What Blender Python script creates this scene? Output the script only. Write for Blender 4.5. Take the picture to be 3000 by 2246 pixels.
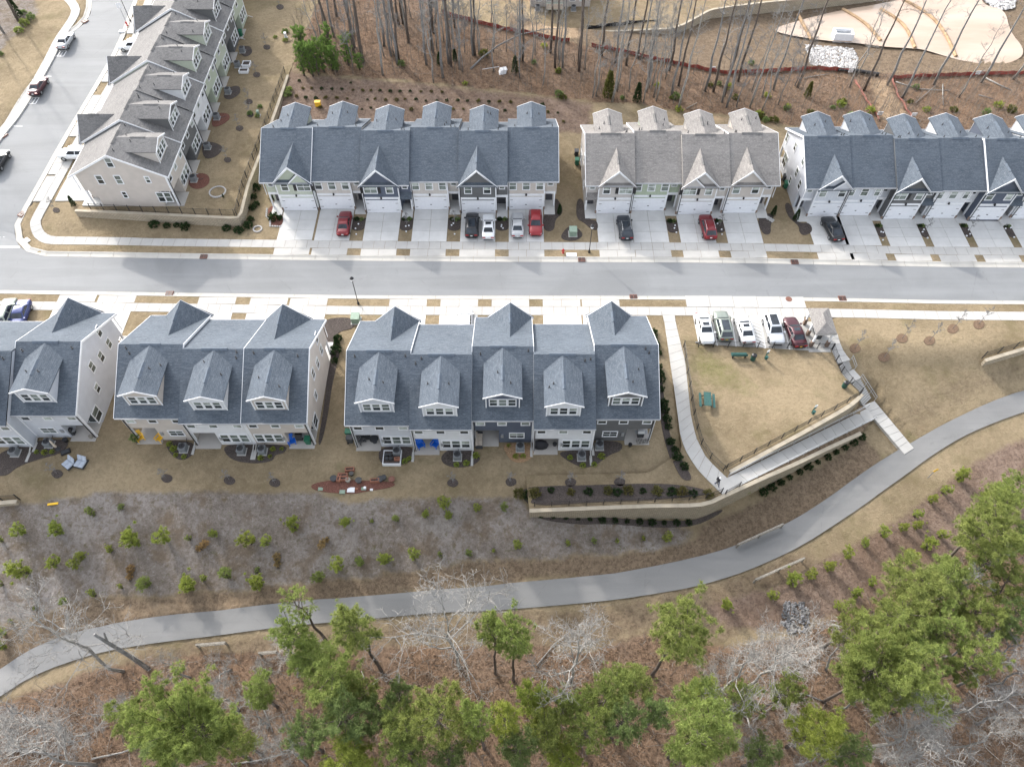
import bpy, bmesh, math, random
import numpy as np
from mathutils import Vector, Matrix
R = math.radians
rnd = random.Random(7)
for o in list(bpy.data.objects): bpy.data.objects.remove(o)
scene = bpy.context.scene
COL = scene.collection

# ------------------------------------------------------------------ camera, sky, sun, exposure
CAMH, PITCH, FPX = 71.0, 55.5, 2130.0          # height above the street, degrees below the horizon, focal length for a 3000 px wide frame
cam = bpy.data.cameras.new('camera'); camo = bpy.data.objects.new('camera', cam); COL.objects.link(camo)
camo.location = (0, 0, CAMH); camo.rotation_euler = (R(90 - PITCH), 0, 0)
cam.sensor_width = 36; cam.lens = 36 * FPX / 3000; cam.clip_end = 3000; cam.clip_start = 1
scene.camera = camo
SUN_EL, SUN_DIR = 29.5, (-0.60, 0.80)           # direction on the ground towards the sun
world = bpy.data.worlds.new('World'); scene.world = world; world.use_nodes = True
wn = world.node_tree; bg = wn.nodes['Background']
sky = wn.nodes.new('ShaderNodeTexSky'); sky.sky_type = 'NISHITA'; sky.sun_disc = False
sky.sun_elevation = R(SUN_EL); sky.sun_rotation = math.atan2(SUN_DIR[0], SUN_DIR[1])
sky.air_density = 1.0; sky.dust_density = 3.0; sky.ozone_density = 1.0
hs = wn.nodes.new('ShaderNodeHueSaturation'); hs.inputs['Saturation'].default_value = 0.32      # thin cloud veil whitens the sky
wn.links.new(sky.outputs[0], hs.inputs['Color']); wn.links.new(hs.outputs[0], bg.inputs[0]); bg.inputs[1].default_value = 0.15
sun = bpy.data.lights.new('sun', 'SUN'); suno = bpy.data.objects.new('sun', sun); COL.objects.link(suno)
sun.energy = 1.05; sun.angle = R(1.6); sun.color = (1.0, 0.94, 0.86)
suno.location = (-60, 80, 80)
sd = Vector((SUN_DIR[0] * math.cos(R(SUN_EL)), SUN_DIR[1] * math.cos(R(SUN_EL)), math.sin(R(SUN_EL))))
suno.rotation_euler = sd.to_track_quat('Z', 'Y').to_euler()
scene.view_settings.view_transform = 'Standard'; scene.view_settings.look = 'None'
scene.view_settings.exposure = 1.9; scene.view_settings.gamma = 1.0

# ------------------------------------------------------------------ survey helpers: photo pixel (3000 x 2246) -> point on a level
SP, CP = math.sin(R(PITCH)), math.cos(R(PITCH))
def un(px, py, z=0.0):
    x = (px - 1500) / FPX; y = (py - 1123) / FPX
    t = (z - CAMH) / (-SP - y * CP)
    return (x * t, (CP - y * SP) * t, z)
def zoom(x0, y0, s):                            # reader for points noted in an enlarged piece of the photo
    return lambda *pts: [(x0 + p[0] / s, y0 + p[1] / s) for p in pts]
FV = zoom(0, 0, 2212 / 3000)
ZA = zoom(0, 0, 2.572); ZB = zoom(740, 260, 2.353); ZC = zoom(1640, 280, 3.16); ZD = zoom(2240, 280, 2.9105)
ZE = zoom(0, 800, 2.212); ZF = zoom(960, 840, 2.1686); ZG = zoom(1900, 820, 2.011); ZH = zoom(0, 1380, 1.912)
ZI = zoom(840, 1380, 1.912); ZJ = zoom(1900, 1380, 1.912); ZK = zoom(800, 0, 2.4578); ZL = zoom(1600, 0, 2.765); ZM = zoom(2200, 0, 2.765)

# ------------------------------------------------------------------ object helpers
def tag(o, label=None, cat=None, group=None, kind=None):
    if label: o['label'] = label
    if cat: o['category'] = cat
    if group: o['group'] = group
    if kind: o['kind'] = kind
    return o
def empty(name, loc=(0, 0, 0), rz=0.0, label=None, cat=None, group=None):
    o = bpy.data.objects.new(name, None); COL.objects.link(o)
    o.location = loc; o.rotation_euler = (0, 0, rz); o.empty_display_size = 0.3
    return tag(o, label, cat, group)
def inst(name, mesh, parent=None, loc=(0, 0, 0), rot=(0, 0, 0), scale=(1, 1, 1)):
    o = bpy.data.objects.new(name, mesh); COL.objects.link(o)
    o.parent = parent; o.location = loc; o.rotation_euler = rot; o.scale = scale
    return o
def copy_tree(o, parent=None):
    c = o.copy(); COL.objects.link(c); c.parent = parent
    for ch in o.children: copy_tree(ch, c)
    return c
class MB:
    """collects faces; build() makes one mesh with metre-scaled planar UVs"""
    def __init__(s): s.v = []; s.f = []; s.m = []; s.c = None
    def poly(s, pts, m=0):
        b = len(s.v); s.v += [tuple(p) for p in pts]; s.f.append(tuple(range(b, b + len(pts)))); s.m.append(m)
    def box(s, x0, x1, y0, y1, z0, z1, m=0):
        b = len(s.v)
        s.v += [(x0, y0, z0), (x1, y0, z0), (x1, y1, z0), (x0, y1, z0), (x0, y0, z1), (x1, y0, z1), (x1, y1, z1), (x0, y1, z1)]
        for q in ((0, 3, 2, 1), (4, 5, 6, 7), (0, 1, 5, 4), (1, 2, 6, 5), (2, 3, 7, 6), (3, 0, 4, 7)):
            s.f.append(tuple(b + i for i in q)); s.m.append(m)
        return s
    def slab(s, pts, d, m=0):
        """closed solid: polygon pts and the same polygon moved by vector d"""
        n = len(pts); b = len(s.v)
        s.v += [tuple(p) for p in pts] + [(p[0] + d[0], p[1] + d[1], p[2] + d[2]) for p in pts]
        s.f.append(tuple(b + i for i in range(n))); s.m.append(m)
        s.f.append(tuple(b + n + i for i in range(n - 1, -1, -1))); s.m.append(m)
        for i in range(n):
            j = (i + 1) % n; s.f.append((b + i, b + n + i, b + n + j, b + j)); s.m.append(m)
        return s
    def tube(s, pts, rad, n=6, m=0, cap=True):
        b = len(s.v); k = len(pts)
        P = [Vector(p) for p in pts]
        up = Vector((0.3, 0.2, 1)).normalized()
        for i in range(k):
            d = (P[min(i + 1, k - 1)] - P[max(i - 1, 0)])
            d = d.normalized() if d.length > 1e-9 else Vector((0, 0, 1))
            u = d.cross(up)
            if u.length < 0.05: u = d.cross(Vector((1, 0, 0)))
            u.normalize(); w = d.cross(u); r = rad[i] if isinstance(rad, (list, tuple)) else rad
            for j in range(n):
                a = 2 * math.pi * j / n
                q = P[i] + u * (math.cos(a) * r) + w * (math.sin(a) * r); s.v.append((q.x, q.y, q.z))
        for i in range(k - 1):
            for j in range(n):
                a, c = b + i * n + j, b + i * n + (j + 1) % n
                s.f.append((a, c, c + n, a + n)); s.m.append(m)
        if cap:
            s.f.append(tuple(b + j for j in range(n - 1, -1, -1))); s.m.append(m)
            s.f.append(tuple(b + (k - 1) * n + j for j in range(n))); s.m.append(m)
        return s
    def cyl(s, x, y, z0, z1, r0, r1=None, n=12, m=0):
        return s.tube([(x, y, z0), (x, y, z1)], [r0, r0 if r1 is None else r1], n, m)
    def lathe(s, prof, n=14, m=0, c=(0, 0, 0)):
        b = len(s.v); k = len(prof)
        for r, z in prof:
            for j in range(n):
                a = 2 * math.pi * j / n; s.v.append((c[0] + r * math.cos(a), c[1] + r * math.sin(a), c[2] + z))
        for i in range(k - 1):
            for j in range(n):
                a, d = b + i * n + j, b + i * n + (j + 1) % n
                s.f.append((a, d, d + n, a + n)); s.m.append(m)
        s.f.append(tuple(b + j for j in range(n - 1, -1, -1))); s.m.append(m)
        s.f.append(tuple(b + (k - 1) * n + j for j in range(n))); s.m.append(m)
        return s
    def mesh(s, name, mats, smooth=False, uv=True, recalc=True):
        me = bpy.data.meshes.new(name)
        me.from_pydata(s.v, [], s.f)
        for m in (mats if isinstance(mats, (list, tuple)) else [mats]): me.materials.append(m)
        if len(set(s.m)) > 1: me.polygons.foreach_set('material_index', s.m)
        if recalc:
            bm = bmesh.new(); bm.from_mesh(me); bmesh.ops.recalc_face_normals(bm, faces=bm.faces); bm.to_mesh(me); bm.free()
        if uv: planar_uv(me)
        if smooth: me.polygons.foreach_set('use_smooth', [True] * len(me.polygons))
        me.update(); return me
    def build(s, name, mats, parent=None, loc=(0, 0, 0), rot=(0, 0, 0), smooth=False, **k):
        return inst(name, s.mesh(name, mats, smooth, **k), parent, loc, rot)
def planar_uv(me):
    lay = me.uv_layers.new(name='uv'); n = len(me.loops)
    if not n: return
    co = np.empty(len(me.vertices) * 3); me.vertices.foreach_get('co', co); co = co.reshape(-1, 3)
    vi = np.empty(n, int); me.loops.foreach_get('vertex_index', vi)
    pn = np.empty(len(me.polygons) * 3); me.polygons.foreach_get('normal', pn); pn = pn.reshape(-1, 3)
    lt = np.empty(len(me.polygons), int); me.polygons.foreach_get('loop_total', lt)
    ln = np.repeat(pn, lt, axis=0)
    u = np.stack([-ln[:, 1], ln[:, 0], np.zeros(n)], 1); L = np.linalg.norm(u, axis=1)
    flat = L < 0.05; u[flat] = (1, 0, 0); L[flat] = 1; u /= L[:, None]
    v = np.cross(ln, u); p = co[vi]
    uv = np.stack([(p * u).sum(1), (p * v).sum(1)], 1).astype(np.float32)
    lay.data.foreach_set('uv', uv.ravel())
def vcol(me, name, arr):
    a = me.attributes.new(name, 'FLOAT_COLOR', 'POINT'); a.data.foreach_set('color', np.asarray(arr, np.float32).ravel())

# ------------------------------------------------------------------ materials
_ONES = 'first second third fourth fifth sixth seventh eighth ninth tenth eleventh twelfth thirteenth fourteenth fifteenth sixteenth seventeenth eighteenth nineteenth twentieth'.split()
def ordw(i):
    if i < 20: return _ONES[i]
    t = {2: 'twenty', 3: 'thirty', 4: 'forty', 5: 'fifty'}; i += 1
    return (t[i // 10] + '-' + _ONES[i % 10 - 1]) if i % 10 else {3: 'thirtieth', 4: 'fortieth', 5: 'fiftieth'}[i // 10]
def srgb(r, g, b):
    f = lambda c: (c / 255 / 12.92) if c <= 10 else ((c / 255 + 0.055) / 1.055) ** 2.4
    return (f(r), f(g), f(b), 1)
class NT:
    def __init__(s, name):
        s.mat = bpy.data.materials.new(name); s.mat.use_nodes = True; s.t = s.mat.node_tree
        s.b = s.t.nodes['Principled BSDF']
    def n(s, typ, ins=None, **props):
        nd = s.t.nodes.new('ShaderNode' + typ)
        for k, v in props.items(): setattr(nd, k, v)
        for k, v in (ins or {}).items(): s.set(nd.inputs[k], v)
        return nd
    def set(s, sock, v):
        if isinstance(v, bpy.types.NodeSocket): s.t.links.new(v, sock)
        else: sock.default_value = v
    def pos(s): return s.n('NewGeometry').outputs['Position']
    def uv(s): return s.n('TexCoord').outputs['UV']
    def obj(s): return s.n('TexCoord').outputs['Object']
    def scale(s, vec, sc, loc=(0, 0, 0)): return s.n('Mapping', {'Vector': vec, 'Scale': sc, 'Location': loc}).outputs[0]
    def noise(s, vec, sc, det=4.0, rough=0.55, dist=0.0):
        return s.n('TexNoise', {'Vector': vec, 'Scale': sc, 'Detail': det, 'Roughness': rough, 'Distortion': dist}).outputs['Fac']
    def rng(s, f, a, b, c=0.0, d=1.0, smooth=True):
        return s.n('MapRange', {'Value': f, 'From Min': a, 'From Max': b, 'To Min': c, 'To Max': d}, interpolation_type='SMOOTHSTEP' if smooth else 'LINEAR').outputs[0]
    def mix(s, f, a, b, mode='MIX'):
        nd = s.n('Mix', data_type='RGBA', blend_type=mode); s.set(nd.inputs[0], f); s.set(nd.inputs[6], a); s.set(nd.inputs[7], b)
        return nd.outputs[2]
    def math(s, op, a, b=0.0):
        nd = s.n('Math', operation=op); s.set(nd.inputs[0], a); s.set(nd.inputs[1], b); return nd.outputs[0]
    def bump(s, h, strength=0.3, dist=0.02):
        s.set(s.b.inputs['Normal'], s.n('Bump', {'Height': h, 'Strength': strength, 'Distance': dist}).outputs[0])
    def done(s, col=None, rough=0.8, spec=0.3, metal=0.0):
        if col is not None: s.set(s.b.inputs['Base Color'], col)
        s.set(s.b.inputs['Roughness'], rough); s.b.inputs['Specular IOR Level'].default_value = spec
        s.b.inputs['Metallic'].default_value = metal
        return s.mat
def c4(c, k=1.0): return (c[0] * k, c[1] * k, c[2] * k, 1)
def plain(name, col, rough=0.6, spec=0.4, var=0.12, sc=3.0, metal=0.0):
    t = NT(name); f = t.noise(t.obj(), sc, 5)
    return t.done(t.mix(t.rng(f, 0.3, 0.7), c4(col, 1 - var), c4(col, 1 + var)), rough, spec, metal)
def shingle(name, a, b, c):
    t = NT(name); uv = t.uv()
    br = t.n('TexBrick', {'Vector': uv, 'Color1': c4(a), 'Color2': c4(b), 'Mortar': c4(a, 0.45), 'Scale': 1.0, 'Mortar Size': 0.012, 'Mortar Smooth': 0.4, 'Bias': 0.0, 'Brick Width': 0.42, 'Row Height': 0.17}, offset=0.37, offset_frequency=2)
    n1 = t.noise(t.scale(uv, (1.2, 3.0, 1)), 1.0, 5, 0.7)
    n2 = t.noise(t.pos(), 0.35, 3)
    n3 = t.noise(t.scale(uv, (4.5, 7.0, 1)), 1.0, 2, 0.6)
    col = t.mix(t.rng(n1, 0.35, 0.7, 0, 0.55), br.outputs['Color'], c4(c))
    col = t.mix(t.rng(n3, 0.35, 0.65, 0, 0.5), col, c4(a, 0.72))
    col = t.mix(t.rng(n2, 0.3, 0.75, 0, 0.25), col, c4(b, 1.25))
    t.bump(br.outputs['Fac'], -0.35, 0.02)
    return t.done(col, 0.9, 0.2)
def siding(name, col, batten=False):
    t = NT(name); uv = t.uv()
    x = t.n('SeparateXYZ', {'Vector': uv}).outputs[0 if batten else 1]
    fr = t.math('FRACT', t.math('MULTIPLY', x, 1 / (0.41 if batten else 0.19)))
    ln = t.rng(fr, 0.0, 0.14, 0.82, 1.0)
    n = t.noise(t.pos(), 0.9, 4)
    cc = t.mix(t.rng(n, 0.3, 0.7), c4(col, 0.95), c4(col, 1.04))
    cc = t.mix(1.0, cc, t.n('CombineColor', {0: ln, 1: ln, 2: ln}).outputs[0], 'MULTIPLY')
    t.bump(fr, 0.4, 0.02)
    return t.done(cc, 0.65, 0.3)
M = {}
M['roof_blue'] = shingle('slate_blue_shingles', (0.064, 0.080, 0.101), (0.098, 0.116, 0.140), (0.138, 0.156, 0.178))
M['roof_grey'] = shingle('weathered_grey_shingles', (0.158, 0.150, 0.145), (0.238, 0.224, 0.212), (0.315, 0.298, 0.282))
M['roof_bl'] = shingle('warm_grey_shingles', (0.125, 0.122, 0.121), (0.190, 0.184, 0.180), (0.250, 0.242, 0.236))
M['sage'] = siding('sage_siding', (0.40, 0.43, 0.36), True)
M['sage_lap'] = siding('sage_lap_siding', (0.38, 0.42, 0.34))
M['beige'] = siding('beige_siding', (0.46, 0.43, 0.40), True)
M['tan'] = siding('tan_siding', (0.46, 0.42, 0.385))
M['greige'] = siding('greige_siding', (0.42, 0.40, 0.385))
M['white_sd'] = siding('white_siding', (0.58, 0.59, 0.61))
M['lgrey'] = siding('light_grey_siding', (0.47, 0.49, 0.53))
M['lgrey_b'] = siding('light_grey_batten', (0.47, 0.49, 0.53), True)
M['dgrey'] = siding('dark_grey_siding', (0.115, 0.117, 0.120))
M['navy'] = siding('navy_grey_siding', (0.085, 0.100, 0.135))
M['sage_b'] = siding('green_batten', (0.33, 0.38, 0.29), True)
M['trim'] = plain('white_trim', (0.66, 0.67, 0.69), 0.5, 0.4, 0.04)
M['gutter'] = plain('grey_gutter', (0.34, 0.35, 0.37), 0.5, 0.4, 0.06)
M['garage'] = plain('white_garage_door', (0.66, 0.67, 0.70), 0.45, 0.4, 0.03)
M['black'] = plain('black_metal', (0.015, 0.015, 0.017), 0.45, 0.5)
M['dark'] = plain('dark_grey_plastic', (0.04, 0.042, 0.046), 0.6, 0.4)
M['gmetal'] = plain('grey_metal', (0.30, 0.31, 0.32), 0.45, 0.5, 0.1, 2, 0.3)
M['lmetal'] = plain('galvanised_metal', (0.46, 0.47, 0.48), 0.4, 0.5, 0.1, 2, 0.4)
M['green_pl'] = plain('green_plastic', (0.02, 0.12, 0.07), 0.5, 0.4)
M['teal_wd'] = plain('teal_painted_wood', (0.022, 0.085, 0.078), 0.55, 0.4)
M['tx_green'] = plain('transformer_green', (0.20, 0.27, 0.21), 0.5, 0.4)
M['vent'] = plain('shingle_vent', (0.085, 0.104, 0.130), 0.85, 0.2)
M['vent_g'] = plain('grey_shingle_vent', (0.125, 0.122, 0.120), 0.85, 0.2)
M['door'] = plain('dark_door', (0.06, 0.06, 0.07), 0.4, 0.5)
def glass(name, col, blind=None):
    t = NT(name); n = t.noise(t.pos(), 0.8, 3)
    return t.done(t.mix(t.rng(n, 0.35, 0.65), c4(col, 0.6), c4(col, 1.5)), 0.12, 0.6)
M['glass'] = glass('dark_window_glass', (0.030, 0.036, 0.036))
M['glass2'] = glass('green_grey_window_glass', (0.115, 0.135, 0.122))
M['blind'] = glass('pale_window_blind', (0.27, 0.30, 0.275))
M['cglass'] = glass('car_glass', (0.02, 0.025, 0.032))
def concrete(name, col, var=0.10):
    t = NT(name); p = t.pos()
    a = t.noise(p, 0.55, 5, 0.6); b = t.noise(p, 5.0, 4); c = t.noise(p, 40.0, 2)
    cc = t.mix(t.rng(a, 0.3, 0.7), c4(col, 1 - var), c4(col, 1 + var * 0.6))
    cc = t.mix(t.rng(b, 0.55, 0.8, 0, 0.35), cc, c4(col, 0.78))
    cc = t.mix(t.rng(c, 0.4, 0.7, 0, 0.2), cc, c4(col, 0.85))
    oi = t.n('ObjectInfo').outputs['Random']
    cc = t.mix(t.rng(oi, 0, 1, 0, 0.18, False), cc, c4((col[0] * 1.0, col[1] * 0.97, col[2] * 0.93), 0.86))
    t.bump(c, 0.1, 0.01)
    return t.done(cc, 0.85, 0.25)
M['conc'] = concrete('pale_concrete', (0.41, 0.402, 0.385), 0.09)
M['conc2'] = concrete('driveway_concrete', (0.52, 0.517, 0.505), 0.09)
M['kerb'] = concrete('kerb_concrete', (0.41, 0.395, 0.365), 0.10)
M['lotc'] = concrete('parking_concrete', (0.40, 0.395, 0.38), 0.06)
M['patio'] = concrete('patio_concrete', (0.40, 0.38, 0.355), 0.08)
def asphalt(name, col):
    t = NT(name); p = t.pos()
    a = t.noise(p, 0.12, 4, 0.6, 0.6); b = t.noise(t.scale(p, (0.10, 1.1, 1)), 1.0, 5, 0.6); c = t.noise(p, 22.0, 3, 0.7)
    cc = t.mix(t.rng(a, 0.3, 0.7), c4(col, 0.84), c4(col, 1.14))
    cc = t.mix(t.rng(b, 0.3, 0.72, 0, 0.65), cc, c4((col[0] * 0.86, col[1] * 0.87, col[2] * 0.89)))
    cc = t.mix(t.rng(c, 0.35, 0.7, 0, 0.45), cc, c4(col, 1.28))
    e = t.noise(t.scale(p, (0.035, 0.5, 1)), 1.0, 3, 0.5); cc = t.mix(t.rng(e, 0.44, 0.62, 0, 0.35), cc, c4(col, 1.30))
    f = t.n('TexVoronoi', {'Vector': t.scale(p, (0.10, 0.16, 1)), 'Scale': 1.0}, feature='DISTANCE_TO_EDGE').outputs[0]
    g_ = t.noise(p, 1.1, 5, 0.7); cc = t.mix(t.math('MULTIPLY', t.rng(f, 0.010, 0.0, 0, 0.22), t.rng(g_, 0.45, 0.6)), cc, c4(col, 0.45))
    d = t.noise(p, 2.2, 4, 0.7, 1.5)
    cc = t.mix(t.rng(d, 0.66, 0.80, 0, 0.30), cc, c4(col, 0.66))
    t.bump(c, 0.25, 0.01)
    return t.done(cc, 0.8, 0.35)
M['asphalt'] = asphalt('weathered_asphalt', (0.172, 0.178, 0.183))
M['path'] = asphalt('greenway_asphalt', (0.176, 0.175, 0.172))
M['paint'] = plain('white_road_paint', (0.70, 0.70, 0.70), 0.7, 0.3, 0.12, 6)
def mulch(name, col, col2):
    t = NT(name); p = t.pos(); a = t.noise(p, 9.0, 5, 0.75); b = t.noise(p, 0.9, 4)
    cc = t.mix(t.rng(a, 0.3, 0.72), c4(col, 0.45), c4(col2)); cc = t.mix(t.rng(b, 0.35, 0.7, 0, 0.6), cc, c4(col))
    t.bump(a, 0.7, 0.06)
    return t.done(cc, 0.95, 0.1)
M['mulch'] = mulch('dark_bark_mulch', (0.060, 0.050, 0.046), (0.125, 0.105, 0.095))
M['mulch_red'] = mulch('red_bark_mulch', (0.14, 0.062, 0.048), (0.22, 0.11, 0.085))
M['mulch_br'] = mulch('brown_mulch', (0.15, 0.10, 0.068), (0.235, 0.165, 0.115))
M['straw'] = mulch('orange_pine_straw', (0.30, 0.19, 0.11), (0.42, 0.28, 0.17))
M['drain'] = plain('rusty_red_grate', (0.17, 0.085, 0.065), 0.8, 0.2, 0.3, 8)
def blockwall(name, a, b):
    t = NT(name); uv = t.uv()
    br = t.n('TexBrick', {'Vector': uv, 'Color1': c4(a), 'Color2': c4(b), 'Mortar': c4(a, 0.35), 'Scale': 1.0, 'Mortar Size': 0.022, 'Mortar Smooth': 0.3, 'Brick Width': 0.45, 'Row Height': 0.2})
    n = t.noise(t.pos(), 1.2, 5, 0.65); n2 = t.noise(t.pos(), 8, 4)
    cc = t.mix(t.rng(n, 0.42, 0.68, 0, 0.55), br.outputs['Color'], c4(b, 0.66)); cc = t.mix(t.rng(n2, 0.4, 0.7, 0, 0.35), cc, c4(a, 0.75))
    t.bump(br.outputs['Fac'], -0.8, 0.05)
    return t.done(cc, 0.9, 0.2)
M['wall'] = blockwall('tan_retaining_block', (0.33, 0.28, 0.21), (0.42, 0.365, 0.28))
M['cap'] = concrete('tan_wall_cap', (0.37, 0.325, 0.255), 0.14)
def bark(name, col, k=1.0):
    t = NT(name); o = t.obj(); a = t.noise(t.scale(o, (7, 7, 1.6)), 1.0, 5, 0.7); b = t.noise(o, 0.4, 3)
    cc = t.mix(t.rng(a, 0.3, 0.7), c4(col, 0.55), c4(col, 1.25)); cc = t.mix(t.rng(b, 0.35, 0.7, 0, 0.4), cc, c4((col[0] * 0.9, col[1] * 0.95, col[2]), 1.2))
    t.bump(a, 0.6, 0.05)
    return t.done(cc, 0.9, 0.15)
M['bark'] = bark('pine_bark', (0.115, 0.095, 0.082))
M['bark_grey'] = bark('grey_bark', (0.20, 0.195, 0.19))
M['bark_pale'] = bark('pale_bark', (0.255, 0.243, 0.226))
M['brush'] = bark('brushwood_grey', (0.175, 0.150, 0.128))
M['wood'] = bark('weathered_wood', (0.24, 0.22, 0.19))
def leafmat(name, a, b, att='col'):
    t = NT(name); ca = t.n('Attribute', attribute_name=att).outputs['Color']
    oi = t.n('ObjectInfo').outputs['Random']
    cc = t.mix(ca, c4(a), c4(b)); cc = t.mix(t.rng(oi, 0, 1, 0, 0.4, False), cc, c4((b[0] * 0.72, b[1] * 0.92, b[2] * 0.9)))
    t.done(cc, 0.75, 0.15)
    tr = t.n('BsdfTranslucent', {'Color': cc}); mx = t.n('MixShader', {0: 0.38, 1: t.b.outputs[0], 2: tr.outputs[0]})
    t.t.links.new(mx.outputs[0], t.t.nodes['Material Output'].inputs[0])
    return t.mat
M['needle'] = leafmat('pine_needles', (0.125, 0.158, 0.046), (0.350, 0.385, 0.115))
M['needle_d'] = leafmat('deep_green_needles', (0.098, 0.138, 0.050), (0.270, 0.325, 0.120))
M['needle_y'] = leafmat('yellow_green_needles', (0.185, 0.220, 0.042), (0.400, 0.425, 0.100))
M['needle_g'] = leafmat('fresh_green_needles', (0.085, 0.140, 0.036), (0.235, 0.340, 0.090))
M['shrub'] = leafmat('dark_shrub_leaves', (0.020, 0.038, 0.014), (0.050, 0.080, 0.030))
M['shrub_y'] = leafmat('olive_shrub_leaves', (0.085, 0.090, 0.025), (0.175, 0.165, 0.050))
M['dead'] = leafmat('dead_orange_needles', (0.28, 0.18, 0.08), (0.48, 0.33, 0.16))
M['litter'] = leafmat('fallen_leaves', (0.105, 0.062, 0.040), (0.275, 0.182, 0.122))

# ------------------------------------------------------------------ lie of the land
CT = []
def cw(*p): CT.extend(p)
def cpx(*p):
    for a, b, z in p: CT.append(un(a, b, z))
for X in range(-70, 80, 12):
    for Y in (57, 63, 69, 73): cw((X, Y, 0.0))
for X in range(-30, 80, 12): cw((X, 79, 0.0), (X, 88, 0.0))
for X in range(-64, 18, 10): cw((X, 52, 0.0), (X, 45, 0.0), (X, 38, -0.05))
cw((-38, 95, .8), (-30, 95, .5), (-15, 95, .4), (0, 95, .2), (15, 94, 0), (30, 94, -.3), (45, 93, -.3), (60, 92, -.3), (78, 92, -.3),
   (-36, 105, 2), (-20, 105, 1.6), (0, 105, 1), (20, 104, .2), (40, 103, -.6), (60, 102, -1), (85, 102, -1),
   (-36, 120, 2.8), (-20, 120, 2.4), (0, 120, 1.5), (20, 118, 0), (40, 114, -1.5), (60, 111, -2.2), (95, 111, -2.3),
   (-40, 145, 3.4), (-15, 145, 2.4), (10, 145, .5), (30, 130, -1.6), (50, 124, -2.7), (70, 122, -2.75), (100, 122, -2.75), (50, 145, -2.4), (75, 138, -2.75), (100, 145, -2.6),
   (-60, 82, 1.3), (-60, 92, 1.6), (-60, 112, 2.1), (-60, 140, 2.9), (-50, 90, .9), (-48, 110, 1.4), (-48, 135, 2.4), (-74, 82, 1.0), (-74, 92, 1.4), (-74, 112, 2.0), (-74, 140, 2.8),
   (-100, 74, .3), (-100, 90, 1.3), (-100, 115, 2.3), (-100, 145, 3.2), (-66, 75, .25), (-52, 74.5, .15), (-44, 75.5, 0), (-38, 78, 0), (-38, 86, .3),
   (-70, -12, -6.6), (-35, -12, -6.5), (0, -12, -6.5), (35, -12, -6.4), (70, -12, -6), (-80, 15, -5.8), (80, 15, -4.5), (-90, 35, -.6), (90, 40, -2.6), (-90, 57, 0), (95, 57, 0), (90, 48, -1.0))
cpx((0, 1440, -.4), (300, 1440, -.4), (600, 1437, -.3), (1000, 1440, -.3), (1300, 1430, -.2), (1500, 1430, -.25), (1750, 1440, -.4),
    (0, 1963, -5.2), (290, 1834, -5), (650, 1787, -4.8), (1000, 1750, -4.6), (1400, 1705, -4.4), (1800, 1680, -4.2), (2100, 1620, -4.1), (2330, 1520, -4), (2500, 1400, -3.9), (2680, 1290, -3.6), (3000, 1143, -3),
    (0, 2041, -5.2), (460, 1882, -5), (920, 1827, -4.8), (1300, 1793, -4.6), (1750, 1763, -4.3), (2100, 1690, -4.2), (2350, 1600, -4.1), (2600, 1430, -3.9), (2820, 1278, -3.5), (3000, 1207, -3.1),
    (200, 1620, -2.8), (650, 1600, -2.7), (1300, 1580, -2.6), (1000, 1600, -2.7),
    (1545, 1510, -1.0), (1700, 1512, -2.0), (1900, 1516, -2.9), (2046, 1520, -3.2), (2150, 1484, -3.2), (2240, 1438, -3.15), (2400, 1352, -3.0), (2535, 1275, -3.0), (2560, 1215, -2.9),
    (2250, 1040, -.2), (2250, 1150, -.9), (2150, 1250, -1.2), (2350, 1200, -2.2), (2060, 1300, -.9), (2100, 1400, -1.9), (2480, 1100, -1.3), (1960, 1150, -.25), (1960, 1280, -.25),
    (2600, 1000, -.3), (2800, 980, -.2), (3000, 980, -.2), (2560, 1080, -1.2), (2650, 1130, -1.9), (2850, 1090, -1.6), (2620, 1230, -3.0), (2800, 1180, -2.8), (3000, 1080, -2.0),
    (700, 2050, -5.6), (1500, 2000, -5.4), (2300, 1950, -5), (2800, 1700, -4.8), (3000, 1500, -4.3), (2700, 1550, -4.6), (0, 2246, -6), (1500, 2246, -6), (3000, 2246, -5.5))
_c = {}
for p in CT: _c[(round(p[0], 1), round(p[1], 1))] = p
CT = np.array(list(_c.values()))
def _rbf():
    n = len(CT); d = np.hypot(CT[:, None, 0] - CT[None, :, 0], CT[:, None, 1] - CT[None, :, 1])
    A = np.zeros((n + 3, n + 3)); A[:n, :n] = -d + np.eye(n) * 0.35
    Pm = np.c_[np.ones(n), CT[:, 0] / 50, CT[:, 1] / 50]; A[:n, n:] = Pm; A[n:, :n] = Pm.T
    return np.linalg.solve(A, np.r_[CT[:, 2], 0, 0, 0])
RW = _rbf()
def zbase(X, Y):
    X = np.clip(np.atleast_1d(np.asarray(X, float)), -112, 112); Y = np.clip(np.atleast_1d(np.asarray(Y, float)), -14, 158)
    out = np.empty(X.shape)
    for i in range(0, X.size, 20000):
        x = X[i:i + 20000]; y = Y[i:i + 20000]
        d = np.hypot(x[:, None] - CT[None, :, 0], y[:, None] - CT[None, :, 1])
        out[i:i + 20000] = -d @ RW[:-3] + RW[-3] + RW[-2] * x / 50 + RW[-1] * y / 50
    sm = lambda a, b, v: np.clip((v - a) / (b - a), 0, 1) ** 2 * (3 - 2 * np.clip((v - a) / (b - a), 0, 1))
    lo = 40.5 + 15 * sm(15.5, 19, X)                       # the building plots and the street are level
    w = sm(lo - 4, lo, Y) * (1 - sm(90, 95, Y) * (X > -40)) * np.maximum(sm(-42, -37, X), 1 - sm(73.0, 75.5, Y))
    return out * (1 - w)
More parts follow.
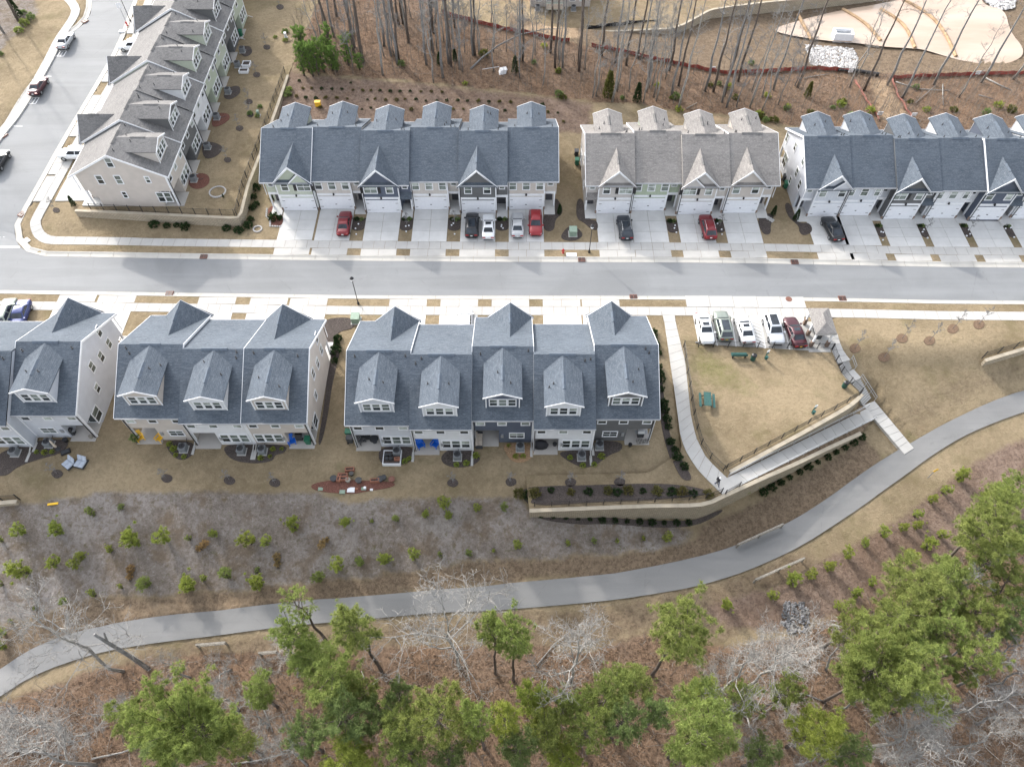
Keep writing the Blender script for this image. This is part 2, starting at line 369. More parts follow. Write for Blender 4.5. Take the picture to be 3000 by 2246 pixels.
def inside(poly, X, Y):
    X = np.asarray(X, float); Y = np.asarray(Y, float); r = np.zeros(X.shape, bool); n = len(poly)
    for i in range(n):
        x0, y0 = poly[i][0], poly[i][1]; x1, y1 = poly[(i + 1) % n][0], poly[(i + 1) % n][1]
        if y0 == y1: continue
        c = ((y0 > Y) != (y1 > Y)) & (X < (x1 - x0) * (Y - y0) / (y1 - y0) + x0); r ^= c
    return r
# raised ground held by walls: polygon + level
zS1 = lambda x, y: 0.02
zS3 = lambda x, y: 1.42 + 0.0235 * (y - 77)
zS4 = lambda x, y: -0.2 - 0.012 * max(0, x - 15)
def plev(pts, fz, z0=0.0):
    r = []
    for a, b in pts:
        z = z0
        for _ in range(12): q = un(a, b, z); z = fz(q[0], q[1])
        r.append(un(a, b, z))
    return r
def dens(pts, step=2.0, closed=False):
    """resample a polyline (2D or 3D) evenly"""
    P = [np.array(p, float) for p in pts]
    if closed: P.append(P[0])
    L = [0]
    for i in range(1, len(P)): L.append(L[-1] + np.linalg.norm((P[i] - P[i - 1])[:2]))
    n = max(1, int(round(L[-1] / step))); out = []
    for k in range(n + (0 if closed else 1)):
        s = L[-1] * k / n; i = min(len(L) - 2, max(0, int(np.searchsorted(L, s, side='right')) - 1))
        t = (s - L[i]) / max(1e-9, L[i + 1] - L[i]); out.append(tuple(P[i] * (1 - t) + P[i + 1] * t))
    return out
def smooth(pts, it=2, closed=False):
    """corner cutting"""
    P = [np.array(p, float) for p in pts]
    for _ in range(it):
        Q = []
        n = len(P)
        for i in range(n if closed else n - 1):
            a, b = P[i], P[(i + 1) % n]
            Q += [a * .75 + b * .25, a * .25 + b * .75]
        if not closed: Q = [P[0]] + Q + [P[-1]]
        P = Q
    return [tuple(p) for p in P]
DOGWALL = ZG((480, 1132), (700, 1012), (900, 905), (1080, 805), (1180, 745), (1235, 700), (1258, 672))      # top edge of the upper wall
LOWWALL = [(1551, 1496), (1700, 1490), (1900, 1482), (2046, 1480), (2085, 1470), (2120, 1453)]               # top of the tall lower wall, west part
LOWWALL2 = [(2120, 1453), (2214, 1411), (2330, 1360), (2430, 1312), (2521, 1270)]                              # goes down beside the ramp
S1 = [un(*p, 0.02) for p in [(1540, 1392)] + LOWWALL + DOGWALL[:1] + DOGWALL + [(2521, 1148), (2467, 1098), (2442, 1042), (2440, 930), (1990, 930), (1950, 935), (1978, 1168), (1993, 1282), (2000, 1320), (1900, 1385)]]
S3W = plev(FV((163, 456), (300, 462), (420, 468), (505, 472), (519, 470)), zS3, 1.4) + plev(ZA((1870, 1400), (1960, 1170), (2050, 920), (2120, 720), (2170, 572)), zS3, 2)
S3 = S3W + [(-34.5, 130, zS3(0, 130)), (-33, 150, zS3(0, 150)), (-55, 150, zS3(0, 150)), (-55, 78.5, zS3(0, 78.5)), (S3W[0][0], 77.6, zS3(0, 77.6))]
S4W = plev(ZL((40, 262), (300, 262), (600, 258), (850, 245), (1010, 238), (1110, 205), (1220, 145), (1330, 85), (1560, 50), (1800, 22), (2212, -18), (2700, -70)), zS4, 0)
S4 = S4W + [(90, 170, -.5), (S4W[0][0] - 25, 170, -.2), (S4W[0][0] - 22, S4W[0][1] + 12, -.2)]
def zground(x, y):
    for S, f in ((S1, zS1), (S3, zS3), (S4, zS4)):
        if inside(S, np.array([x]), np.array([y]))[0]: return f(x, y)
    return float(zbase(x, y)[0])
def T(px, py, base=False):
    """photo pixel -> point on the ground"""
    if not base:
        for S, f in ((S1, zS1), (S3, zS3), (S4, zS4)):
            q = plev([(px, py)], f)[0]
            if inside(S, np.array([q[0]]), np.array([q[1]]))[0]: return q
    z = 0.0
    for i in range(14):
        q = un(px, py, z); z += 0.7 * (float(zbase(q[0], q[1])[0]) - z)
    return un(px, py, z)
def TT(pts, base=False): return [T(a, b, base) for a, b in pts]

# ------------------------------------------------------------------ street edges
KU = [(250, 750.8), (500, 755.7), (750, 758.7), (1000, 762), (1250, 764.3), (1500, 766), (1750, 766.6), (2000, 767.5), (2250, 770.6), (2500, 775.6), (2750, 780.6), (3000, 782.9)]
KL = [(0, 848.4), (250, 852), (500, 855.9), (750, 859.3), (1000, 863.3), (1250, 864.7), (1500, 865), (1750, 865), (2000, 866), (2250, 868.8), (2500, 872.4), (2750, 878), (3000, 880)]
corner = [(46.3, 653.6), (41.8, 674), (43, 692), (48.6, 707.8), (58.8, 723.6), (74.6, 735), (95, 744), (113, 748.5), (140, 750.3)]
side = TT(ZA((1035, -60), (1000, 0), (895, 300), (790, 500), (590, 830), (425, 1110), (300, 1340), (205, 1500)), True)
EU = [p[:2] for p in side] + [un(*p)[:2] for p in corner + KU] + [(92, 67.4)]
EL = [(-92, 63.8)] + [un(*p)[:2] for p in KL] + [(92, 61.6)]
WS = [p[:2] for p in TT(ZA((690, -80), (690, 40), (680, 100), (640, 175), (560, 222), (470, 300), (330, 550), (200, 720), (30, 1010), (-150, 1290), (-300, 1520)), True)] + [(-82, 72), (-92, 70.2)]
def zroad(x, y): return float(zbase(x, y)[0]) if y > 73 else 0.0
def offs(line, d):
    """2D polyline moved sideways (left of travel positive)"""
    P = np.array(line); o = []
    for i in range(len(P)):
        t = P[min(i + 1, len(P) - 1)] - P[max(i - 1, 0)]; t /= np.linalg.norm(t); o.append((P[i][0] - t[1] * d, P[i][1] + t[0] * d))
    return o
EU = dens(smooth(EU, 1), 1.52); EL = dens(EL, 1.52)

# ------------------------------------------------------------------ ground sheet with soil zones
xs = np.concatenate([[-900, -500, -260, -160, -125], np.arange(-112, 112.01, 0.6), [125, 160, 260, 500, 900]])
ys = np.concatenate([[-600, -250, -100, -40], np.arange(-14, 158.01, 0.6), [175, 220, 330, 560, 900]])
GX, GY = np.meshgrid(xs, ys); gx = GX.ravel(); gy = GY.ravel()
gz = zbase(gx, gy)
road_poly = [(-92, 63.8)] + EL[1:] + [(92, 67.4)] + EU[::-1] + WS
main_poly = EL + EU[::-1][:]
kerb_poly = offs(EL, -0.72) + [(93, 68.2)] + offs(EU, 0.72)[::-1] + offs(WS, -0.72)
rin = inside(kerb_poly, gx, gy)
gz[rin] -= np.where(gy[rin] > 72.5, 0.32, 0.17)
def carve(p0, z0, p1, z1, w):
    a = np.array(un(*p0, z0)[:2]); b = np.array(un(*p1, z1)[:2]); d = b - a; L = np.linalg.norm(d); d /= L
    u = (gx - a[0]) * d[0] + (gy - a[1]) * d[1]; v = np.abs(-(gx - a[0]) * d[1] + (gy - a[1]) * d[0])
    k = (u > -.5) & (u < L + .5) & (v < w / 2); t = np.clip(u[k] / L, 0, 1); gz[k] = np.minimum(gz[k], z0 + (z1 - z0) * t - .22)
sg = ZG((1150, 482), (1172, 540), (1218, 592), (1288, 716), (1295, 730), (1532, 1012))
carve(sg[0], 0, sg[1], -1, 3.2); carve(sg[1], -1, sg[2], -1.05, 3.2); carve(sg[2], -1.05, sg[3], -2.88, 3.4); carve(sg[4], -2.88, sg[5], -3.75, 3.0)
for S, f in ((S1, zS1), (S3, zS3), (S4, zS4)):
    k = inside(S, gx, gy); lim = np.array([f(a, b) for a, b in zip(gx[k], gy[k])]) - 0.16; gz[k] = np.minimum(gz[k], lim)
rg = np.random.default_rng(3)
gz += np.where((gy < 34) | (gy > 93), rg.normal(0, 0.035, gz.shape), 0)
Z1 = np.zeros((len(ys), len(xs), 4)); Z2 = np.zeros((len(ys), len(xs), 4))
def zone(A, ch, pts, w=1.0, blur=2, world=()):
    poly = [p[:2] for p in TT(pts, True)] + list(world)
    m = inside(poly, gx, gy).reshape(GX.shape).astype(float) * w
    for _ in range(blur):
        q = np.pad(m, 1, mode='edge'); m = (q[:-2, 1:-1] + q[2:, 1:-1] + q[1:-1, :-2] + q[1:-1, 2:] + q[1:-1, 1:-1] * 2) / 6
    A[:, :, ch] = np.maximum(A[:, :, ch], m)
# Z1: straw-grey slope, leaf litter, bare dirt ; Z2: brown soil, green grass, purple-brown mulch slope
zone(Z1, 0, [(-60, 1492), (180, 1462), (330, 1440), (900, 1438), (1000, 1470), (1300, 1450), (1530, 1455), (1560, 1510), (1900, 1530), (2030, 1545), (2040, 1580), (1900, 1612), (1520, 1645), (1363, 1645), (1206, 1675), (1049, 1690), (732, 1722), (502, 1738), (260, 1750), (120, 1800), (-60, 1840)])
zone(Z2, 0, [(-60, 1840), (120, 1800), (260, 1750), (502, 1738), (732, 1722), (1049, 1690), (1206, 1675), (1363, 1645), (1520, 1645), (1900, 1612), (2040, 1580), (2050, 1530), (2150, 1500), (2250, 1450), (2400, 1365), (2530, 1280), (2600, 1340), (2500, 1420), (2330, 1535), (2100, 1635), (1800, 1690), (1400, 1715), (1000, 1762), (650, 1800), (290, 1850), (-60, 1990)], 0.9)
zone(Z1, 2, ZH((620, 790), (900, 745), (1100, 725), (1350, 715), (1600, 690), (1800, 680), (1800, 710), (1500, 745), (1100, 775), (700, 830)), 0.75)
zone(Z2, 2, ZJ((330, 745), (700, 655), (1100, 445), (1500, 205), (1750, 0), (2103, -190), (2200, -190), (2200, 330), (1700, 565), (1300, 705), (1100, 785), (700, 905), (330, 835)))
zone(Z2, 0, ZG((1420, 800), (1600, 650), (1900, 520), (2212, 420), (2300, 420), (2300, 560), (1900, 700), (1650, 840), (1560, 900)), 0.42, 4)
zone(Z2, 0, FV((0, 1005), (300, 1010), (700, 1000), (1100, 1000), (1400, 990), (1500, 1040), (1400, 1030), (1000, 1020), (500, 1040), (0, 1030)), 0.25, 4)
zone(Z1, 1, [(-150, 2110), (0, 2060), (300, 1950), (600, 1915), (900, 1905), (1200, 1895), (1500, 1900), (1750, 1900), (1950, 1830), (2100, 1900), (2300, 1870), (2450, 1800), (2700, 1690), (2850, 1600), (3000, 1530), (3150, 1440)], 1, 2, [(75, -14), (-75, -14)])
zone(Z1, 1, [(861, -70), (861, 40), (849, 183), (881, 211), (1085, 228), (1288, 244), (1410, 260), (1614, 281), (1745, 298), (1890, 307), (1983, 325), (2106, 333), (2269, 360), (2400, 380), (3100, 400), (3100, 217), (2489, 213), (2400, 204), (2121, 217), (1925, 177), (1745, 137), (1662, 122), (1492, 90), (1292, 39), (1292, -70)])
zone(Z2, 2, [(790, 345), (849, 190), (881, 215), (1085, 232), (1288, 248), (1410, 264), (1614, 285), (1745, 300), (1720, 390), (790, 400)], 0.75)
zone(Z2, 0, [(1492, 90), (1662, 122), (1745, 137), (1925, 177), (2121, 217), (2400, 204), (2489, 213), (3100, 217), (3100, -80), (1492, -80)], 0.85)
zone(Z2, 0, [(-100, 2115), (0, 2050), (460, 1890), (920, 1835), (1300, 1800), (1750, 1770), (2100, 1697), (2350, 1608), (2420, 1640), (2300, 1800), (2100, 1900), (1950, 1840), (1750, 1910), (1200, 1905), (600, 1930), (0, 2075)], 0.62, 3)
zone(Z1, 0, ZA((-80, -80), (250, -80), (300, 100), (200, 200), (60, 320), (-80, 500)), 0.8)
zone(Z2, 1, ZG((1400, 800), (1470, 860), (1620, 930), (1560, 1000), (1500, 960)), 0.55)
zone(Z2, 1, ZG((1440, 1010), (1520, 1020), (1480, 1060), (1300, 1140)), 0.5)
zone(Z2, 1, ZG((1900, 900), (2100, 800), (2212, 750), (2212, 800), (1900, 960), (1700, 1100), (1620, 1240), (1560, 1300), (1640, 1120)), 0.4)
zone(Z2, 1, [(850, 330), (1400, 300), (1700, 320), (1700, 380), (850, 380)], 0.2)
zone(Z1, 2, [(1480, 85), (1650, 60), (1720, 110), (1640, 118)], 0.8); zone(Z1, 2, ZM((950, 640), (1110, 640), (1290, 960), (1040, 1000)), 0.65)
zone(Z1, 2, ZL((1000, 930), (1400, 940), (1900, 990), (1900, 1030), (1000, 960)), 0.6)
zone(Z1, 2, ZG((1500, 860), (1800, 700), (2212, 600), (2212, 640), (1850, 760), (1620, 930)), 0.3)
def ground_mesh(name, vx, vy, vz, faces, mat, a1, a2):
    me = bpy.data.meshes.new(name); me.from_pydata(np.c_[vx, vy, vz].tolist(), [], faces); me.materials.append(mat)
    vcol(me, 'zone', a1); vcol(me, 'zone2', a2)
    me.polygons.foreach_set('use_smooth', [True] * len(me.polygons)); me.update(); return inst(name, me)
def ground_mat():
    t = NT('ground_soil_and_dormant_grass'); p = t.pos()
    z1 = t.n('SeparateColor', {0: t.n('Attribute', attribute_name='zone').outputs['Color']}); z2 = t.n('SeparateColor', {0: t.n('Attribute', attribute_name='zone2').outputs['Color']})
    big = t.noise(p, 0.10, 5, 0.6, 0.8); mid = t.noise(p, 0.7, 6, 0.7, 0.5); fine = t.noise(p, 6.5, 5, 0.8); fib = t.noise(t.scale(p, (9, 4, 4)), 1.0, 4, 0.75)
    def pat(a, b, c):
        q = t.mix(t.rng(mid, 0.30, 0.70), c4(a), c4(b)); q = t.mix(t.rng(fine, 0.32, 0.68, 0, 0.75), q, c4(c)); return q
    clod = t.noise(p, 2.1, 6, 0.72, 0.4); spk = t.noise(p, 4.2, 3, 0.8)
    def rough(q, dark, light, k=1.0):
        q = t.mix(t.rng(clod, 0.46, 0.62, 0, 0.50 * k), q, c4(dark)); q = t.mix(t.rng(clod, 0.44, 0.34, 0, 0.45 * k), q, c4(light)); return t.mix(t.rng(spk, 0.56, 0.68, 0, 0.5 * k), q, c4(dark, .8))
    lawn = pat((0.190, 0.148, 0.092), (0.285, 0.228, 0.148), (0.160, 0.124, 0.078))
    lawn = t.mix(t.rng(big, 0.38, 0.66, 0, 0.75), lawn, c4((0.310, 0.246, 0.160)))
    lawn = t.mix(t.rng(t.noise(p, 0.23, 5, 0.65), 0.52, 0.70, 0, 0.45), lawn, c4((0.125, 0.110, 0.050)))
    lawn = rough(lawn, (0.150, 0.115, 0.070), (0.330, 0.268, 0.178), 0.6)
    straw = pat((0.172, 0.148, 0.130), (0.255, 0.226, 0.206), (0.125, 0.103, 0.084))
    straw = t.mix(t.rng(big, 0.42, 0.62, 0, 0.55), straw, c4((0.300, 0.275, 0.258))); straw = t.mix(t.rng(t.noise(p, 1.6, 4, 0.7), 0.56, 0.70, 0, 0.6), straw, c4((0.085, 0.088, 0.030)))
    straw = t.mix(t.rng(t.noise(p, 0.4, 5, 0.7), 0.47, 0.62, 0, 0.65), straw, c4((0.138, 0.102, 0.068)))
    straw = rough(straw, (0.105, 0.084, 0.064), (0.345, 0.318, 0.295), .85)
    lit = pat((0.126, 0.076, 0.047), (0.235, 0.148, 0.095), (0.275, 0.188, 0.128)); lit = t.mix(t.rng(fib, 0.40, 0.66, 0, 0.6), lit, c4((0.066, 0.046, 0.033)))
    lit = t.mix(t.rng(big, 0.40, 0.68, 0, 0.5), lit, c4((0.200, 0.148, 0.112))); lit = t.mix(t.rng(t.noise(p, 0.33, 5, 0.7), 0.5, 0.68, 0, 0.6), lit, c4((0.110, 0.078, 0.058)))
    lit = rough(lit, (0.060, 0.041, 0.029), (0.275, 0.200, 0.145))
    dirt = pat((0.30, 0.215, 0.138), (0.42, 0.325, 0.222), (0.25, 0.175, 0.112)); dirt = rough(dirt, (0.20, 0.14, 0.09), (0.46, 0.36, 0.25), 0.7)
    brown = pat((0.105, 0.076, 0.053), (0.175, 0.130, 0.092), (0.225, 0.172, 0.118)); brown = rough(brown, (0.070, 0.050, 0.034), (0.270, 0.205, 0.140))
    green = pat((0.080, 0.095, 0.028), (0.150, 0.155, 0.055), (0.190, 0.155, 0.085))
    mul = pat((0.115, 0.078, 0.058), (0.198, 0.142, 0.110), (0.245, 0.185, 0.148)); mul = t.mix(t.rng(big, 0.4, 0.65, 0, 0.5), mul, c4((0.140, 0.090, 0.060))); mul = rough(mul, (0.072, 0.050, 0.040), (0.260, 0.210, 0.185))
    jit = t.math('MULTIPLY', t.math('SUBTRACT', t.noise(p, 1.3, 6, 0.72), 0.5), 0.9)
    col = lawn
    for ch, cc in ((z2.outputs[0], brown), (z1.outputs[0], straw), (z2.outputs[2], mul), (z1.outputs[1], lit), (z1.outputs[2], dirt), (z2.outputs[1], green)):
        col = t.mix(t.rng(t.math('ADD', ch, t.math('MULTIPLY', jit, t.rng(ch, 0.0, 0.25))), 0.22, 0.78), col, cc)
    t.bump(t.math('ADD', t.math('ADD', fine, mid), clod), 0.8, 0.16)
    return t.done(col, 0.95, 0.1)
M['ground'] = ground_mat()
nx, ny = len(xs), len(ys)
ii = (np.arange(ny - 1)[:, None] * nx + np.arange(nx - 1)[None, :]).ravel()
gnd = ground_mesh('ground', gx, gy, gz, np.c_[ii, ii + 1, ii + nx + 1, ii + nx].tolist(), M['ground'], Z1.reshape(-1, 4), Z2.reshape(-1, 4))
tag(gnd, 'dormant tan grass, leaf litter and straw slopes around the townhouses', 'ground', kind='structure')
def gsheet(name, poly, fz, label, z1=(0, 0, 0, 0), z2=(0, 0, 0, 0), cat='lawn', cell=0.9, depth=0.5, green=None):
    """raised lawn: gridded top clipped to the polygon, with a skirt going down"""
    P = dens(poly, 1.0, True); P2 = [p[:2] for p in P]
    X = np.array([p[0] for p in P2]); Y = np.array([p[1] for p in P2])
    bm = bmesh.new(); vs = [bm.verts.new((p[0], p[1], fz(p[0], p[1]))) for p in P2]; fa = bm.faces.new(vs)
    for ax, lo, hi in ((0, X.min(), X.max()), (1, Y.min(), Y.max())):
        for c in np.arange(lo + cell * 3, hi, cell * 3):
            co = (c, 0, 0) if ax == 0 else (0, c, 0); no = (1, 0, 0) if ax == 0 else (0, 1, 0)
            bmesh.ops.bisect_plane(bm, geom=bm.verts[:] + bm.edges[:] + bm.faces[:], plane_co=co, plane_no=no, dist=1e-5)
    bmesh.ops.triangulate(bm, faces=[f for f in bm.faces if len(f.verts) > 4])
    for v in bm.verts: v.co.z = fz(v.co.x, v.co.y)
    be = [e for e in bm.edges if e.is_boundary]
    r = bmesh.ops.extrude_edge_only(bm, edges=be)
    for v in [g for g in r['geom'] if isinstance(g, bmesh.types.BMVert)]: v.co.z -= depth
    bmesh.ops.recalc_face_normals(bm, faces=bm.faces)
    me = bpy.data.meshes.new(name); bm.to_mesh(me); bm.free(); me.materials.append(M['ground'])
    n = len(me.vertices); A = np.tile(np.array(z1, float), (n, 1)); B = np.tile(np.array(z2, float), (n, 1))
    if green:
        co = np.empty(n * 3); me.vertices.foreach_get('co', co); co = co.reshape(-1, 3)
        for (cx, cy, rr, w) in green: B[:, 1] = np.maximum(B[:, 1], w * np.clip(1.6 - np.hypot(co[:, 0] - cx, co[:, 1] - cy) / rr, 0, 1))
    vcol(me, 'zone', A); vcol(me, 'zone2', B)
    return tag(inst(name, me), label, cat, kind='structure')
gc = [T(*p)[:2] for p in ZG((330, 500), (450, 560), (640, 660), (300, 620))]
gsheet('dog_park_lawn', S1, zS1, 'level tan lawn of the fenced dog park above the retaining walls', green=[(gc[0][0], gc[0][1], 2.6, .62), (gc[1][0], gc[1][1], 2.4, .5), (gc[2][0], gc[2][1], 1.6, .45), (gc[3][0], gc[3][1], 2.2, .4)])
gsheet('terrace_lawn', S3, zS3, 'raised back lawn beside the diagonal row at top left', z2=(.25, 0, 0, 0))
gsheet('upper_lawn', S4, zS4, 'pale bare lawn above the curved wall behind the woods', z1=(0, 0, .3, 0), z2=(.3, 0, 0, 0))

# ------------------------------------------------------------------ streets
def strip_mesh(name, A, B, fz, mat, across=4, dz=0.0):
    mb = MB(); n = len(A); rows = []
    for i in range(n):
        r = []
        for k in range(across + 1):
            t = k / across; x = A[i][0] * (1 - t) + B[i][0] * t; y = A[i][1] * (1 - t) + B[i][1] * t
            r.append(len(mb.v)); mb.v.append((x, y, fz(x, y) + dz))
        rows.append(r)
    for i in range(n - 1):
        for k in range(across): mb.f.append((rows[i][k], rows[i][k + 1], rows[i + 1][k + 1], rows[i + 1][k])); mb.m.append(0)
    return mb.build(name, mat)
def resn(line, n):
    L = dens(line, 0.5); return [L[int(round(i * (len(L) - 1) / (n - 1)))] for i in range(n)]
mainU = [p for p in EU if p[1] < 70.6 and p[0] > -62.5]
mainU = [(-92, 70.2), (-64, 69.7)] + mainU
tag(strip_mesh('road', resn(EL, 130), resn(mainU, 130), lambda x, y: -0.10, M['asphalt'], 3), 'grey asphalt main street running across the picture', 'road', kind='structure')
sideE = [p for p in EU if p[1] > 69.9 and p[0] < -56]; sideE = sideE + [(-61, 69.0)]
tag(strip_mesh('road', resn(WS[:-1] + [(-84, 69.0)], 60), resn(sideE, 60), lambda x, y: zroad(x, y) - 0.106, M['asphalt'], 6), 'grey asphalt side street climbing at the left edge', 'road', kind='structure')
JG = 0.035
def slabs(name, line, d0, d1, fz, mat, label, step=1, z0=-0.35, z1=0.03, cat='sidewalk', prof=None, skip=None):
    root = empty(name, (0, 0, 0)); tag(root, label, cat, kind='structure')
    A = offs(line, d0); B = offs(line, d1); i = 0
    while i < len(line) - 1:
        j = min(i + step, len(line) - 1)
        if skip and skip((A[i][0] + A[j][0]) / 2, (A[i][1] + A[j][1]) / 2): i = j; continue
        a0, a1, b0, b1 = [np.array(q) for q in (A[i], A[j], B[i], B[j])]
        t = (a1 - a0) / np.linalg.norm(a1 - a0) * JG / 2
        a0, a1, b0, b1 = a0 + t, a1 - t, b0 + t, b1 - t
        c = (a0 + a1 + b0 + b1) / 4; zz = fz(*c)
        mb = MB()
        if prof is None:
            mb.slab([(*(p - c), z1 + fz(*p) - zz) for p in (a0, a1, b1, b0)], (0, 0, z0 - z1))
        else:
            pa = [(a0 + (b0 - a0) * s - c, a1 + (b1 - a1) * s - c, h) for s, h in prof]
            d0_, d1_ = fz(*((a0 + b0) / 2)) - zz, fz(*((a1 + b1) / 2)) - zz; L0 = [(*p[0], p[2] + d0_) for p in pa]; L1 = [(*p[1], p[2] + d1_) for p in pa]
            q = L0 + [(*pa[-1][0], z0), (*pa[0][0], z0)]; r = L1 + [(*pa[-1][1], z0), (*pa[0][1], z0)]
            k = len(q); b = len(mb.v); mb.v += [tuple(x) for x in q + r]
            mb.f.append(tuple(range(k))); mb.m.append(0); mb.f.append(tuple(range(2 * k - 1, k - 1, -1))); mb.m.append(0)
            for s in range(k): mb.f.append((s, s + k, (s + 1) % k + k, (s + 1) % k)); mb.m.append(0)
        mb.build('kerb_stone' if prof else 'slab', mat, root, (c[0], c[1], zz))
        i = j
    return root
KP = [(0, -0.085), (0.5, -0.075), (0.68, -0.03), (0.85, 0.04), (1, 0.05)]
cu = [un(1500, y)[1] for y in (766, 752.3, 731.5, 709.7)]; OU = [c - cu[0] for c in cu]
cl = [un(1500, y)[1] for y in (865, 876.9, 898.6, 923)]; OL = [cl[0] - c for c in cl]
LOT = (un(2012, 900)[0], un(2362, 900)[0])
slabs('kerb', EU, 0, OU[1], zroad, M['kerb'], 'pale concrete kerb and gutter on the far side of the street', 2, prof=KP, cat='kerb')
slabs('kerb', EL, 0, -OL[1], zroad, M['kerb'], 'pale concrete kerb and gutter on the near side of the street', 2, prof=KP, cat='kerb')
slabs('kerb', dens(WS[:-1], 1.52), 0, -0.9, zroad, M['kerb'], 'pale concrete kerb on the far left side street', 2, prof=KP, cat='kerb')
zwalk = lambda x, y: zroad(x, y) + (.06 if y > 73 else 0)
slabs('sidewalk', EU, OU[2], OU[3], zwalk, M['conc'], 'pale concrete sidewalk along the far side of the street')
slabs('sidewalk', EL, -OL[2], -OL[3], zroad, M['conc'], 'pale concrete sidewalk along the near side of the street')
WW = dens(smooth([p[:2] for p in TT(ZA((450, -60), (520, -5), (572, 60), (570, 110), (520, 190), (440, 300), (380, 430), (240, 680), (100, 900), (0, 1010), (-150, 1230)), True)], 2), 1.52)
slabs('sidewalk', WW, 0.75, -0.75, lambda x, y: float(zbase(x, y)[0]) + .06, M['conc'], 'curving concrete sidewalk beside the left side street')
for line, sg_, O_, lab in ((EU, 1, OU, 'narrow tan grass verge on the far side of the street'), (EL, -1, OL, 'narrow tan grass verge on the near side of the street')):
    A_ = [p for p in line if (p[1] < 71.5 and p[0] > -55) or sg_ < 0]
    tag(strip_mesh('verge', offs(A_, sg_ * (O_[1] - .06)), offs(A_, sg_ * (O_[2] + .06)), lambda x, y: 0.012, M['ground'], 3), lab, 'verge', kind='structure')

# ------------------------------------------------------------------ townhouses
WALLH, PIT = 5.5, 0.525
WIN = {}
def window_mesh(w, h, mid=True, mull=True):
    k = (round(w, 2), round(h, 2), mid, mull)
    if k in WIN: return WIN[k]
    f = MB(); t = 0.11
    f.box(-w / 2 - t, w / 2 + t, -.07, -.005, h / 2, h / 2 + t); f.box(-w / 2 - t, w / 2 + t, -.09, -.005, -h / 2 - t, -h / 2)
    f.box(-w / 2 - t, -w / 2, -.07, -.005, -h / 2, h / 2); f.box(w / 2, w / 2 + t, -.07, -.005, -h / 2, h / 2)
    if mid: f.box(-w / 2, w / 2, -.05, -.005, -.035, .035)
    if mull: f.box(-.02, .02, -.045, -.005, -h / 2, -.035); f.box(-.02, .02, -.045, -.005, .035, h / 2)
    fm = f.mesh('window', M['trim'])
    pm = {}
    for g in ('glass', 'glass2', 'blind'):
        p = MB(); p.box(-w / 2, w / 2, -.028, -.006, 0, h / 2 - .036 if mid else h / 2); pm[g] = p.mesh('pane', M[g])
    WIN[k] = (fm, pm); return WIN[k]
def window(par, x, y, z, w, h, face='f', mid=True, mull=None, g=None):
    """g: glass of the upper and lower pane"""
    rz = {'f': 0, 'r': math.pi, 'l': -math.pi / 2, 'e': math.pi / 2}[face]
    if mull is None: mull = w > 1.2
    fm, pm = window_mesh(w, h, mid, mull)
    o = inst('window', fm, par, (x, y, z), (0, 0, rz))
    if g is None: g = rnd.choice([('blind', 'glass2'), ('blind', 'blind'), ('blind', 'glass2'), ('glass2', 'glass2'), ('blind', 'glass')] if face == 'f' else [('blind', 'glass'), ('glass2', 'glass'), ('glass2', 'glass'), ('glass2', 'glass2'), ('glass', 'glass')])
    inst('pane', pm[g[0]], o, (0, 0, .036 if mid else 0)); inst('pane', pm[g[1]], o, (0, 0, -.036 if mid else 0), (0, math.pi, 0) if True else (0, 0, 0))
    return o
GD = {}
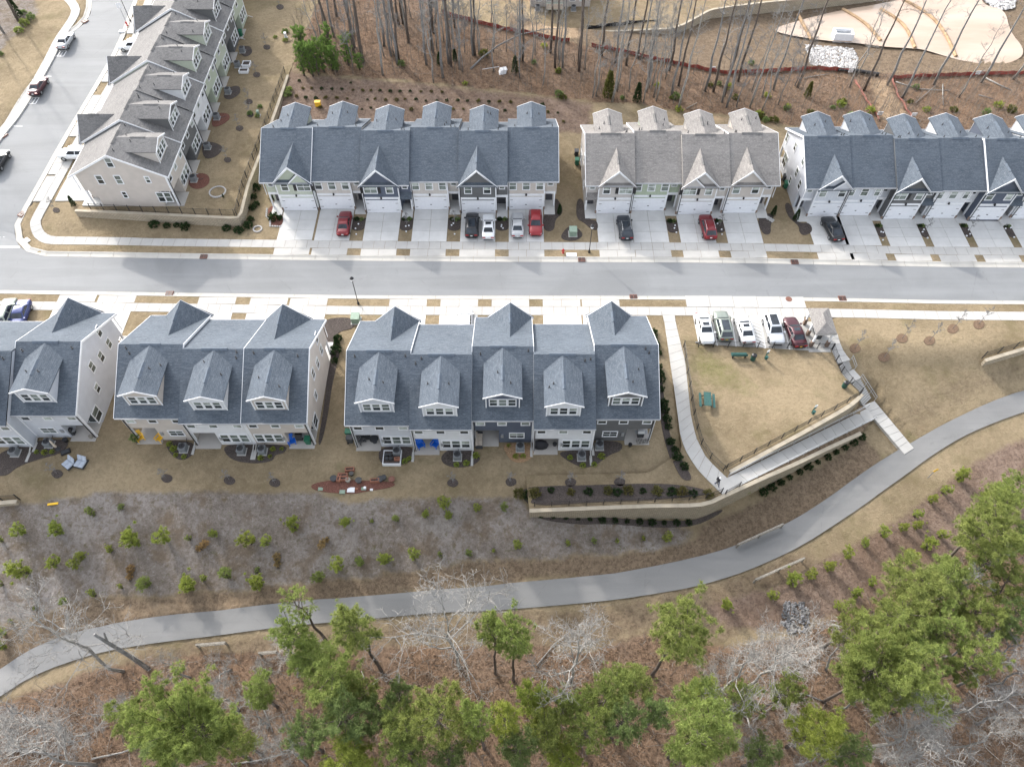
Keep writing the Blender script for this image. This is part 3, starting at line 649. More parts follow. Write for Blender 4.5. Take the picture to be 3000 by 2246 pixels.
def townhouse(org, ang, W, D, wall, label, group, roof='roof_blue', gable=None, gcol=None, upcol=None, entry='R', patio='L', zb=0.0, ends='', rakes='', front=True, rear=True,
              dorm=True, dwall=None, shut=(), nested=None, porch_roof=False, sidewin=(), doorw=4.5, dside=0, triple=True, tri_front=None, endcol=None):
    root = empty('townhouse', (org[0], org[1], zb), ang, label, 'townhouse', group)
    wm = M[wall]; flip = entry == 'L'
    fx = (lambda x: W - x) if flip else (lambda x: x)
    def bx(mb, x0, x1, *r):
        a, b = fx(x0), fx(x1); mb.box(min(a, b), max(a, b), *r)
    gw = W - 1.55                                        # garage bay, then the entry bay
    b = MB()
    bx(b, 0, gw, 0, D - 2, -1.2, 2.75)
    bx(b, gw, W, 1.9, D - 2, -1.2, 2.75)
    pw = W * 0.43
    if patio == 'L': b.box(pw, W, D - 2, D, -1.2, 2.6)
    else: b.box(0, W - pw, D - 2, D, -1.2, 2.6)
    b.build('wall', wm, root)
    u = MB()
    bx(u, 0, gw, 0.002, D - 2, 2.75, WALLH); bx(u, gw, W, 0.55, D - 2, 2.75, WALLH); u.box(0, W, D - 2, D - .002, 2.6, WALLH)
    zr = WALLH + PIT * D / 2
    u.slab([(0, 0.56, WALLH), (0, D - .003, WALLH), (0, D / 2, zr - .12)], (W, 0, 0))
    u.build('upper_wall', M[upcol] if upcol else wm, root)
    # main roof
    ov = .42; ze = WALLH - ov * PIT; x0 = -.28 if 'l' in ends else .0; x1 = W + .28 if 'r' in ends else W
    rf = MB(); th = .16
    rf.slab([(x0, -ov, ze), (x0, D / 2, zr), (x0, D + ov, ze), (x0, D + ov, ze - th), (x0, D / 2, zr - th), (x0, -ov, ze - th)], (x1 - x0, 0, 0))
    ro = rf.build('roof', M[roof], root)
    cx = W / 2 + dside
    rv = MB(); L = rnd.choice([1.1, 1.1, 1.4]); rv.slab([(cx - L, D / 2 - .22, zr - .07), (cx - L, D / 2, zr + .075), (cx - L, D / 2 + .22, zr - .07)], (2 * L, 0, 0)); rv.build('ridge_vent', M['vent' if roof == 'roof_blue' else 'vent_g'], ro)
    for k in range(2):
        yy = D / 2 + rnd.choice([-1, 1]) * rnd.uniform(.5, 1.2) if not dorm else D / 2 + rnd.uniform(.3, .8) * rnd.choice([1, 1.2]); xx = rnd.choice([rnd.uniform(.5, 1.3), rnd.uniform(W - 1.3, W - .5)])
        zz = zr - abs(yy - D / 2) * PIT; v = MB(); v.cyl(xx, yy, zz - .1, zz + .38, .055, n=7); v.lathe([(.13, zz - .06), (.1, zz + .05)], 8, c=(xx, yy, 0)); v.build('vent_pipe', M['dark'], ro)
    tr0 = MB(); tr0.box(x0, x1, -ov - .07, -ov - .001, ze - th - .03, ze - .01); tr0.build('gutter', M['trim' if roof == 'roof_bl' else 'gutter'], root); tr0 = MB(); tr0.box(x0, x1, D + ov + .001, D + ov + .07, ze - th - .03, ze - .01); tr0.build('gutter', M['trim' if roof == 'roof_bl' else 'gutter'], root)
    for sx, key in ((x0, 'l'), (x1, 'r')):
        if key in ends or key in rakes:
            d = -.05 if key == 'l' else .05
            rk = MB(); w2 = .26
            rk.slab([(sx, -ov, ze + .03), (sx, D / 2, zr + .03), (sx, D / 2, zr - w2), (sx, -ov, ze - w2)], (d, 0, 0)); rk.slab([(sx, D + ov, ze + .03), (sx, D / 2, zr + .03), (sx, D / 2, zr - w2), (sx, D + ov, ze - w2)], (d, 0, 0))
            rk.build('rake_board', M['trim'], root)
    class TR:
        def box(q, *a): q.nm = getattr(q, 'nm', 'corner_board'); m_ = MB(); m_.box(*a); m_.build(q.nm, M['trim'], root)
    tr = TR()
    # corner boards
    for xx in (fx(.06), fx(gw - .06)): tr.box(xx - .075, xx + .075, -.045, -.002, 0, WALLH - .12)
    for xx in (.07, W - .07): tr.box(xx - .08, xx + .08, D + .002, D + .04, .0 if ((xx < 1) != (patio == 'L')) else 2.6, WALLH - .1)
    for key, xx, d in (('l', 0, -1), ('r', W, 1)):
        if key in ends:
            for yy in (1.0 if False else .1, D - .1): tr.box(min(xx, xx + d * .04) if d < 0 else xx + .002, max(xx, xx + d * .04) if d > 0 else xx - .002, yy - .09, yy + .09, 2.75 if yy < 1 and ((key == 'r') == (not flip)) else 0, WALLH - .1)
    # front
    tr.nm = 'header_board'
    gcx = gw / 2; dw = min(doorw, gw - .5)
    tr.box(*sorted((fx(.02), fx(gw - .02))), -.06, -.003, 2.5, 2.85)
    tr.nm = 'door_casing'
    for s in (-1, 1): tr.box(*sorted((fx(gcx + s * dw / 2), fx(gcx + s * (dw / 2 + .16)))), -.05, -.003, 0, 2.5)
    # entry: beam, post, slab
    tr.nm = 'porch_beam'
    bx(tr, gw + .001, W - .02, .50, .72, 2.42, 2.82)
    tr.nm = 'porch_post'
    bx(tr, W - .24, W - .04, .52, .72, 0.12, 2.42)
    if front:
        if round(dw, 2) not in GD:
            g = MB()
            for r in range(4):
                z0 = .02 + r * .57; g.box(-dw / 2, dw / 2, -.035, -.004, z0, z0 + .555)
                for c in range(8):
                    cw_ = dw / 8; g.box(-dw / 2 + c * cw_ + .07, -dw / 2 + (c + 1) * cw_ - .07, -.05, -.036, z0 + .1, z0 + .455)
            GD[round(dw, 2)] = g.mesh('garage_door', M['garage'])
        gd = inst('garage_door', GD[round(dw, 2)], root, (fx(gcx), 0, .0))
        hd = MB(); hd.box(-.12, .12, -.085, -.052, .9, 1.0); hd.build('handle', M['black'], gd)
        for s in (-1, 1):
            for z in (.5, 1.75):
                hh = MB(); hh.box(*sorted((s * (dw / 2 - .42), s * (dw / 2 - .05))), -.075, -.052, z, z + .05); hh.build('hinge', M['black'], gd)
        lp = MB(); lp.lathe([(.05, .30), (.12, .22), (.14, .0), (.06, -.06)], 8); lp.box(-.04, .04, 0, .16, .12, .2); lp.build('wall_lamp', M['black'], root, (fx(gcx), -.2, 2.72))
        dr = MB(); bx(dr, gw + .28, W - .32, 1.86, 1.899, .1, 2.2); dr.build('front_door', M['door'], root)
        sl = MB(); bx(sl, gw + .002, W - .02, -1.1, 1.9, -.4, .1); sl.build('porch', M['conc2'], root)
        # brick feet of the garage piers
        for s in (-1, 1): bk = MB(); bk.box(*sorted((fx(gcx + s * (dw / 2 + .17)), fx(gcx + s * (dw / 2 + .40)))), -.07, -.006, -.1, .55); bk.build('brick_pier', M['brickp'], root)
        if gable:
            for k in range(tri_front or 2):
                n = tri_front or 2; xx = gcx + (k - (n - 1) / 2) * (2.6 if n == 2 else 1.9)
                big = n == 2 and k == (shut[0] if shut else 5)
                window(root, fx(xx), 0, 4.25, 1.7 if big else .86, 1.3)
                if big:
                    for s in (-1, 1):
                        sh = MB(); sh.box(fx(xx) + s * 1.2 - .2, fx(xx) + s * 1.2 + .2, -.06, -.01, 3.55, 4.95); sh.build('shutter', M['black'], root)
        else:
            for k in range(3): window(root, fx(gcx + (k - 1) * 1.85), 0, 4.3, .88, 1.35)
        window(root, fx(gw + .78), .55, 4.45, .62, 1.0)
        if gable:
            hw = gw / 2 - .1; S = 1.02; gc = fx(gcx); zg = WALLH - .12; zp = zg + hw * S; e = .30; yo = -.5
            zev = zp - (hw + e) * S; yb = (zp - WALLH) / PIT
            gwall = MB(); gwall.slab([(gc - hw, -.06, zg), (gc + hw, -.06, zg), (gc, -.06, zp - .1)], (0, .05, 0)); gwall.build('gable_wall', M[gcol] if gcol else wm, root)
            gr = MB()
            for s in (-1, 1):
                pe = (gc + s * (hw + e), yo, zev); ye = (zev - WALLH) / PIT + .0
                gr.slab([(gc, yo, zp + .02), (gc + s * (hw + e), yo, zev), (gc + s * (hw + e), ye, zev + .04), (gc, yb + .2, zp + .05)], (0, 0, -.13))
            go = gr.build('gable_roof', M[roof], root)
            rv = MB(); rv.slab([(gc - .2, 1.0, zp - .10), (gc, 1.0, zp + .10), (gc + .2, 1.0, zp - .10)], (0, 1.5, 0)); rv.build('ridge_vent', M['vent' if roof == 'roof_blue' else 'vent_g'], go)
            rk = MB()
            for s in (-1, 1):
                a = (gc, yo - .001, zp + .04); c = (gc + s * (hw + e + .03), yo - .001, zev + .02)
                rk.slab([a, c, (c[0], c[1], c[2] - .27), (a[0], a[1], a[2] - .33)], (0, -.06, 0))
            if nested:
                n0 = gc + nested * hw * .42; nh = hw * .56; nz = zg + nh * S
                for s in (-1, 1):
                    a = (n0, -.50, nz + .02); c = (n0 + s * (nh + .1), -.50, zg - .08)
                    rk.slab([a, c, (c[0], c[1], c[2] - .22), (a[0], a[1], a[2] - .26)], (0, -.05, 0))
                ng = MB(); ng.slab([(n0 - nh, -.42, zg - .1), (n0 + nh, -.42, zg - .1), (n0, -.42, nz - .1)], (0, .35, 0)); ng.build('gable_wall', M[gcol] if gcol else wm, root)
                nr = MB()
                for s in (-1, 1): nr.slab([(n0, -.5, nz + .03), (n0 + s * (nh + .1), -.5, zg - .08), (n0 + s * (nh + .1), -.07, zg - .08), (n0, -.07, nz + .03)], (0, 0, -.06))
                nr.build('gable_roof', M[roof], root)
            rk.build('rake_board', M['trim'], root)
            pn = MB(); pn.slab([(gc - hw - .05, -.55, zg - .28), (gc + hw + .05, -.55, zg - .28), (gc + hw + .05, -.06, zg + .04), (gc - hw - .05, -.06, zg + .04)], (0, 0, -.08)); pn.build('pent_roof', M[roof], root)
        if porch_roof:
            pr = MB(); a, c = sorted((fx(gw + .03), fx(W + .1))); pr.slab([(a, -.25, 2.72), (c, -.25, 2.72), (c, .54, 3.25), (a, .54, 3.25)], (0, 0, -.1)); pr.build('porch_roof', M[roof], root)
    ds = MB(); xx = fx(W - .05) + (-.06 if not flip else .06); ds.box(xx - .05, xx + .05, -.12, -.05, 0, WALLH - .3) if False else ds.box(fx(.16) - .045, fx(.16) + .045, -.12, -.046, .05, WALLH - .3)
    ds.build('downspout', M['black'], root); ds = MB()
    ds.box((.10 if patio == 'L' else W - .19), (.19 if patio == 'L' else W - .10), D + .042, D + .12, .05, WALLH - .3)
    ds.build('downspout', M['black'], root)
    # rear dormer
    if dorm:
        dx = W / 2 + dside; hw = 1.75; zp = zr - .06; e = .3; s_ = .40; yf = D - .85; dz = zp - (hw + e) * s_; zb0 = WALLH + PIT * (D - yf) - .05; zw = zp - hw * s_ - .1
        dwl = MB(); dwl.slab([(dx - hw, yf, zb0), (dx + hw, yf, zb0), (dx + hw, yf, zw), (dx, yf, zp - .1), (dx - hw, yf, zw)], (0, -.05, 0))
        for s in (-1, 1):
            dwl.slab([(dx + s * hw, yf - .05, zb0), (dx + s * hw, yf - .05, zw), (dx + s * hw, D - (zw - WALLH) / PIT - .1, zw)], (-s * .05, 0, 0))
        do = dwl.build('dormer', M[dwall] if dwall else wm, root)
        dr = MB()
        for s in (-1, 1):
            yv = D - (dz - WALLH) / PIT
            dr.slab([(dx, yf + .28, zp), (dx + s * (hw + e), yf + .28, dz), (dx + s * (hw + e), yv - .1, dz + .03), (dx, D - (zp - WALLH) / PIT - .15, zp + .03)], (0, 0, -.12))
        dr.build('dormer_roof', M[roof], do)
        dv = MB(); dv.slab([(dx - .22, yf - 3.4, zp - .07), (dx, yf - 3.4, zp + .08), (dx + .22, yf - 3.4, zp - .07)], (0, 2.0, 0)); dv.build('ridge_vent', M['vent' if roof == 'roof_blue' else 'vent_g'], do)
        for k in range(2):
            xx = dx + rnd.choice([-1, 1]) * rnd.uniform(.5, 1.6); yy = yf - rnd.uniform(1.0, 4.4); zz = zp - abs(xx - dx) * s_
            v = MB(); v.cyl(xx, yy, zz - .1, zz + .35, .05, n=7); v.lathe([(.13, zz - .1), (.1, zz + .04)], 8, c=(xx, yy, 0)); v.build('vent_pipe', M['dark'], do)
        dt = MB()
        for s in (-1, 1):
            dt.slab([(dx, yf + .281, zp + .02), (dx + s * (hw + e + .02), yf + .281, dz + .01), (dx + s * (hw + e + .02), yf + .281, dz - .2), (dx, yf + .281, zp - .2)], (0, .05, 0))
            dt.box(dx + s * hw - .06, dx + s * hw + .06, yf + .002, yf + .05, zb0, zw)
        dt.build('dormer_trim', M['trim'], do)
        for k in range(3): window(do, dx + (k - 1) * .98, yf, zb0 + 1.0, .74, 1.15, 'r')
    # rear wall
    if rear:
        for xx in (.85, W / 2 + .1, W - .85): window(root, xx, D, 4.32, .82, 1.05, 'r', g=rnd.choice([('glass2', 'glass'), ('blind', 'blind'), ('blind', 'glass'), ('glass2', 'glass2')]))
        c0 = (pw + W) / 2 if patio == 'L' else (W - pw) / 2
        if triple:
            for k in range(3): window(root, c0 + (k - 1) * 1.05, D, 1.5, .82, 1.42, 'r')
        else: window(root, c0 - .1, D, 1.55, 1.5, .95, 'r')
        a, c = (0, pw) if patio == 'L' else (W - pw, W)
        pt = MB(); pt.box(a + .05, c - .02, D - 1.99, D + .55, -.35, .06); pt.build('patio', M['patio'], root)
        sd_ = inst('sliding_door', window_mesh(1.9, 2.0, False, True)[0], root, ((a + c) / 2, D - 2.0, 1.1), (0, 0, math.pi)); inst('pane', window_mesh(1.9, 2.0, False, True)[1]['glass'], sd_); inst('pane', window_mesh(1.9, 2.0, False, True)[1]['glass'], sd_, (0, 0, 0), (0, math.pi, 0))
        po = MB(); xx = a + .12 if patio == 'L' else c - .12; po.box(xx - .1, xx + .1, D - .2, D + .0 - .004, .06, 2.6); po.build('patio_post', M['trim'], root)
        mt = MB(); q = (pw + .35 if patio == 'L' else W - pw - .35); mt.box(q - .15, q + .15, D + .003, D + .14, 1.2, 1.75); mt.build('meter_box', M['gmetal'], root)
        sp = MB(); q = W - .15 if patio == 'L' else .15; sp.tube([(q, D + .15, .35), (q, D + 1.0, .06)], .07, 6); sp.box(q - .14, q + .14, D + .7, D + 1.9, -.08, .07); sp.build('splash_block', M['conc'], root)
    for (sd_, yy, zz, w, h) in sidewin:
        window(root, 0 if sd_ == 'l' else W, yy, zz, w, h, 'l' if sd_ == 'l' else 'e')
    return root
M['brickp'] = plain('red_brick_pier', (0.20, 0.145, 0.115), 0.8, 0.2, 0.35, 9)

DRIVES = []
def driveway(x0, x1, yg, ys_, label, rows=3):
    """slabs from the garage (yg) to the sidewalk edge (ys_)"""
    root = empty('driveway', ((x0 + x1) / 2, (yg + ys_) / 2, 0)); tag(root, label, 'driveway', 'concrete driveways', 'structure')
    cx, cy = (x0 + x1) / 2, (yg + ys_) / 2; hx = (x1 - x0) / 2
    a, b = sorted((yg, ys_)); L = (b - a) / rows
    for i in range(2):
        for k in range(rows):
            mb = MB(); w = hx - JG; l = L - JG; mb.box(-w / 2, w / 2, -l / 2, l / 2, -.3, .035)
            mb.build('slab', M['conc2'], root, (x0 + hx * (i + .5) - cx, a + L * (k + .5) - cy, 0))
def apron(root_label, x0, x1, ya, yb):
    root = empty('driveway_apron', ((x0 + x1) / 2, (ya + yb) / 2, 0)); tag(root, root_label, 'driveway apron', 'driveway aprons across the verge', 'structure')
    a, b = sorted((ya, yb)); w = (x1 - x0) / 2 - JG
    for s in (-1, 1): mb = MB(); mb.box(-w / 2, w / 2, -(b - a) / 2 + .02, (b - a) / 2 - .02, -.3, .032); mb.build('slab', M['conc'], root, (s * (x1 - x0) / 4, 0, 0))
def edgeY(line, x):
    P = sorted([(p[0], p[1]) for p in line if True]); X = [p[0] for p in P]
    return float(np.interp(x, X, [p[1] for p in P]))
mainline = [p for p in EU if p[1] < 70.2 and p[0] > -58]
ORD = ['first', 'second', 'third', 'fourth', 'fifth', 'sixth', 'seventh', 'eighth']
def row_front(X0, W, specs, group, where):
    for i, s in enumerate(specs):
        s = dict(s); y = s.pop('y'); lab = s.pop('label'); w = s.pop('W', W); dl = s.pop('drive', None); D = s.pop('D', 12.9 if X0 < 7 else 12.3)
        x = X0; X0 += w
        townhouse((x, y), 0.0, w, D, s.pop('wall'), lab, group, **s)
        gw = w - 1.55; e = s.get('entry', 'R'); c = x + (gw / 2 if e == 'R' else w - gw / 2)
        yk = edgeY(mainline, c)
        driveway(c - 2.42, c + 2.42, y - .06, yk + OU[3] + .02, 'concrete driveway, %s from the left %s' % (ORD[i], where))
        apron('apron slab pair, %s from the left %s' % (ORD[i], where), c - 2.42, c + 2.42, yk + OU[1] + .02, yk + OU[2] - .02)
SW_L = [('l', 6.2, 7.0, .7, 1.25), ('l', 6.4, 4.3, .7, 1.3), ('l', 4.0, 1.7, .6, 1.0), ('l', 10.2, 1.6, 1.4, 1.7)]
G1 = 'townhouses of the six-unit row across the street'
row_front(-33.95, 6.67, [
 dict(y=78.54, wall='sage', gable=True, gcol='sage_lap', nested=1, entry='L', shut=(0,), ends='l', rakes='r', label='sage green end townhouse with double gable, left end of the six-unit row', sidewin=SW_L),
 dict(y=78.80, wall='greige', upcol='beige', label='greige townhouse with plain eaves and red car, second of the six-unit row', rakes=''),
 dict(y=78.03, wall='navy', gable=True, gcol='navy', shut=(0,), porch_roof=True, tri_front=None, label='dark navy townhouse with gable, third of the six-unit row'),
 dict(y=78.72, wall='beige', label='beige townhouse with empty driveway, fourth of the six-unit row'),
 dict(y=77.97, wall='dgrey', gable=True, gcol='dgrey', label='dark grey gabled townhouse with black and white cars, fifth of the six-unit row'),
 dict(y=78.72, wall='beige', upcol='tan', ends='r', label='beige end townhouse with silver car and red SUV, right end of the six-unit row')], G1, 'before the six-unit row')
row_front(10.25, 6.42, [
 dict(y=77.92, wall='greige', gable=True, gcol='greige', shut=(0,), entry='L', porch_roof=True, roof='roof_grey', ends='l', label='greige gabled townhouse with dark SUV, left end of the grey-roofed row', sidewin=SW_L),
 dict(y=78.47, wall='sage_b', roof='roof_grey', rakes='l', label='pale green townhouse, second of the grey-roofed row'),
 dict(y=77.72, wall='greige', upcol='beige', gable=True, gcol='greige', nested=-1, shut=(0,), roof='roof_grey', label='cream townhouse with double gable and red SUV, third of the grey-roofed row'),
 dict(y=78.00, wall='tan', gable=True, gcol='tan', porch_roof=False, roof='roof_grey', ends='r', rakes='l', label='tan gabled townhouse, right end of the grey-roofed row')], 'townhouses of the grey-roofed four-unit row', 'before the grey-roofed row')
SW_B3 = [('l', 11.6, 4.4, .8, 1.3), ('l', 9.6, 2.0, 1.5, 1.9), ('l', 8.0, 5.6, .7, 1.2), ('l', 4.0, 6.4, .8, 1.3), ('l', 4.6, 3.9, .8, 1.3), ('l', 2.4, 3.6, .8, 1.3), ('l', 5.6, 1.7, .6, 1.0)]
row_front(39.85, 5.95, [
 dict(y=77.30, wall='lgrey', upcol='lgrey_b', gable=True, gcol='lgrey', nested=1, shut=(5,), entry='L', ends='l', label='light grey end townhouse with double gable and black car, left end of the right-hand row', sidewin=SW_B3, doorw=4.3),
 dict(y=77.49, wall='lgrey_b', label='light grey plain-eaved townhouse, second of the right-hand row', doorw=4.3),
 dict(y=76.78, wall='dgrey', gable=True, gcol='dgrey', shut=(0,), porch_roof=True, label='charcoal gabled townhouse, third of the right-hand row', doorw=4.3),
 dict(y=76.94, wall='white_sd', label='white townhouse, fourth of the right-hand row', doorw=4.3),
 dict(y=76.40, wall='navy', gable=True, gcol='navy', rakes='l', zb=.25, porch_roof=True, label='navy gabled townhouse, fifth of the right-hand row', doorw=4.3),
 dict(y=76.7, wall='white_sd', zb=.35, label='white townhouse cut by the right edge of the picture', doorw=4.3)], 'townhouses of the right-hand row across the street', 'before the right-hand row')

def row_rear(XR, W, specs, group, where):
    """rows seen from behind; local x runs to the west. listed from the right"""
    D = 13.3
    for i, s in enumerate(specs):
        s = dict(s); yr = s.pop('yr'); lab = s.pop('label'); x = XR; XR -= W
        townhouse((x, yr + D), math.pi, W, D, s.pop('wall'), lab, group, **s)
        gw = W - 1.55; e = s.get('entry', 'R'); c = x - (gw / 2 if e == 'R' else W - gw / 2)
        yk = edgeY(EL, c)
        driveway(c - 2.42, c + 2.42, yr + D + .06, yk - OL[3] - .02, 'concrete driveway, %s from the right %s' % (ORD[i], where), 2)
        apron('apron slab pair, %s from the right %s' % (ORD[i], where), c - 2.42, c + 2.42, yk - OL[1] - .02, yk - OL[2] + .02)
G5 = 'townhouses of the near five-unit row seen from behind'
row_rear(15.42, 6.56, [
 dict(yr=41.0, wall='dgrey', gable=True, gcol='dgrey', entry='L', patio='L', ends='l', rakes='r', triple=False, label='dark grey townhouse with firewood on the patio, right end of the near five-unit row', dside=.15),
 dict(yr=39.75, wall='white_sd', dwall='white_sd', entry='R', patio='R', label='white townhouse with covered grill, second from the right of the near five-unit row', dside=.2),
 dict(yr=40.8, wall='navy', gable=True, gcol='navy', entry='R', patio='R', triple=False, rakes='lr', label='navy townhouse with beige patio sofa, middle of the near five-unit row'),
 dict(yr=39.72, wall='white_sd', entry='R', patio='R', label='white townhouse with two blue chairs, second from the left of the near five-unit row', dside=.0),
 dict(yr=40.22, wall='lgrey', gable=True, gcol='lgrey', entry='R', patio='R', ends='r', rakes='l', label='light grey townhouse with garden box, left end of the near five-unit row', dside=.1)], G5, 'behind the near five-unit row')
SWR = [('l', 11.2, 1.6, 1.2, 1.7), ('l', 8.8, 3.2, .7, 1.1), ('l', 3.4, 6.6, .7, 1.3), ('l', 5.4, 4.6, .75, 1.3), ('l', 7.4, 5.4, .75, 1.3), ('l', 3.2, 4.2, .7, 1.2)]
row_rear(-22.0, 6.67, [
 dict(yr=40.5, wall='tan', gable=True, gcol='tan', entry='L', patio='L', ends='l', rakes='r', label='tan townhouse with green bin on its patio, right end of the near three-unit row', sidewin=SWR, dside=.1),
 dict(yr=40.5, wall='white_sd', entry='R', patio='R', zb=-.05, label='white townhouse, middle of the near three-unit row', dside=-.1),
 dict(yr=41.1, wall='tan', gable=True, gcol='tan', entry='R', patio='R', ends='r', rakes='l', triple=False, label='tan townhouse with yellow chairs, left end of the near three-unit row', dside=.25)], 'townhouses of the near three-unit row seen from behind', 'behind the near three-unit row')
row_rear(-46.75, 6.7, [
 dict(yr=41.45, wall='lgrey', gable=True, gcol='lgrey', entry='L', patio='L', ends='l', rakes='r', triple=False, label='light grey end townhouse with patio grill, nearest the left edge gap', sidewin=SWR, dside=.2),
 dict(yr=40.2, wall='lgrey', entry='R', patio='R', zb=-.02, label='light grey townhouse cut by the left edge of the picture', dside=0)], 'townhouses cut by the left edge', 'at the left edge')
# side street row: faces west
BLX = -58.75
specs = [('tan', False, 'R', 'tan end townhouse with wide gable wall, nearest of the diagonal side street row'), ('dgrey', True, 'L', 'dark grey townhouse, second of the side street row'), ('white_sd', False, 'R', 'white townhouse, third of the side street row'),
         ('sage_lap', True, 'L', 'sage green townhouse, fourth of the side street row'), ('sage', False, 'R', 'pale sage townhouse with garden boxes, fifth of the side street row'), ('dgrey', True, 'L', 'dark grey townhouse, sixth of the side street row'), ('sage_lap', False, 'R', 'farthest visible townhouse of the side street row')]
Yb = 77.75
for i, (wl, gb, en, lab) in enumerate(specs):
    w = 6.72; zb = zS3(0, Yb + 3.4); y1 = Yb + w
    townhouse((BLX - (.5 if gb else 0), y1), -math.pi / 2, w, 12.5 + (.5 if gb else 0), wl, lab, 'townhouses of the side street row', roof='roof_bl', gable=gb or None, gcol=wl if gb else None, entry=en, patio='R', zb=zb, ends='r' if i == 0 else '', rakes='r' if i in (1, 3, 5) else ('l' if i == 2 else ''), dside=-.1,
              sidewin=[('r', 6.0, 7.4, .75, 1.35), ('r', 3.5, 4.6, .75, 1.3), ('r', 6.0, 4.6, .75, 1.3), ('r', 9.9, 4.6, .5, .95), ('r', 5.7, 2.0, .5, .95), ('r', 10.5, 1.6, .8, 1.5), ('r', 11.5, 1.6, .8, 1.5)] if i == 0 else ())
    # driveway towards the west
    gw = w - 1.55; cyy = y1 - (gw / 2 if en == 'R' else w - gw / 2); sp_ = sorted([(p[1], p[0]) for p in side]); xe = lambda y: float(np.interp(y, [q[0] for q in sp_], [q[1] for q in sp_]))
    root = empty('driveway', (0, 0, 0)); tag(root, 'concrete driveway, %s along the left side street' % ORD[i], 'driveway', 'concrete driveways', 'structure')
    for s in (-1, 1):
        for (a, bb, mt) in ((OU[3] + .12, None, 'conc2'), (OU[1] + .05, OU[2] - .05, 'conc')):
            y0, y9 = (cyy - 2.4, cyy - .03) if s < 0 else (cyy + .03, cyy + 2.4); k_ = 1.12
            q = [(xe(y0) + a * k_, y0), (BLX - .1 if bb is None else xe(y0) + bb * k_, y0), (BLX - .1 if bb is None else xe(y9) + bb * k_, y9), (xe(y9) + a * k_, y9)]
            if q[1][0] - q[0][0] < .4: continue
            mb = MB(); mb.slab([(x, y, max(float(zbase(x, y)[0]) + .12, 0)) for x, y in q], (0, 0, -.4)); mb.build('slab', M[mt], root)
    Yb = y1
townhouse((BLX + 1.2, 139), -math.pi / 2, 6.7, 13.0, 'sage_lap', 'pale green townhouse cut by the top edge at left', 'townhouses of the side street row', roof='roof_bl', patio='R', zb=2.9, ends='r')

# ------------------------------------------------------------------ greenway path, walls, ramp, stairs, lot
PU = FV((-60, 1478), (0, 1447), (60, 1405), (130, 1375), (215, 1352), (350, 1330), (480, 1318), (600, 1303), (720, 1292), (850, 1283), (960, 1272), (1080, 1262), (1200, 1252), (1320, 1240), (1440, 1218), (1540, 1195), (1640, 1160), (1720, 1120), (1790, 1075), (1850, 1030), (1910, 990), (1970, 955), (2040, 915), (2130, 872), (2212, 843), (2300, 815))
PL = FV((-60, 1545), (0, 1505), (60, 1465), (140, 1432), (230, 1405), (340, 1388), (450, 1375), (560, 1360), (680, 1347), (760, 1340), (850, 1332), (960, 1322), (1080, 1318), (1180, 1310), (1290, 1300), (1400, 1285), (1500, 1268), (1580, 1245), (1650, 1218), (1730, 1180), (1800, 1135), (1860, 1095), (1900, 1065), (1950, 1030), (2010, 985), (2080, 942), (2150, 912), (2212, 890), (2300, 862))
pu = [p[:2] for p in TT(PU, True)]; pl = [p[:2] for p in TT(PL, True)]
GZ = gz.reshape(GX.shape)
def zmesh(x, y):
    """height of the ground sheet as built"""
    i = int(np.clip(np.searchsorted(xs, x) - 1, 0, nx - 2)); j = int(np.clip(np.searchsorted(ys, y) - 1, 0, ny - 2))
    a = (x - xs[i]) / (xs[i + 1] - xs[i]); b = (y - ys[j]) / (ys[j + 1] - ys[j])
    return float(GZ[j, i] * (1 - a) * (1 - b) + GZ[j, i + 1] * a * (1 - b) + GZ[j + 1, i] * (1 - a) * b + GZ[j + 1, i + 1] * a * b)
pa, pb = resn(smooth(pu, 1), 220), resn(smooth(pl, 1), 220)
tag(strip_mesh('greenway_path', pa, pb, lambda x, y: float(zbase(x, y)[0]) + .12, M['path'], 3), 'curving grey asphalt greenway path below the houses', 'path', kind='structure')
def ribbon_wall(name, top, zbot, label, th=0.34, cap=True, cat='retaining wall', group=None):
    """top: list of (x,y,z) along the crest; zbot(x,y) foot level"""
    root = empty(name, (top[0][0], top[0][1], zbot(top[0][0], top[0][1])), 0, label, cat, group); o = np.array(root.location)
    T_ = dens(top, 1.2); A = offs([p[:2] for p in T_], th / 2); B = offs([p[:2] for p in T_], -th / 2)
    mb = MB(); n = len(T_)
    for i in range(n - 1):
        z0, z1 = T_[i][2], T_[i + 1][2]; w = [min(zbot(*q), z - .15) - .4 for q, z in ((T_[i][:2], z0), (T_[i + 1][:2], z1))]
        q = [(*A[i], w[0]), (*A[i + 1], w[1]), (*B[i + 1], w[1]), (*B[i], w[0])]; t = [(*A[i], z0), (*A[i + 1], z1), (*B[i + 1], z1), (*B[i], z0)]
        for f in ((q[0], q[1], t[1], t[0]), (q[2], q[3], t[3], t[2]), (t[0], t[1], t[2], t[3])): mb.poly([np.array(v) - o for v in f])
        if i == 0: mb.poly([np.array(v) - o for v in (q[3], q[0], t[0], t[3])])
        if i == n - 2: mb.poly([np.array(v) - o for v in (q[1], q[2], t[2], t[1])])
    mb.build('block_face', M['wall'], root)
    if cap:
        A = offs([p[:2] for p in T_], th / 2 + .04); B = offs([p[:2] for p in T_], -th / 2 - .05)
        for i in range(n - 1):
            c = MB(); f = [np.array(v) - o for v in ((*A[i], T_[i][2] + .1), (*A[i + 1], T_[i + 1][2] + .1), (*B[i + 1], T_[i + 1][2] + .1), (*B[i], T_[i][2] + .1))]
            d = (f[1] - f[0]) / np.linalg.norm(f[1] - f[0]) * .008
            f = [f[0] + d, f[1] - d, f[2] - d, f[3] + d]; c.slab(f, (0, 0, -.098)); c.build('cap_stone', M['cap'], root)
    return root
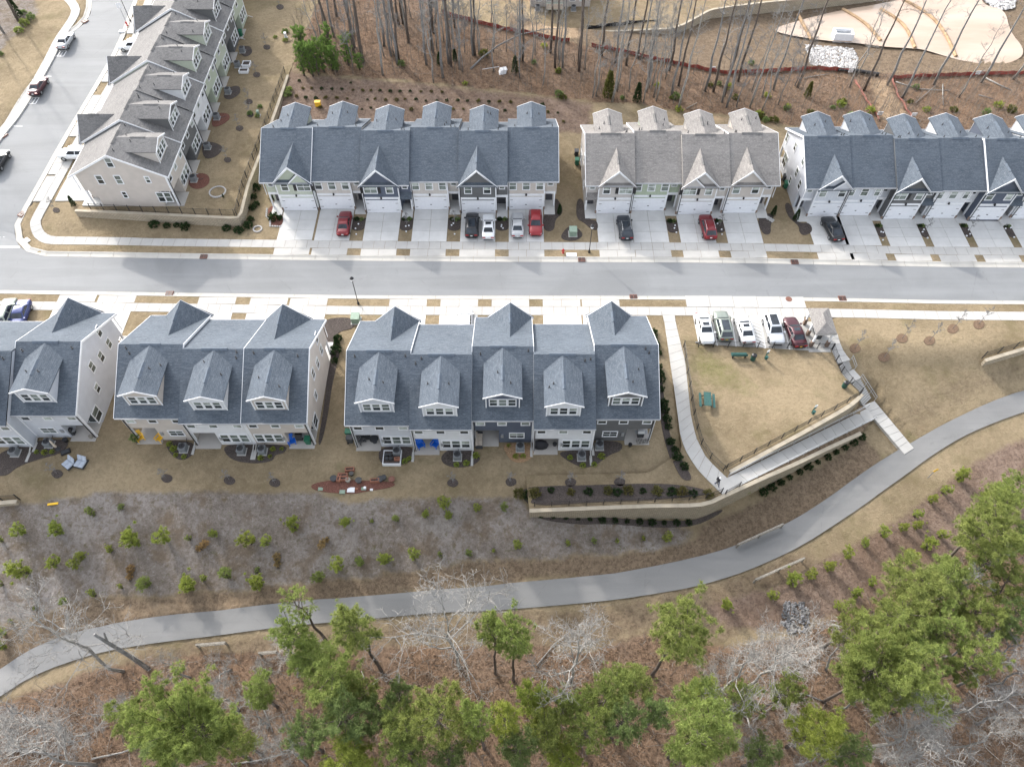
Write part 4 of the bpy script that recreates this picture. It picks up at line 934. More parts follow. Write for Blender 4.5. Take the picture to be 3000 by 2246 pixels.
RA, RB = np.array(un(2128, 1400, 0)), np.array(un(2541, 1197, -2.9)); RD = (RB - RA)[:2]; RLen = np.linalg.norm(RD); RD = RD / RLen
def zS2(x, y):
    u = ((x - RA[0]) * RD[0] + (y - RA[1]) * RD[1]) / RLen; return 0.02 - 2.92 * min(1, max(0, u))
low2 = plev(LOWWALL2, zS2, 0)
S2 = [un(*p, 0.02) for p in DOGWALL[:1]] + plev([p for p in DOGWALL[1:]], zS2, -1) + low2[::-1]
S2top = plev(ZG((1290, 750), (1325, 815)), zS2, -2.9)
gsheet('ramp_bank', [un(*DOGWALL[0], .02)] + plev(ZG((700, 1020), (900, 915), (1080, 818), (1200, 760), (1255, 740)), zS2, -1) + S2top + low2[::-1], zS2, 'narrow brown planting bank beside the ramp', z2=(.7, 0, 0, 0), depth=1.0)
ribbon_wall('retaining_wall', [un(*p, .05) for p in DOGWALL], lambda x, y: zS2(x, y) - .1, 'tan block wall holding up the dog park above the ramp')
ribbon_wall('retaining_wall', [un(a, b, .08) for a, b in LOWWALL] + [(p[0], p[1], p[2] + .1) for p in low2[1:]], lambda x, y: float(zbase(x, y)[0]), 'long curved tan block wall below the ramp and back lawns')
ribbon_wall('retaining_wall', [(p[0], p[1], p[2] + .08) for p in S3W], lambda x, y: float(zbase(x, y)[0]), 'tan block wall around the raised lawn at upper left')
ribbon_wall('retaining_wall', [(p[0], p[1], p[2] + .08) for p in S4W], lambda x, y: float(zbase(x, y)[0]), 'long pale wall behind the woods at the top')
w5 = [T(*p) for p in ZG((1960, 500), (2060, 470), (2212, 425), (2330, 385))]
ribbon_wall('retaining_wall', [(p[0], p[1], p[2] + .9) for p in w5], lambda x, y: float(zbase(x, y)[0]), 'short tan wall at the right edge above the path')
w6 = [T(*p) for p in ZH((-80, 195), (0, 190), (110, 182))]
ribbon_wall('retaining_wall', [(p[0], p[1], p[2] + .5) for p in w6], lambda x, y: float(zbase(x, y)[0]), 'end of a low wall at the left edge')
def walk(name, L, Rr, label, mat='conc', n=6, thick=.25, cat='walkway', lift=.05):
    """slabs between two edge polylines given in 3D"""
    root = empty(name, L[0]); tag(root, label, cat, kind='structure'); o = np.array(L[0])
    def rs(P, m):
        Q = dens(P, .25); return [np.array(Q[int(round(i * (len(Q) - 1) / m))]) for i in range(m + 1)]
    A, B = rs(L, n), rs(Rr, n)
    for i in range(n):
        d = (A[i + 1] - A[i]); d = d / np.linalg.norm(d) * JG / 2
        mb = MB(); mb.slab([tuple(v + np.array([0, 0, lift]) - o) for v in (A[i] + d, A[i + 1] - d, B[i + 1] - d, B[i] + d)], (0, 0, -thick)); mb.build('slab', M[mat], root)
    return root
s1 = lambda pts: [un(*p, 0.02) for p in pts]
walk('walkway', s1([(1934, 900), (1947, 944), (1979, 1168), (1994, 1282), (2014, 1332), (2049, 1382), (2119, 1451)]), s1([(1974.6, 902), (1979, 944), (2007, 1059), (2024, 1218), (2039, 1282), (2069, 1342), (2132, 1402)]), 'concrete walk between the five-unit row and the dog park', n=22)
walk('walkway', s1([(2119, 1451), (2160, 1424)]), s1([(2090, 1420), (2132, 1400)]), 'concrete corner landing where the person walks', n=1, lift=.058)
walk('ramp', plev([(2129, 1400), (2541, 1196)], zS2), plev([(2161, 1425), (2561, 1228)], zS2), 'long sloping concrete ramp between two walls', n=14, lift=.06, cat='ramp')
lw = [ZG((1258, 745), (1330, 722))] ; jn = lambda a, z: un(*a, z)
zp_ = T(*ZG((1530, 1012))[0], True)[2]
walk('walkway', [jn(ZG((1262, 742))[0], -2.88), jn(ZG((1505, 1030))[0], zp_)], [jn(ZG((1328, 716))[0], -2.88), jn(ZG((1560, 995))[0], zp_)], 'pale concrete walk from the stairs down to the greenway', n=8, lift=.16, thick=.5)
walk('walkway', s1(ZG((975, 330), (1072, 398), (1085, 430), (1115, 492))), s1(ZG((1112, 318), (1135, 395), (1155, 430), (1188, 472))), 'concrete walk from the mail shelter to the stairs', n=5)
st = empty('staircase', un(*ZG((1150, 480))[0], 0), 0, 'concrete stairs with two flights going down beside the dog park', 'stairs'); so = np.array(st.location)
def flight(p0, p1, n, z0, z1, w, name='step'):
    a = np.array(un(*p0, z0)); b = np.array(un(*p1, z1)); d = (b - a)[:2]; L = np.linalg.norm(d); d /= L; nrm = np.array([-d[1], d[0]])
    for i in range(n):
        u0, u1 = i / n * L, (i + 1) / n * L; z = z0 + (z1 - z0) * (i + 1) / n
        e_ = .045 if n > 1 else 0
        c = [a[:2] + d * (u0 + e_) + nrm * w / 2, a[:2] + d * (u0 + e_) - nrm * w / 2, a[:2] + d * (u1 + .02) - nrm * w / 2, a[:2] + d * (u1 + .02) + nrm * w / 2]
        mb = MB(); mb.slab([(*(q - so[:2]), z + .04 - so[2]) for q in c], (0, 0, -.5)); mb.build(name, M['conc'], st)
    return d, nrm
zg = ZG((1150, 482), (1172, 540), (1218, 592), (1288, 716))
flight(zg[0], zg[1], 6, 0, -1.0, 1.75); flight(zg[1], zg[2], 1, -1.0, -1.03, 1.8, 'landing'); fd, fn = flight(zg[2], zg[3], 11, -1.05, -2.88, 1.75)
def rail(pts, label, h=.9, m='lmetal', n=2, parts=None, cat='handrail', r=.03):
    root = empty('handrail', pts[0], 0, label, cat, 'metal handrails of the stairs and ramp'); o = np.array(pts[0]); P = [np.array(p) - o for p in pts]
    for k in range(n):
        mb = MB(); mb.tube([tuple(p + np.array([0, 0, h * (1 - .45 * k)])) for p in P], r, 5); mb.build('rail', M[m], root)
    for p in P: mb = MB(); mb.tube([tuple(p + np.array([0, 0, -.1])), tuple(p + np.array([0, 0, h]))], r, 5); mb.build('post', M[m], root)
q = [np.array(un(*ZG((1190, 470))[0], 0)), np.array(un(*ZG((1212, 528))[0], -1))]; rail([tuple(v) for v in q], 'short metal handrail beside the upper stair flight')
q = [np.array(un(*ZG((1245, 580))[0], -1.03)), np.array(un(*ZG((1330, 712))[0], -2.88))]; rail([tuple(q[0] * (1 - t) + q[1] * t) for t in (0, .33, .67, 1)], 'long metal handrail beside the lower stair flight')
q = plev([(2133, 1397), (2541, 1194)], zS2); rail(dens(q, 2.4), 'metal handrail along the wall side of the ramp')
q = plev([(2170, 1424), (2561, 1230)], zS2); rail(dens(q, 2.4), 'metal handrail along the open side of the ramp')
# parking lot
lot = empty('parking_lot', un(2180, 965)); tag(lot, 'pale concrete parking lot with five cars', 'parking lot', kind='structure'); lo_ = np.array(lot.location)
LQ = [np.array(un(*p, 0)) for p in ZG((258, 207), (915, 212), (968, 418), (292, 378))]
bil = lambda u, v: (LQ[0] * (1 - u) + LQ[1] * u) * (1 - v) + (LQ[3] * (1 - u) + LQ[2] * u) * v
for i in range(6):
    for j in range(2):
        e = .003; c = [bil(i / 6 + e, j / 2 + e), bil((i + 1) / 6 - e, j / 2 + e), bil((i + 1) / 6 - e, (j + 1) / 2 - e), bil(i / 6 + e, (j + 1) / 2 - e)]
        mb = MB(); mb.slab([tuple(p - lo_ + np.array([0, 0, .045])) for p in c], (0, 0, -.3)); mb.build('slab', M['lotc'], lot)
ap = empty('lot_entrance', un(2180, 880)); tag(ap, 'wide pale concrete entrance from the street to the parking lot', 'driveway', kind='structure'); ao = np.array(ap.location)
for i in range(5):
    x0 = LOT[0] + (LOT[1] - LOT[0]) * i / 5; x1 = LOT[0] + (LOT[1] - LOT[0]) * (i + 1) / 5; y1 = edgeY(EL, x0) - OL[1] + .06; y0 = edgeY(EL, x0) - OL[2] + .02
    mb = MB(); mb.box(x0 + .02 - ao[0], x1 - .02 - ao[0], y0 - ao[1], y1 - ao[1], -.3, .058); mb.build('slab', M['conc'], ap)
    mb = MB(); mb.box(x0 + .02 - ao[0], x1 - .02 - ao[0], y1 - ao[1] - .02, y1 + OL[1] - .12 - ao[1], -.3, .064); mb.build('slab', M['conc'], ap)
def paint_line(p0, p1, w, label, grp, z=.006, par=None):
    a, b = np.array(p0), np.array(p1); d = (b - a)[:2]; L = np.linalg.norm(d); d /= L; nn = np.array([-d[1], d[0], 0]) * w / 2
    mb = MB(); mb.slab([tuple(v + np.array([0, 0, z]) - a) for v in (a - nn, b - nn, b + nn, a + nn)], (0, 0, -.004)); o = mb.build('painted_line', M['paint'], par, tuple(a) if par is None else tuple(a - np.array(par.location)))
    if par is None: tag(o, label, 'road marking', grp, 'structure')
    return o
for i, (a, b) in enumerate((((268, 214), (300, 380)), ((373, 216), (405, 386)), ((487, 216), (516, 392)), ((601, 217), (640, 398)), ((655, 218), (690, 402)), ((783, 218), (832, 408)), ((908, 218), (958, 414)))):
    pa_, pb_ = [un(*p, .05) for p in ZG(a, b)]; paint_line(pa_, pb_, .12, '', None, par=lot)
for k in range(9):
    v = k / 9; a = un(*ZG((601 + 39 * v, 217 + 181 * v))[0], .05); v2 = min(1, v + .12); b = un(*ZG((655 + 35 * v2, 218 + 184 * v2))[0], .05); paint_line(a, b, .12, '', None, par=lot)
for i, (a, b) in enumerate((((268, 380), (370, 384)), ((400, 384), (498, 390)), ((540, 392), (620, 396)), ((700, 402), (800, 408)), ((850, 408), (930, 416)))):
    A_, B_ = [np.array(un(*p, .05)) for p in ZG(a, b)]; c = (A_ + B_) / 2; d = (B_ - A_) / np.linalg.norm(B_ - A_) * .85
    mb = MB(); mb.tube([tuple(-d), tuple(d)], .09, 6); tag(mb.build('wheel_stop', M['conc'], None, (c[0], c[1] + .3, .14)), 'concrete wheel stop at the head of the %s bay from the left' % ORD[i], 'wheel stop', 'concrete wheel stops in the parking lot')
# street markings
for y in (692, 723): paint_line(un(-60, y, -.1), un(44 if y < 700 else 58, y + 1, -.1), .32, 'white stop bar on the side street, %s of two' % ('farther' if y < 700 else 'nearer'), None, .012)
for i, c in enumerate((((405, 420), (475, 422), (500, 381), (437, 381)), ((193, 778), (265, 778), (293, 733), (225, 733)), ((-20, 1180), (35, 1180), (66, 1127), (5, 1127)))):
    Q = [np.array(T(*p, True)) for p in ZA(*c)]; root = empty('hatched_marking', Q[0]); tag(root, 'white hatched box beside the left kerb, %s' % ('farthest', 'middle', 'nearest')[i], 'road marking', 'hatched parking boxes', 'structure')
    for a, b in ((0, 1), (1, 2), (2, 3), (3, 0)): paint_line(Q[a], Q[b], .13, '', None, -.085, root)
    for t in (.33, .66): paint_line(Q[0] * (1 - t) + Q[1] * t, Q[3] * (1 - t) + Q[2] * t, .11, '', None, -.083, root)
for i, (a, b) in enumerate((((310, 571), (385, 573)), ((92, 947), (168, 949)))): A_, B_ = TT(ZA(a, b), True); paint_line(A_, B_, .12, 'white parking tick on the left side street, %s' % ('farther', 'nearer')[i], 'parking ticks', -.085)
# drains and manholes
for i, (px, py, u) in enumerate(((597, 750, 'upper kerb left of the six-unit row'), (1704, 759, 'upper kerb near the hydrant'), (2328, 765.5, 'upper kerb near the right-hand row'), (496, 860, 'lower kerb behind the three-unit row'), (1856, 870, 'lower kerb left of the lot entrance'), (2468, 874, 'lower kerb right of the lot entrance'), (11, 396, 'left side street kerb'), (64, 627, 'corner kerb'), (249, 62, 'bulb-out kerb at top left'))):
    p = un(px, py, 0) if py > 700 else T(px, py, True); r = empty('storm_drain', p, 0 if py > 700 else R(62), 'rusty red storm drain inlet in the ' + u, 'storm drain', 'storm drain inlets')
    mb = MB(); mb.box(-.48, .48, -.42, .42, -.3, .035); mb.build('frame', M['drain'], r)
    for s in (-1, 1):
        for k in range(4): mb = MB(); mb.box(s * .23 - .19, s * .23 + .19, -.32 + k * .17, -.24 + k * .17, .036, .06); mb.build('slot', M['black'], r)
for i, (px, py, l) in enumerate(((2311, 876, 'round iron manhole cover in the lot entrance'), (1583, 798, 'faint round manhole cover in the main street'))):
    p = un(px, py, .066 if i == 0 else -.1); mb = MB(); mb.lathe([(.42, -.05), (.42, .012), (.34, .02)], 20); o = mb.build('manhole_cover', M['drain' if i == 0 else 'asphalt'], None, p); tag(o, l, 'manhole')
mb = MB(); mb.box(-.45, .45, -.3, .3, -.1, .065); o = mb.build('tactile_paving', M['gmetal'], None, un(79, 704, .0), (0, 0, R(-40))); tag(o, 'grey tactile panel in the corner ramp', 'paving', kind='structure')
# pond and riprap
PO = smooth(ZM((150, 240), (450, 150), (700, 90), (1000, 40), (1260, -10), (1500, -40), (1850, -30), (1900, 50), (2060, 75), (2100, 260), (2212, 390), (2195, 470), (2060, 522), (1900, 522), (1700, 492), (1560, 452), (1400, 402), (1300, 392), (1090, 382), (830, 347), (680, 337), (540, 322), (300, 285)), 2, True)
mb = MB(); mb.poly([un(*p, -2.45) for p in PO])
def water():
    t = NT('muddy_pond_water'); p = t.pos(); a = t.noise(t.scale(p, (.05, .2, 1)), 1.0, 4, .6, .5)
    return t.done(t.mix(t.rng(a, .3, .7), (.34, .25, .18, 1), (.40, .32, .25, 1)), .22, .5)
o = mb.build('pond', water()); tag(o, 'shallow muddy tan pond at top right', 'pond', kind='structure')
for i, l in enumerate((((380, 120), (440, 230), (490, 320)), ((740, 75), (870, 150), (960, 220), (1050, 330)), ((1050, 75), (1180, 150), (1270, 240), (1330, 390)), ((1240, 0), (1400, 90), (1520, 190), (1600, 320), (1660, 460)))):
    P = [un(*p, -2.42) for p in smooth(ZM(*l), 2)]; c = P[0]; mb = MB(); mb.tube([(a - c[0], b - c[1], z - c[2]) for a, b, z in P], .32, 6)
    tag(mb.build('pond_baffle', plain('brown_baffle_fabric', (.30, .21, .13), .9, .1, .2, 1) if i == 0 else bpy.data.materials['brown_baffle_fabric'], None, c), 'brown coir baffle lying across the pond, %s from the left' % ORD[i], 'baffle', 'pond baffles')
c = un(*ZM((735, 305))[0], -2.4); mb = MB(); b_ = empty('outlet_box', c, R(-4), 'white plastic outlet box at the near pond edge', 'outlet box')
for a in ((-1.7, 1.7, -1.0, -.7), (-1.7, 1.7, .7, 1.0), (-1.7, -1.4, -.7, .7), (1.4, 1.7, -.7, .7)): mb = MB(); mb.box(*a, -.5, 1.2); mb.build('side', M['trim'], b_)
mb = MB(); mb.box(-1.4, 1.4, -.7, .7, -.4, .7); mb.build('grate', M['gmetal'], b_)
def rocks(name, poly, n, r0, r1, label, mat, zoff=0, mat2=None, kind='stuff', cat='rocks'):
    P = [p[:2] for p in poly]; X = [p[0] for p in P]; Y = [p[1] for p in P]; mb = MB(); k = 0; tries = 0
    while k < n and tries < n * 8:
        tries += 1
        x, y = rnd.uniform(min(X), max(X)), rnd.uniform(min(Y), max(Y))
        if not inside(P, np.array([x]), np.array([y]))[0]: continue
        z = float(zbase(x, y)[0]) + zoff; r = rnd.uniform(r0, r1); a0 = rnd.uniform(0, 6)
        ring = [(x + r * math.cos(a0 + j * 1.257) * rnd.uniform(.7, 1.1), y + r * math.sin(a0 + j * 1.257) * rnd.uniform(.7, 1.1), z + rnd.uniform(.0, .3) * r) for j in range(5)]
        b = len(mb.v); mb.v += ring + [(x, y, z + r * rnd.uniform(.5, .9)), (x, y, z - r * .4)]
        for j in range(5): mb.f += [(b + j, b + (j + 1) % 5, b + 5), (b + (j + 1) % 5, b + j, b + 6)]; mb.m += [0, 0]
        k += 1
    o = mb.build(name, mat, recalc=False, uv=False); tag(o, label, cat, kind=kind); return o
M['riprap'] = plain('pale_riprap', (.42, .41, .40), .9, .2, .4, 1.5)
rocks('riprap', TT(ZM((440, 365), (820, 390), (870, 470), (860, 560), (640, 560), (480, 520)), True), 1500, .12, .30, 'bed of white riprap stones below the pond', M['riprap'])
rocks('riprap', [un(*p, -2.4) for p in ZM((1870, -20), (2150, -20), (2140, 60), (2060, 80), (1960, 60))], 500, .15, .32, 'pile of white riprap at the far pond inlet', M['riprap'], .2)
# silt fences
def silt(pts, label, mat, h=.75, post=True):
    P = dens(TT(pts, True), 1.3); c = P[0]; root = empty('silt_fence', c, 0, label, 'silt fence'); mb = MB(); n = len(P)
    Q = [(p[0] - c[0] + rnd.uniform(-.12, .12), p[1] - c[1] + rnd.uniform(-.12, .12), zmesh(p[0], p[1]) - c[2]) for p in P]
    for i in range(n - 1):
        a, b = Q[i], Q[i + 1]; s1_, s2_ = [h * (.82 + .18 * (i % 2 == k)) for k in (0, 1)]
        mb.slab([(a[0], a[1], a[2] - .2), (b[0], b[1], b[2] - .2), (b[0] + .05, b[1] - .12, b[2] + s2_), (a[0] + .05, a[1] - .12, a[2] + s1_)], (0.01, .03, 0))
        mb.slab([(a[0] + .05, a[1] - .12, a[2] + s1_), (b[0] + .05, b[1] - .12, b[2] + s2_), (b[0] - .1, b[1] + .22, b[2] + s2_ * .55), (a[0] - .1, a[1] + .22, a[2] + s1_ * .55)], (0, .02, .02))
    mb.build('fabric', mat, root)
    if post:
        for i in range(0, n, 2): m = MB(); m.box(Q[i][0] - .03, Q[i][0] + .03, Q[i][1] - .03, Q[i][1] + .03, Q[i][2] - .2, Q[i][2] + h + .15); m.build('stake', M['wood'], root)
M['silt_red'] = plain('faded_red_fabric', (.30, .075, .060), .85, .15, .35, .6); M['silt_org'] = plain('orange_red_fabric', (.20, .085, .068), .85, .15, .3, .6); M['silt_blk'] = plain('black_fabric', (.02, .02, .022), .8, .2)
silt(ZK((1215, 98), (1420, 155), (1700, 222), (1900, 262), (2130, 305)), 'dark red silt fence behind the left woods', M['silt_red'])
silt(ZL((370, 378), (500, 402), (650, 432), (900, 492), (1100, 532), (1300, 572), (1440, 602), (1600, 592), (1850, 582), (2100, 570)), 'long dark red silt fence through the middle woods', M['silt_red'])
silt(ZM((-20, 598), (250, 580), (500, 562), (690, 575), (800, 592)), 'red silt fence left of the drainage gap', M['silt_red'])
silt(ZM((1130, 640), (1500, 622), (1900, 608), (2212, 600), (2400, 598)), 'red silt fence right of the drainage gap', M['silt_red'])
silt(ZM((835, 655), (880, 720), (930, 810), (1040, 985)), 'orange silt fence on the left of the straw chute', M['silt_org'], .4)
silt(ZM((1138, 645), (1180, 760), (1230, 850), (1305, 960)), 'orange silt fence on the right of the straw chute', M['silt_org'], .4)
silt([(1602 + u / 2.765, v / 2.765) for u, v in ((330, 215), (600, 208), (760, 200), (1000, 195), (1060, 178), (1130, 140))], 'black silt fence along the upper lawn edge', M['silt_blk'], .9)
P = TT(ZM((700, 578), (860, 590), (1030, 618)), True); mb = MB(); mb.tube([(p[0] - P[0][0], p[1] - P[0][1], p[2] - P[0][2] + .35) for p in P], .32, 8); tag(mb.build('drain_pipe', M['black'], None, P[0]), 'black corrugated drain pipe at the silt fence gap', 'pipe')
# metal fences
def fence(pts, label, h=1.15, sp=1.9, picket=True, mat='black', step=.13):
    P = dens(pts, sp); c = P[0]; root = empty('metal_fence', c, 0, label, 'fence'); Q = [np.array(p) - np.array(c) for p in P]
    pm = fence.pm if hasattr(fence, 'pm') else None
    if pm is None: m = MB(); m.box(-.04, .04, -.04, .04, -.25, 1.22); fence.pm = pm = m.mesh('post', M['black'])
    for q in Q: inst('post', pm, root, tuple(q), (0, 0, 0), (1, 1, h / 1.15))
    pk = MB()
    for i in range(len(Q) - 1):
        a, b = Q[i], Q[i + 1]
        for z in (.15, h - .08): m = MB(); m.tube([tuple(a + np.array([0, 0, z])), tuple(b + np.array([0, 0, z]))], .022, 4); m.build('rail', M[mat], root)
        L = np.linalg.norm(b - a); n = int(L / step)
        for k in range(1, n):
            q = a + (b - a) * k / n; pk.box(q[0] - .008, q[0] + .008, q[1] - .008, q[1] + .008, q[2] + .1, q[2] + h - .02)
    if picket: o = pk.build('pickets', M[mat], root, recalc=False, uv=False); o['kind'] = 'stuff'
    return root
fence(s1(ZG((205, 393), (640, 400), (1078, 408))), 'black picket fence between the parking lot and the dog park')
fence(s1(ZG((1080, 412), (1095, 460), (1145, 565), (1190, 615), (1245, 668))), 'black picket fence beside the stairs')
fence(s1(ZG((1240, 680), (1130, 745), (1000, 812), (860, 890), (660, 1000), (455, 1112))), 'black picket fence along the top of the ramp wall')
fence(s1(ZG((205, 397), (222, 520), (242, 640), (258, 760), (277, 850), (295, 935), (325, 1000), (370, 1060), (440, 1122))), 'curving black picket fence along the west walk of the dog park')
fence([un(1565, 1482, .02), un(1750, 1478, .02), un(1900, 1470, .02), un(2060, 1462, .02), un(2112, 1444, .02)], 'black picket fence on top of the lower wall')
fence([un(2124, 1447, .05), un(2165, 1424, .05)], 'short black railing at the corner landing', .95)
fence(plev(FV((197, 452), (300, 458), (420, 463), (508, 466)), zS3, 1.4), 'black fence on the wall below the diagonal row end', 1.1)
fence(plev(FV((512, 466)) + ZA((1838, 1400), (1928, 1170), (2018, 920), (2090, 720), (2150, 555)), zS3, 1.6), 'long black fence on the wall beside the raised back lawn', 1.2)
fence([(p[0] - .1, p[1] + .5, p[2] + .9) for p in w5], 'black fence above the short wall at the right edge', 1.1)
fence([(p[0], p[1] + .4, p[2] + .3) for p in w6], 'black fence end at the left edge of the lawn', 1.1)
# timber rail fences on the path
for l, lab in ((((490, 428), (612, 372), (738, 316)), 'grey timber rail fence on the uphill side of the path'), (((588, 622), (722, 562), (855, 505)), 'grey timber rail fence on the downhill side of the path')):
    P = TT(ZJ(*l), True); root = empty('timber_rail', P[0], 0, lab, 'rail fence'); o = np.array(P[0])
    for p in P: m = MB(); q = np.array(p) - o; m.box(q[0] - .08, q[0] + .08, q[1] - .08, q[1] + .08, q[2] - .2, q[2] + 1.05); m.build('post', M['green_pl'] if False else M['wood'], root)
    for i in range(2):
        for z in (.98, .55):
            a, b = np.array(P[i]) - o, np.array(P[i + 1]) - o; d = (b - a)[:2] / np.linalg.norm((b - a)[:2]); nn = np.array([-d[1], d[0], 0]) * .09; zz = np.array([0, 0, z])
            m = MB(); m.slab([tuple(v) for v in (a - nn + zz, b - nn + zz, b + nn + zz, a + nn + zz)], (0, 0, .09)); m.build('rail', M['wood_l'] if 'wood_l' in M else M['wood'], root)
for l, lab in ((((1118, 985), (1275, 972)), 'grey timber rail beside the lower left path'), (((1465, 1030), (1560, 1022)), 'timber rail half hidden by pines at the path edge')):
    P = TT(ZH(*l), True); root = empty('timber_rail', P[0], 0, lab, 'rail fence'); o = np.array(P[0]); a, b = np.zeros(3), np.array(P[1]) - o
    for q in (a, b): m = MB(); m.box(q[0] - .08, q[0] + .08, q[1] - .08, q[1] + .08, q[2] - .2, q[2] + 1.0); m.build('post', M['wood'], root)
    for z in (.92, .5): m = MB(); m.slab([(a[0], a[1] - .1, a[2] + z), (b[0], b[1] - .1, b[2] + z), (b[0], b[1] + .1, b[2] + z), (a[0], a[1] + .1, a[2] + z)], (0, 0, .09)); m.build('rail', M['wood'], root)
# mail shelter
C_ = [np.array(un(*p, 2.75)) for p in ZG((945, 166), (1062, 166), (1112, 318), (985, 322))]; sh = empty('mail_shelter', (C_[0][0], C_[3][1], 0), 0, 'open mail shelter with grey hip roof beside the parking lot', 'shelter'); so_ = np.array(sh.location)
K = [c - so_ for c in C_]; x0, x1 = (K[0][0] + K[3][0]) / 2, (K[1][0] + K[2][0]) / 2; y0, y1 = (K[2][1] + K[3][1]) / 2, (K[0][1] + K[1][1]) / 2; xm = (x0 + x1) / 2; hw = (x1 - x0) / 2; zr_ = 2.75 + hw * .5
rg1, rg0 = y1 - hw, y0 + hw
if rg1 < rg0: rg1 = rg0 = (y0 + y1) / 2
m = MB()
for f in (((x0, y0), (x1, y0), (xm, rg0)), ((x1, y1), (x0, y1), (xm, rg1)), ((x0, y1), (x0, y0), (xm, rg0), (xm, rg1)), ((x1, y0), (x1, y1), (xm, rg1), (xm, rg0))):
    pts = [(a, b, 2.75 if k < 2 else zr_) for k, (a, b) in enumerate(f)]
    m.slab(pts, (0, 0, -.12))
m.build('roof', M['roof_grey'], sh)
m = MB(); m.box(x0 + .1, x1 - .1, y0 + .1, y1 - .1, 2.4, 2.62); m.build('beam', M['trim'], sh)
for a in (x0 + .3, x1 - .3):
    for b in (y0 + .3, (y0 + y1) / 2, y1 - .3):
        m = MB(); m.box(a - .1, a + .1, b - .1, b + .1, 1.0, 2.4); m.build('post', M['trim'], sh); m = MB(); m.box(a - .18, a + .18, b - .18, b + .18, 0, 1.0); m.build('brick_base', M['brickp'], sh)
m = MB(); m.box(x0 - .1, x1 + .1, y0 - .6, y1 + .1, -.2, .06); m.build('floor', M['conc'], sh)
m = MB(); m.box(xm - .3, xm + .3, y0 + 1.0, y1 - .8, .5, 1.7); m.build('mailboxes', M['dark'], sh)

# ------------------------------------------------------------------ planting
def blades(C, Dv, k, ln, wd, spread, rg_, up=0.15):
    """needle or leaf blades: k triangles around each tuft centre; returns verts, faces, colour value"""
    N = len(C); C = np.repeat(C, k, 0); Dv = np.repeat(Dv, k, 0)
    r = rg_.normal(size=(N * k, 3)); d = Dv + r * spread; d[:, 2] += up; d /= np.linalg.norm(d, axis=1)[:, None]
    s = np.cross(d, rg_.normal(size=(N * k, 3))); s /= np.linalg.norm(s, axis=1)[:, None]
    L = ln * rg_.uniform(.65, 1.2, (N * k, 1)); W = wd * rg_.uniform(.7, 1.3, (N * k, 1))
    tip = C + d * L; a = C + d * L * .12 + s * W; b = C + d * L * .12 - s * W
    V = np.stack([a, b, tip], 1).reshape(-1, 3); F = np.arange(N * k * 3).reshape(-1, 3)
    tv = np.repeat(rg_.uniform(0, 1, N), k); cv = np.stack([tv * .55, tv * .55, tv * .6 + .35], 1).ravel()
    return V, F, np.clip(cv, 0, 1)
def leaf_obj(name, V, F, cv, mat):
    me = bpy.data.meshes.new(name); nv, (nf, k) = len(V), F.shape
    me.vertices.add(nv); me.vertices.foreach_set('co', np.asarray(V, np.float32).ravel()); me.loops.add(nf * k); me.loops.foreach_set('vertex_index', F.ravel().astype(np.int32)); me.polygons.add(nf); me.polygons.foreach_set('loop_start', np.arange(0, nf * k, k, dtype=np.int32))
    me.update(calc_edges=True); me.materials.append(mat)
    vcol(me, 'col', np.c_[cv, cv, cv, np.ones(len(cv))]); me.update(); return me
def pine_mesh(seed, H=13.0, R0=2.6, base=.5, nb=30, tuft=22, dens_=1.55, mat='needle', ln=.36):
    g = np.random.default_rng(seed); r = random.Random(seed)
    wb = MB(); bend = [(r.uniform(-.25, .25) * (i > 0), r.uniform(-.25, .25) * (i > 0)) for i in range(7)]
    tp = [np.array([bend[i][0] * i / 3, bend[i][1] * i / 3, H * i / 6 * .98]) for i in range(7)]
    wb.tube([tuple(p) for p in tp], [.17 * (1 - i / 6.6) + .02 for i in range(7)], 7)
    tr = lambda z: tp[min(5, int(z / H * 6))] * (1 - (z / H * 6 - min(5, int(z / H * 6)))) + tp[min(5, int(z / H * 6)) + 1] * (z / H * 6 - min(5, int(z / H * 6)))
    cs, ds = [], []; cs_ = .55 if H < 7 else 1.0
    for i in range(nb):
        u = (i + r.random()) / nb; z = H * (base + (.98 - base) * u); a = i * 2.4 + r.uniform(-.5, .5)
        prof = (math.sin(math.pi * min(1, .18 + .80 * (1 - u) ** .75)) ** .7) * (1 - .35 * u) + .12
        L = R0 * prof * r.uniform(.65, 1.15); el = r.uniform(-.05, .35) + .55 * u
        d = np.array([math.cos(a) * math.cos(el), math.sin(a) * math.cos(el), math.sin(el)]); p0 = tr(z * .97)
        mid = p0 + d * L * .55 + np.array([0, 0, -.03 * L]); end = p0 + d * L + np.array([0, 0, .12 * L])
        wb.tube([tuple(p0), tuple(mid), tuple(end)], [.05, .032, .012], 4, cap=False)
        for k in range(max(2, int(tuft * dens_ * .13 * (.4 + L / R0) * r.uniform(.7, 1.25)))):
            t = .38 + .66 * r.random() ** .7; q = (p0 + (mid - p0) * t / .55) if t < .55 else mid + (end - mid) * (t - .55) / .45
            q = q + np.array([g.normal() * .26, g.normal() * .26, g.normal() * .14 + .05]) * (.6 + .4 * L / 2.0)
            cl = r.uniform(.13, .24) * cs_
            for _ in range(r.randint(5, 9)): cs.append(q + g.normal(size=3) * np.array([cl, cl, cl * .7])); ds.append(d * .3 + np.array([0, 0, .75]))
    for k in range(int(30 * dens_)): cs.append(tr(H * .975) + g.normal(size=3) * np.array([.35, .35, .4])); ds.append(np.array([0, 0, 1.]))
    V, F, cv = blades(np.array(cs), np.array(ds), 26, ln * .9, .0155, .95, g)
    return wb.mesh('trunk', M['bark'], True, uv=False, recalc=False), leaf_obj('crown', V, F, cv, M[mat])
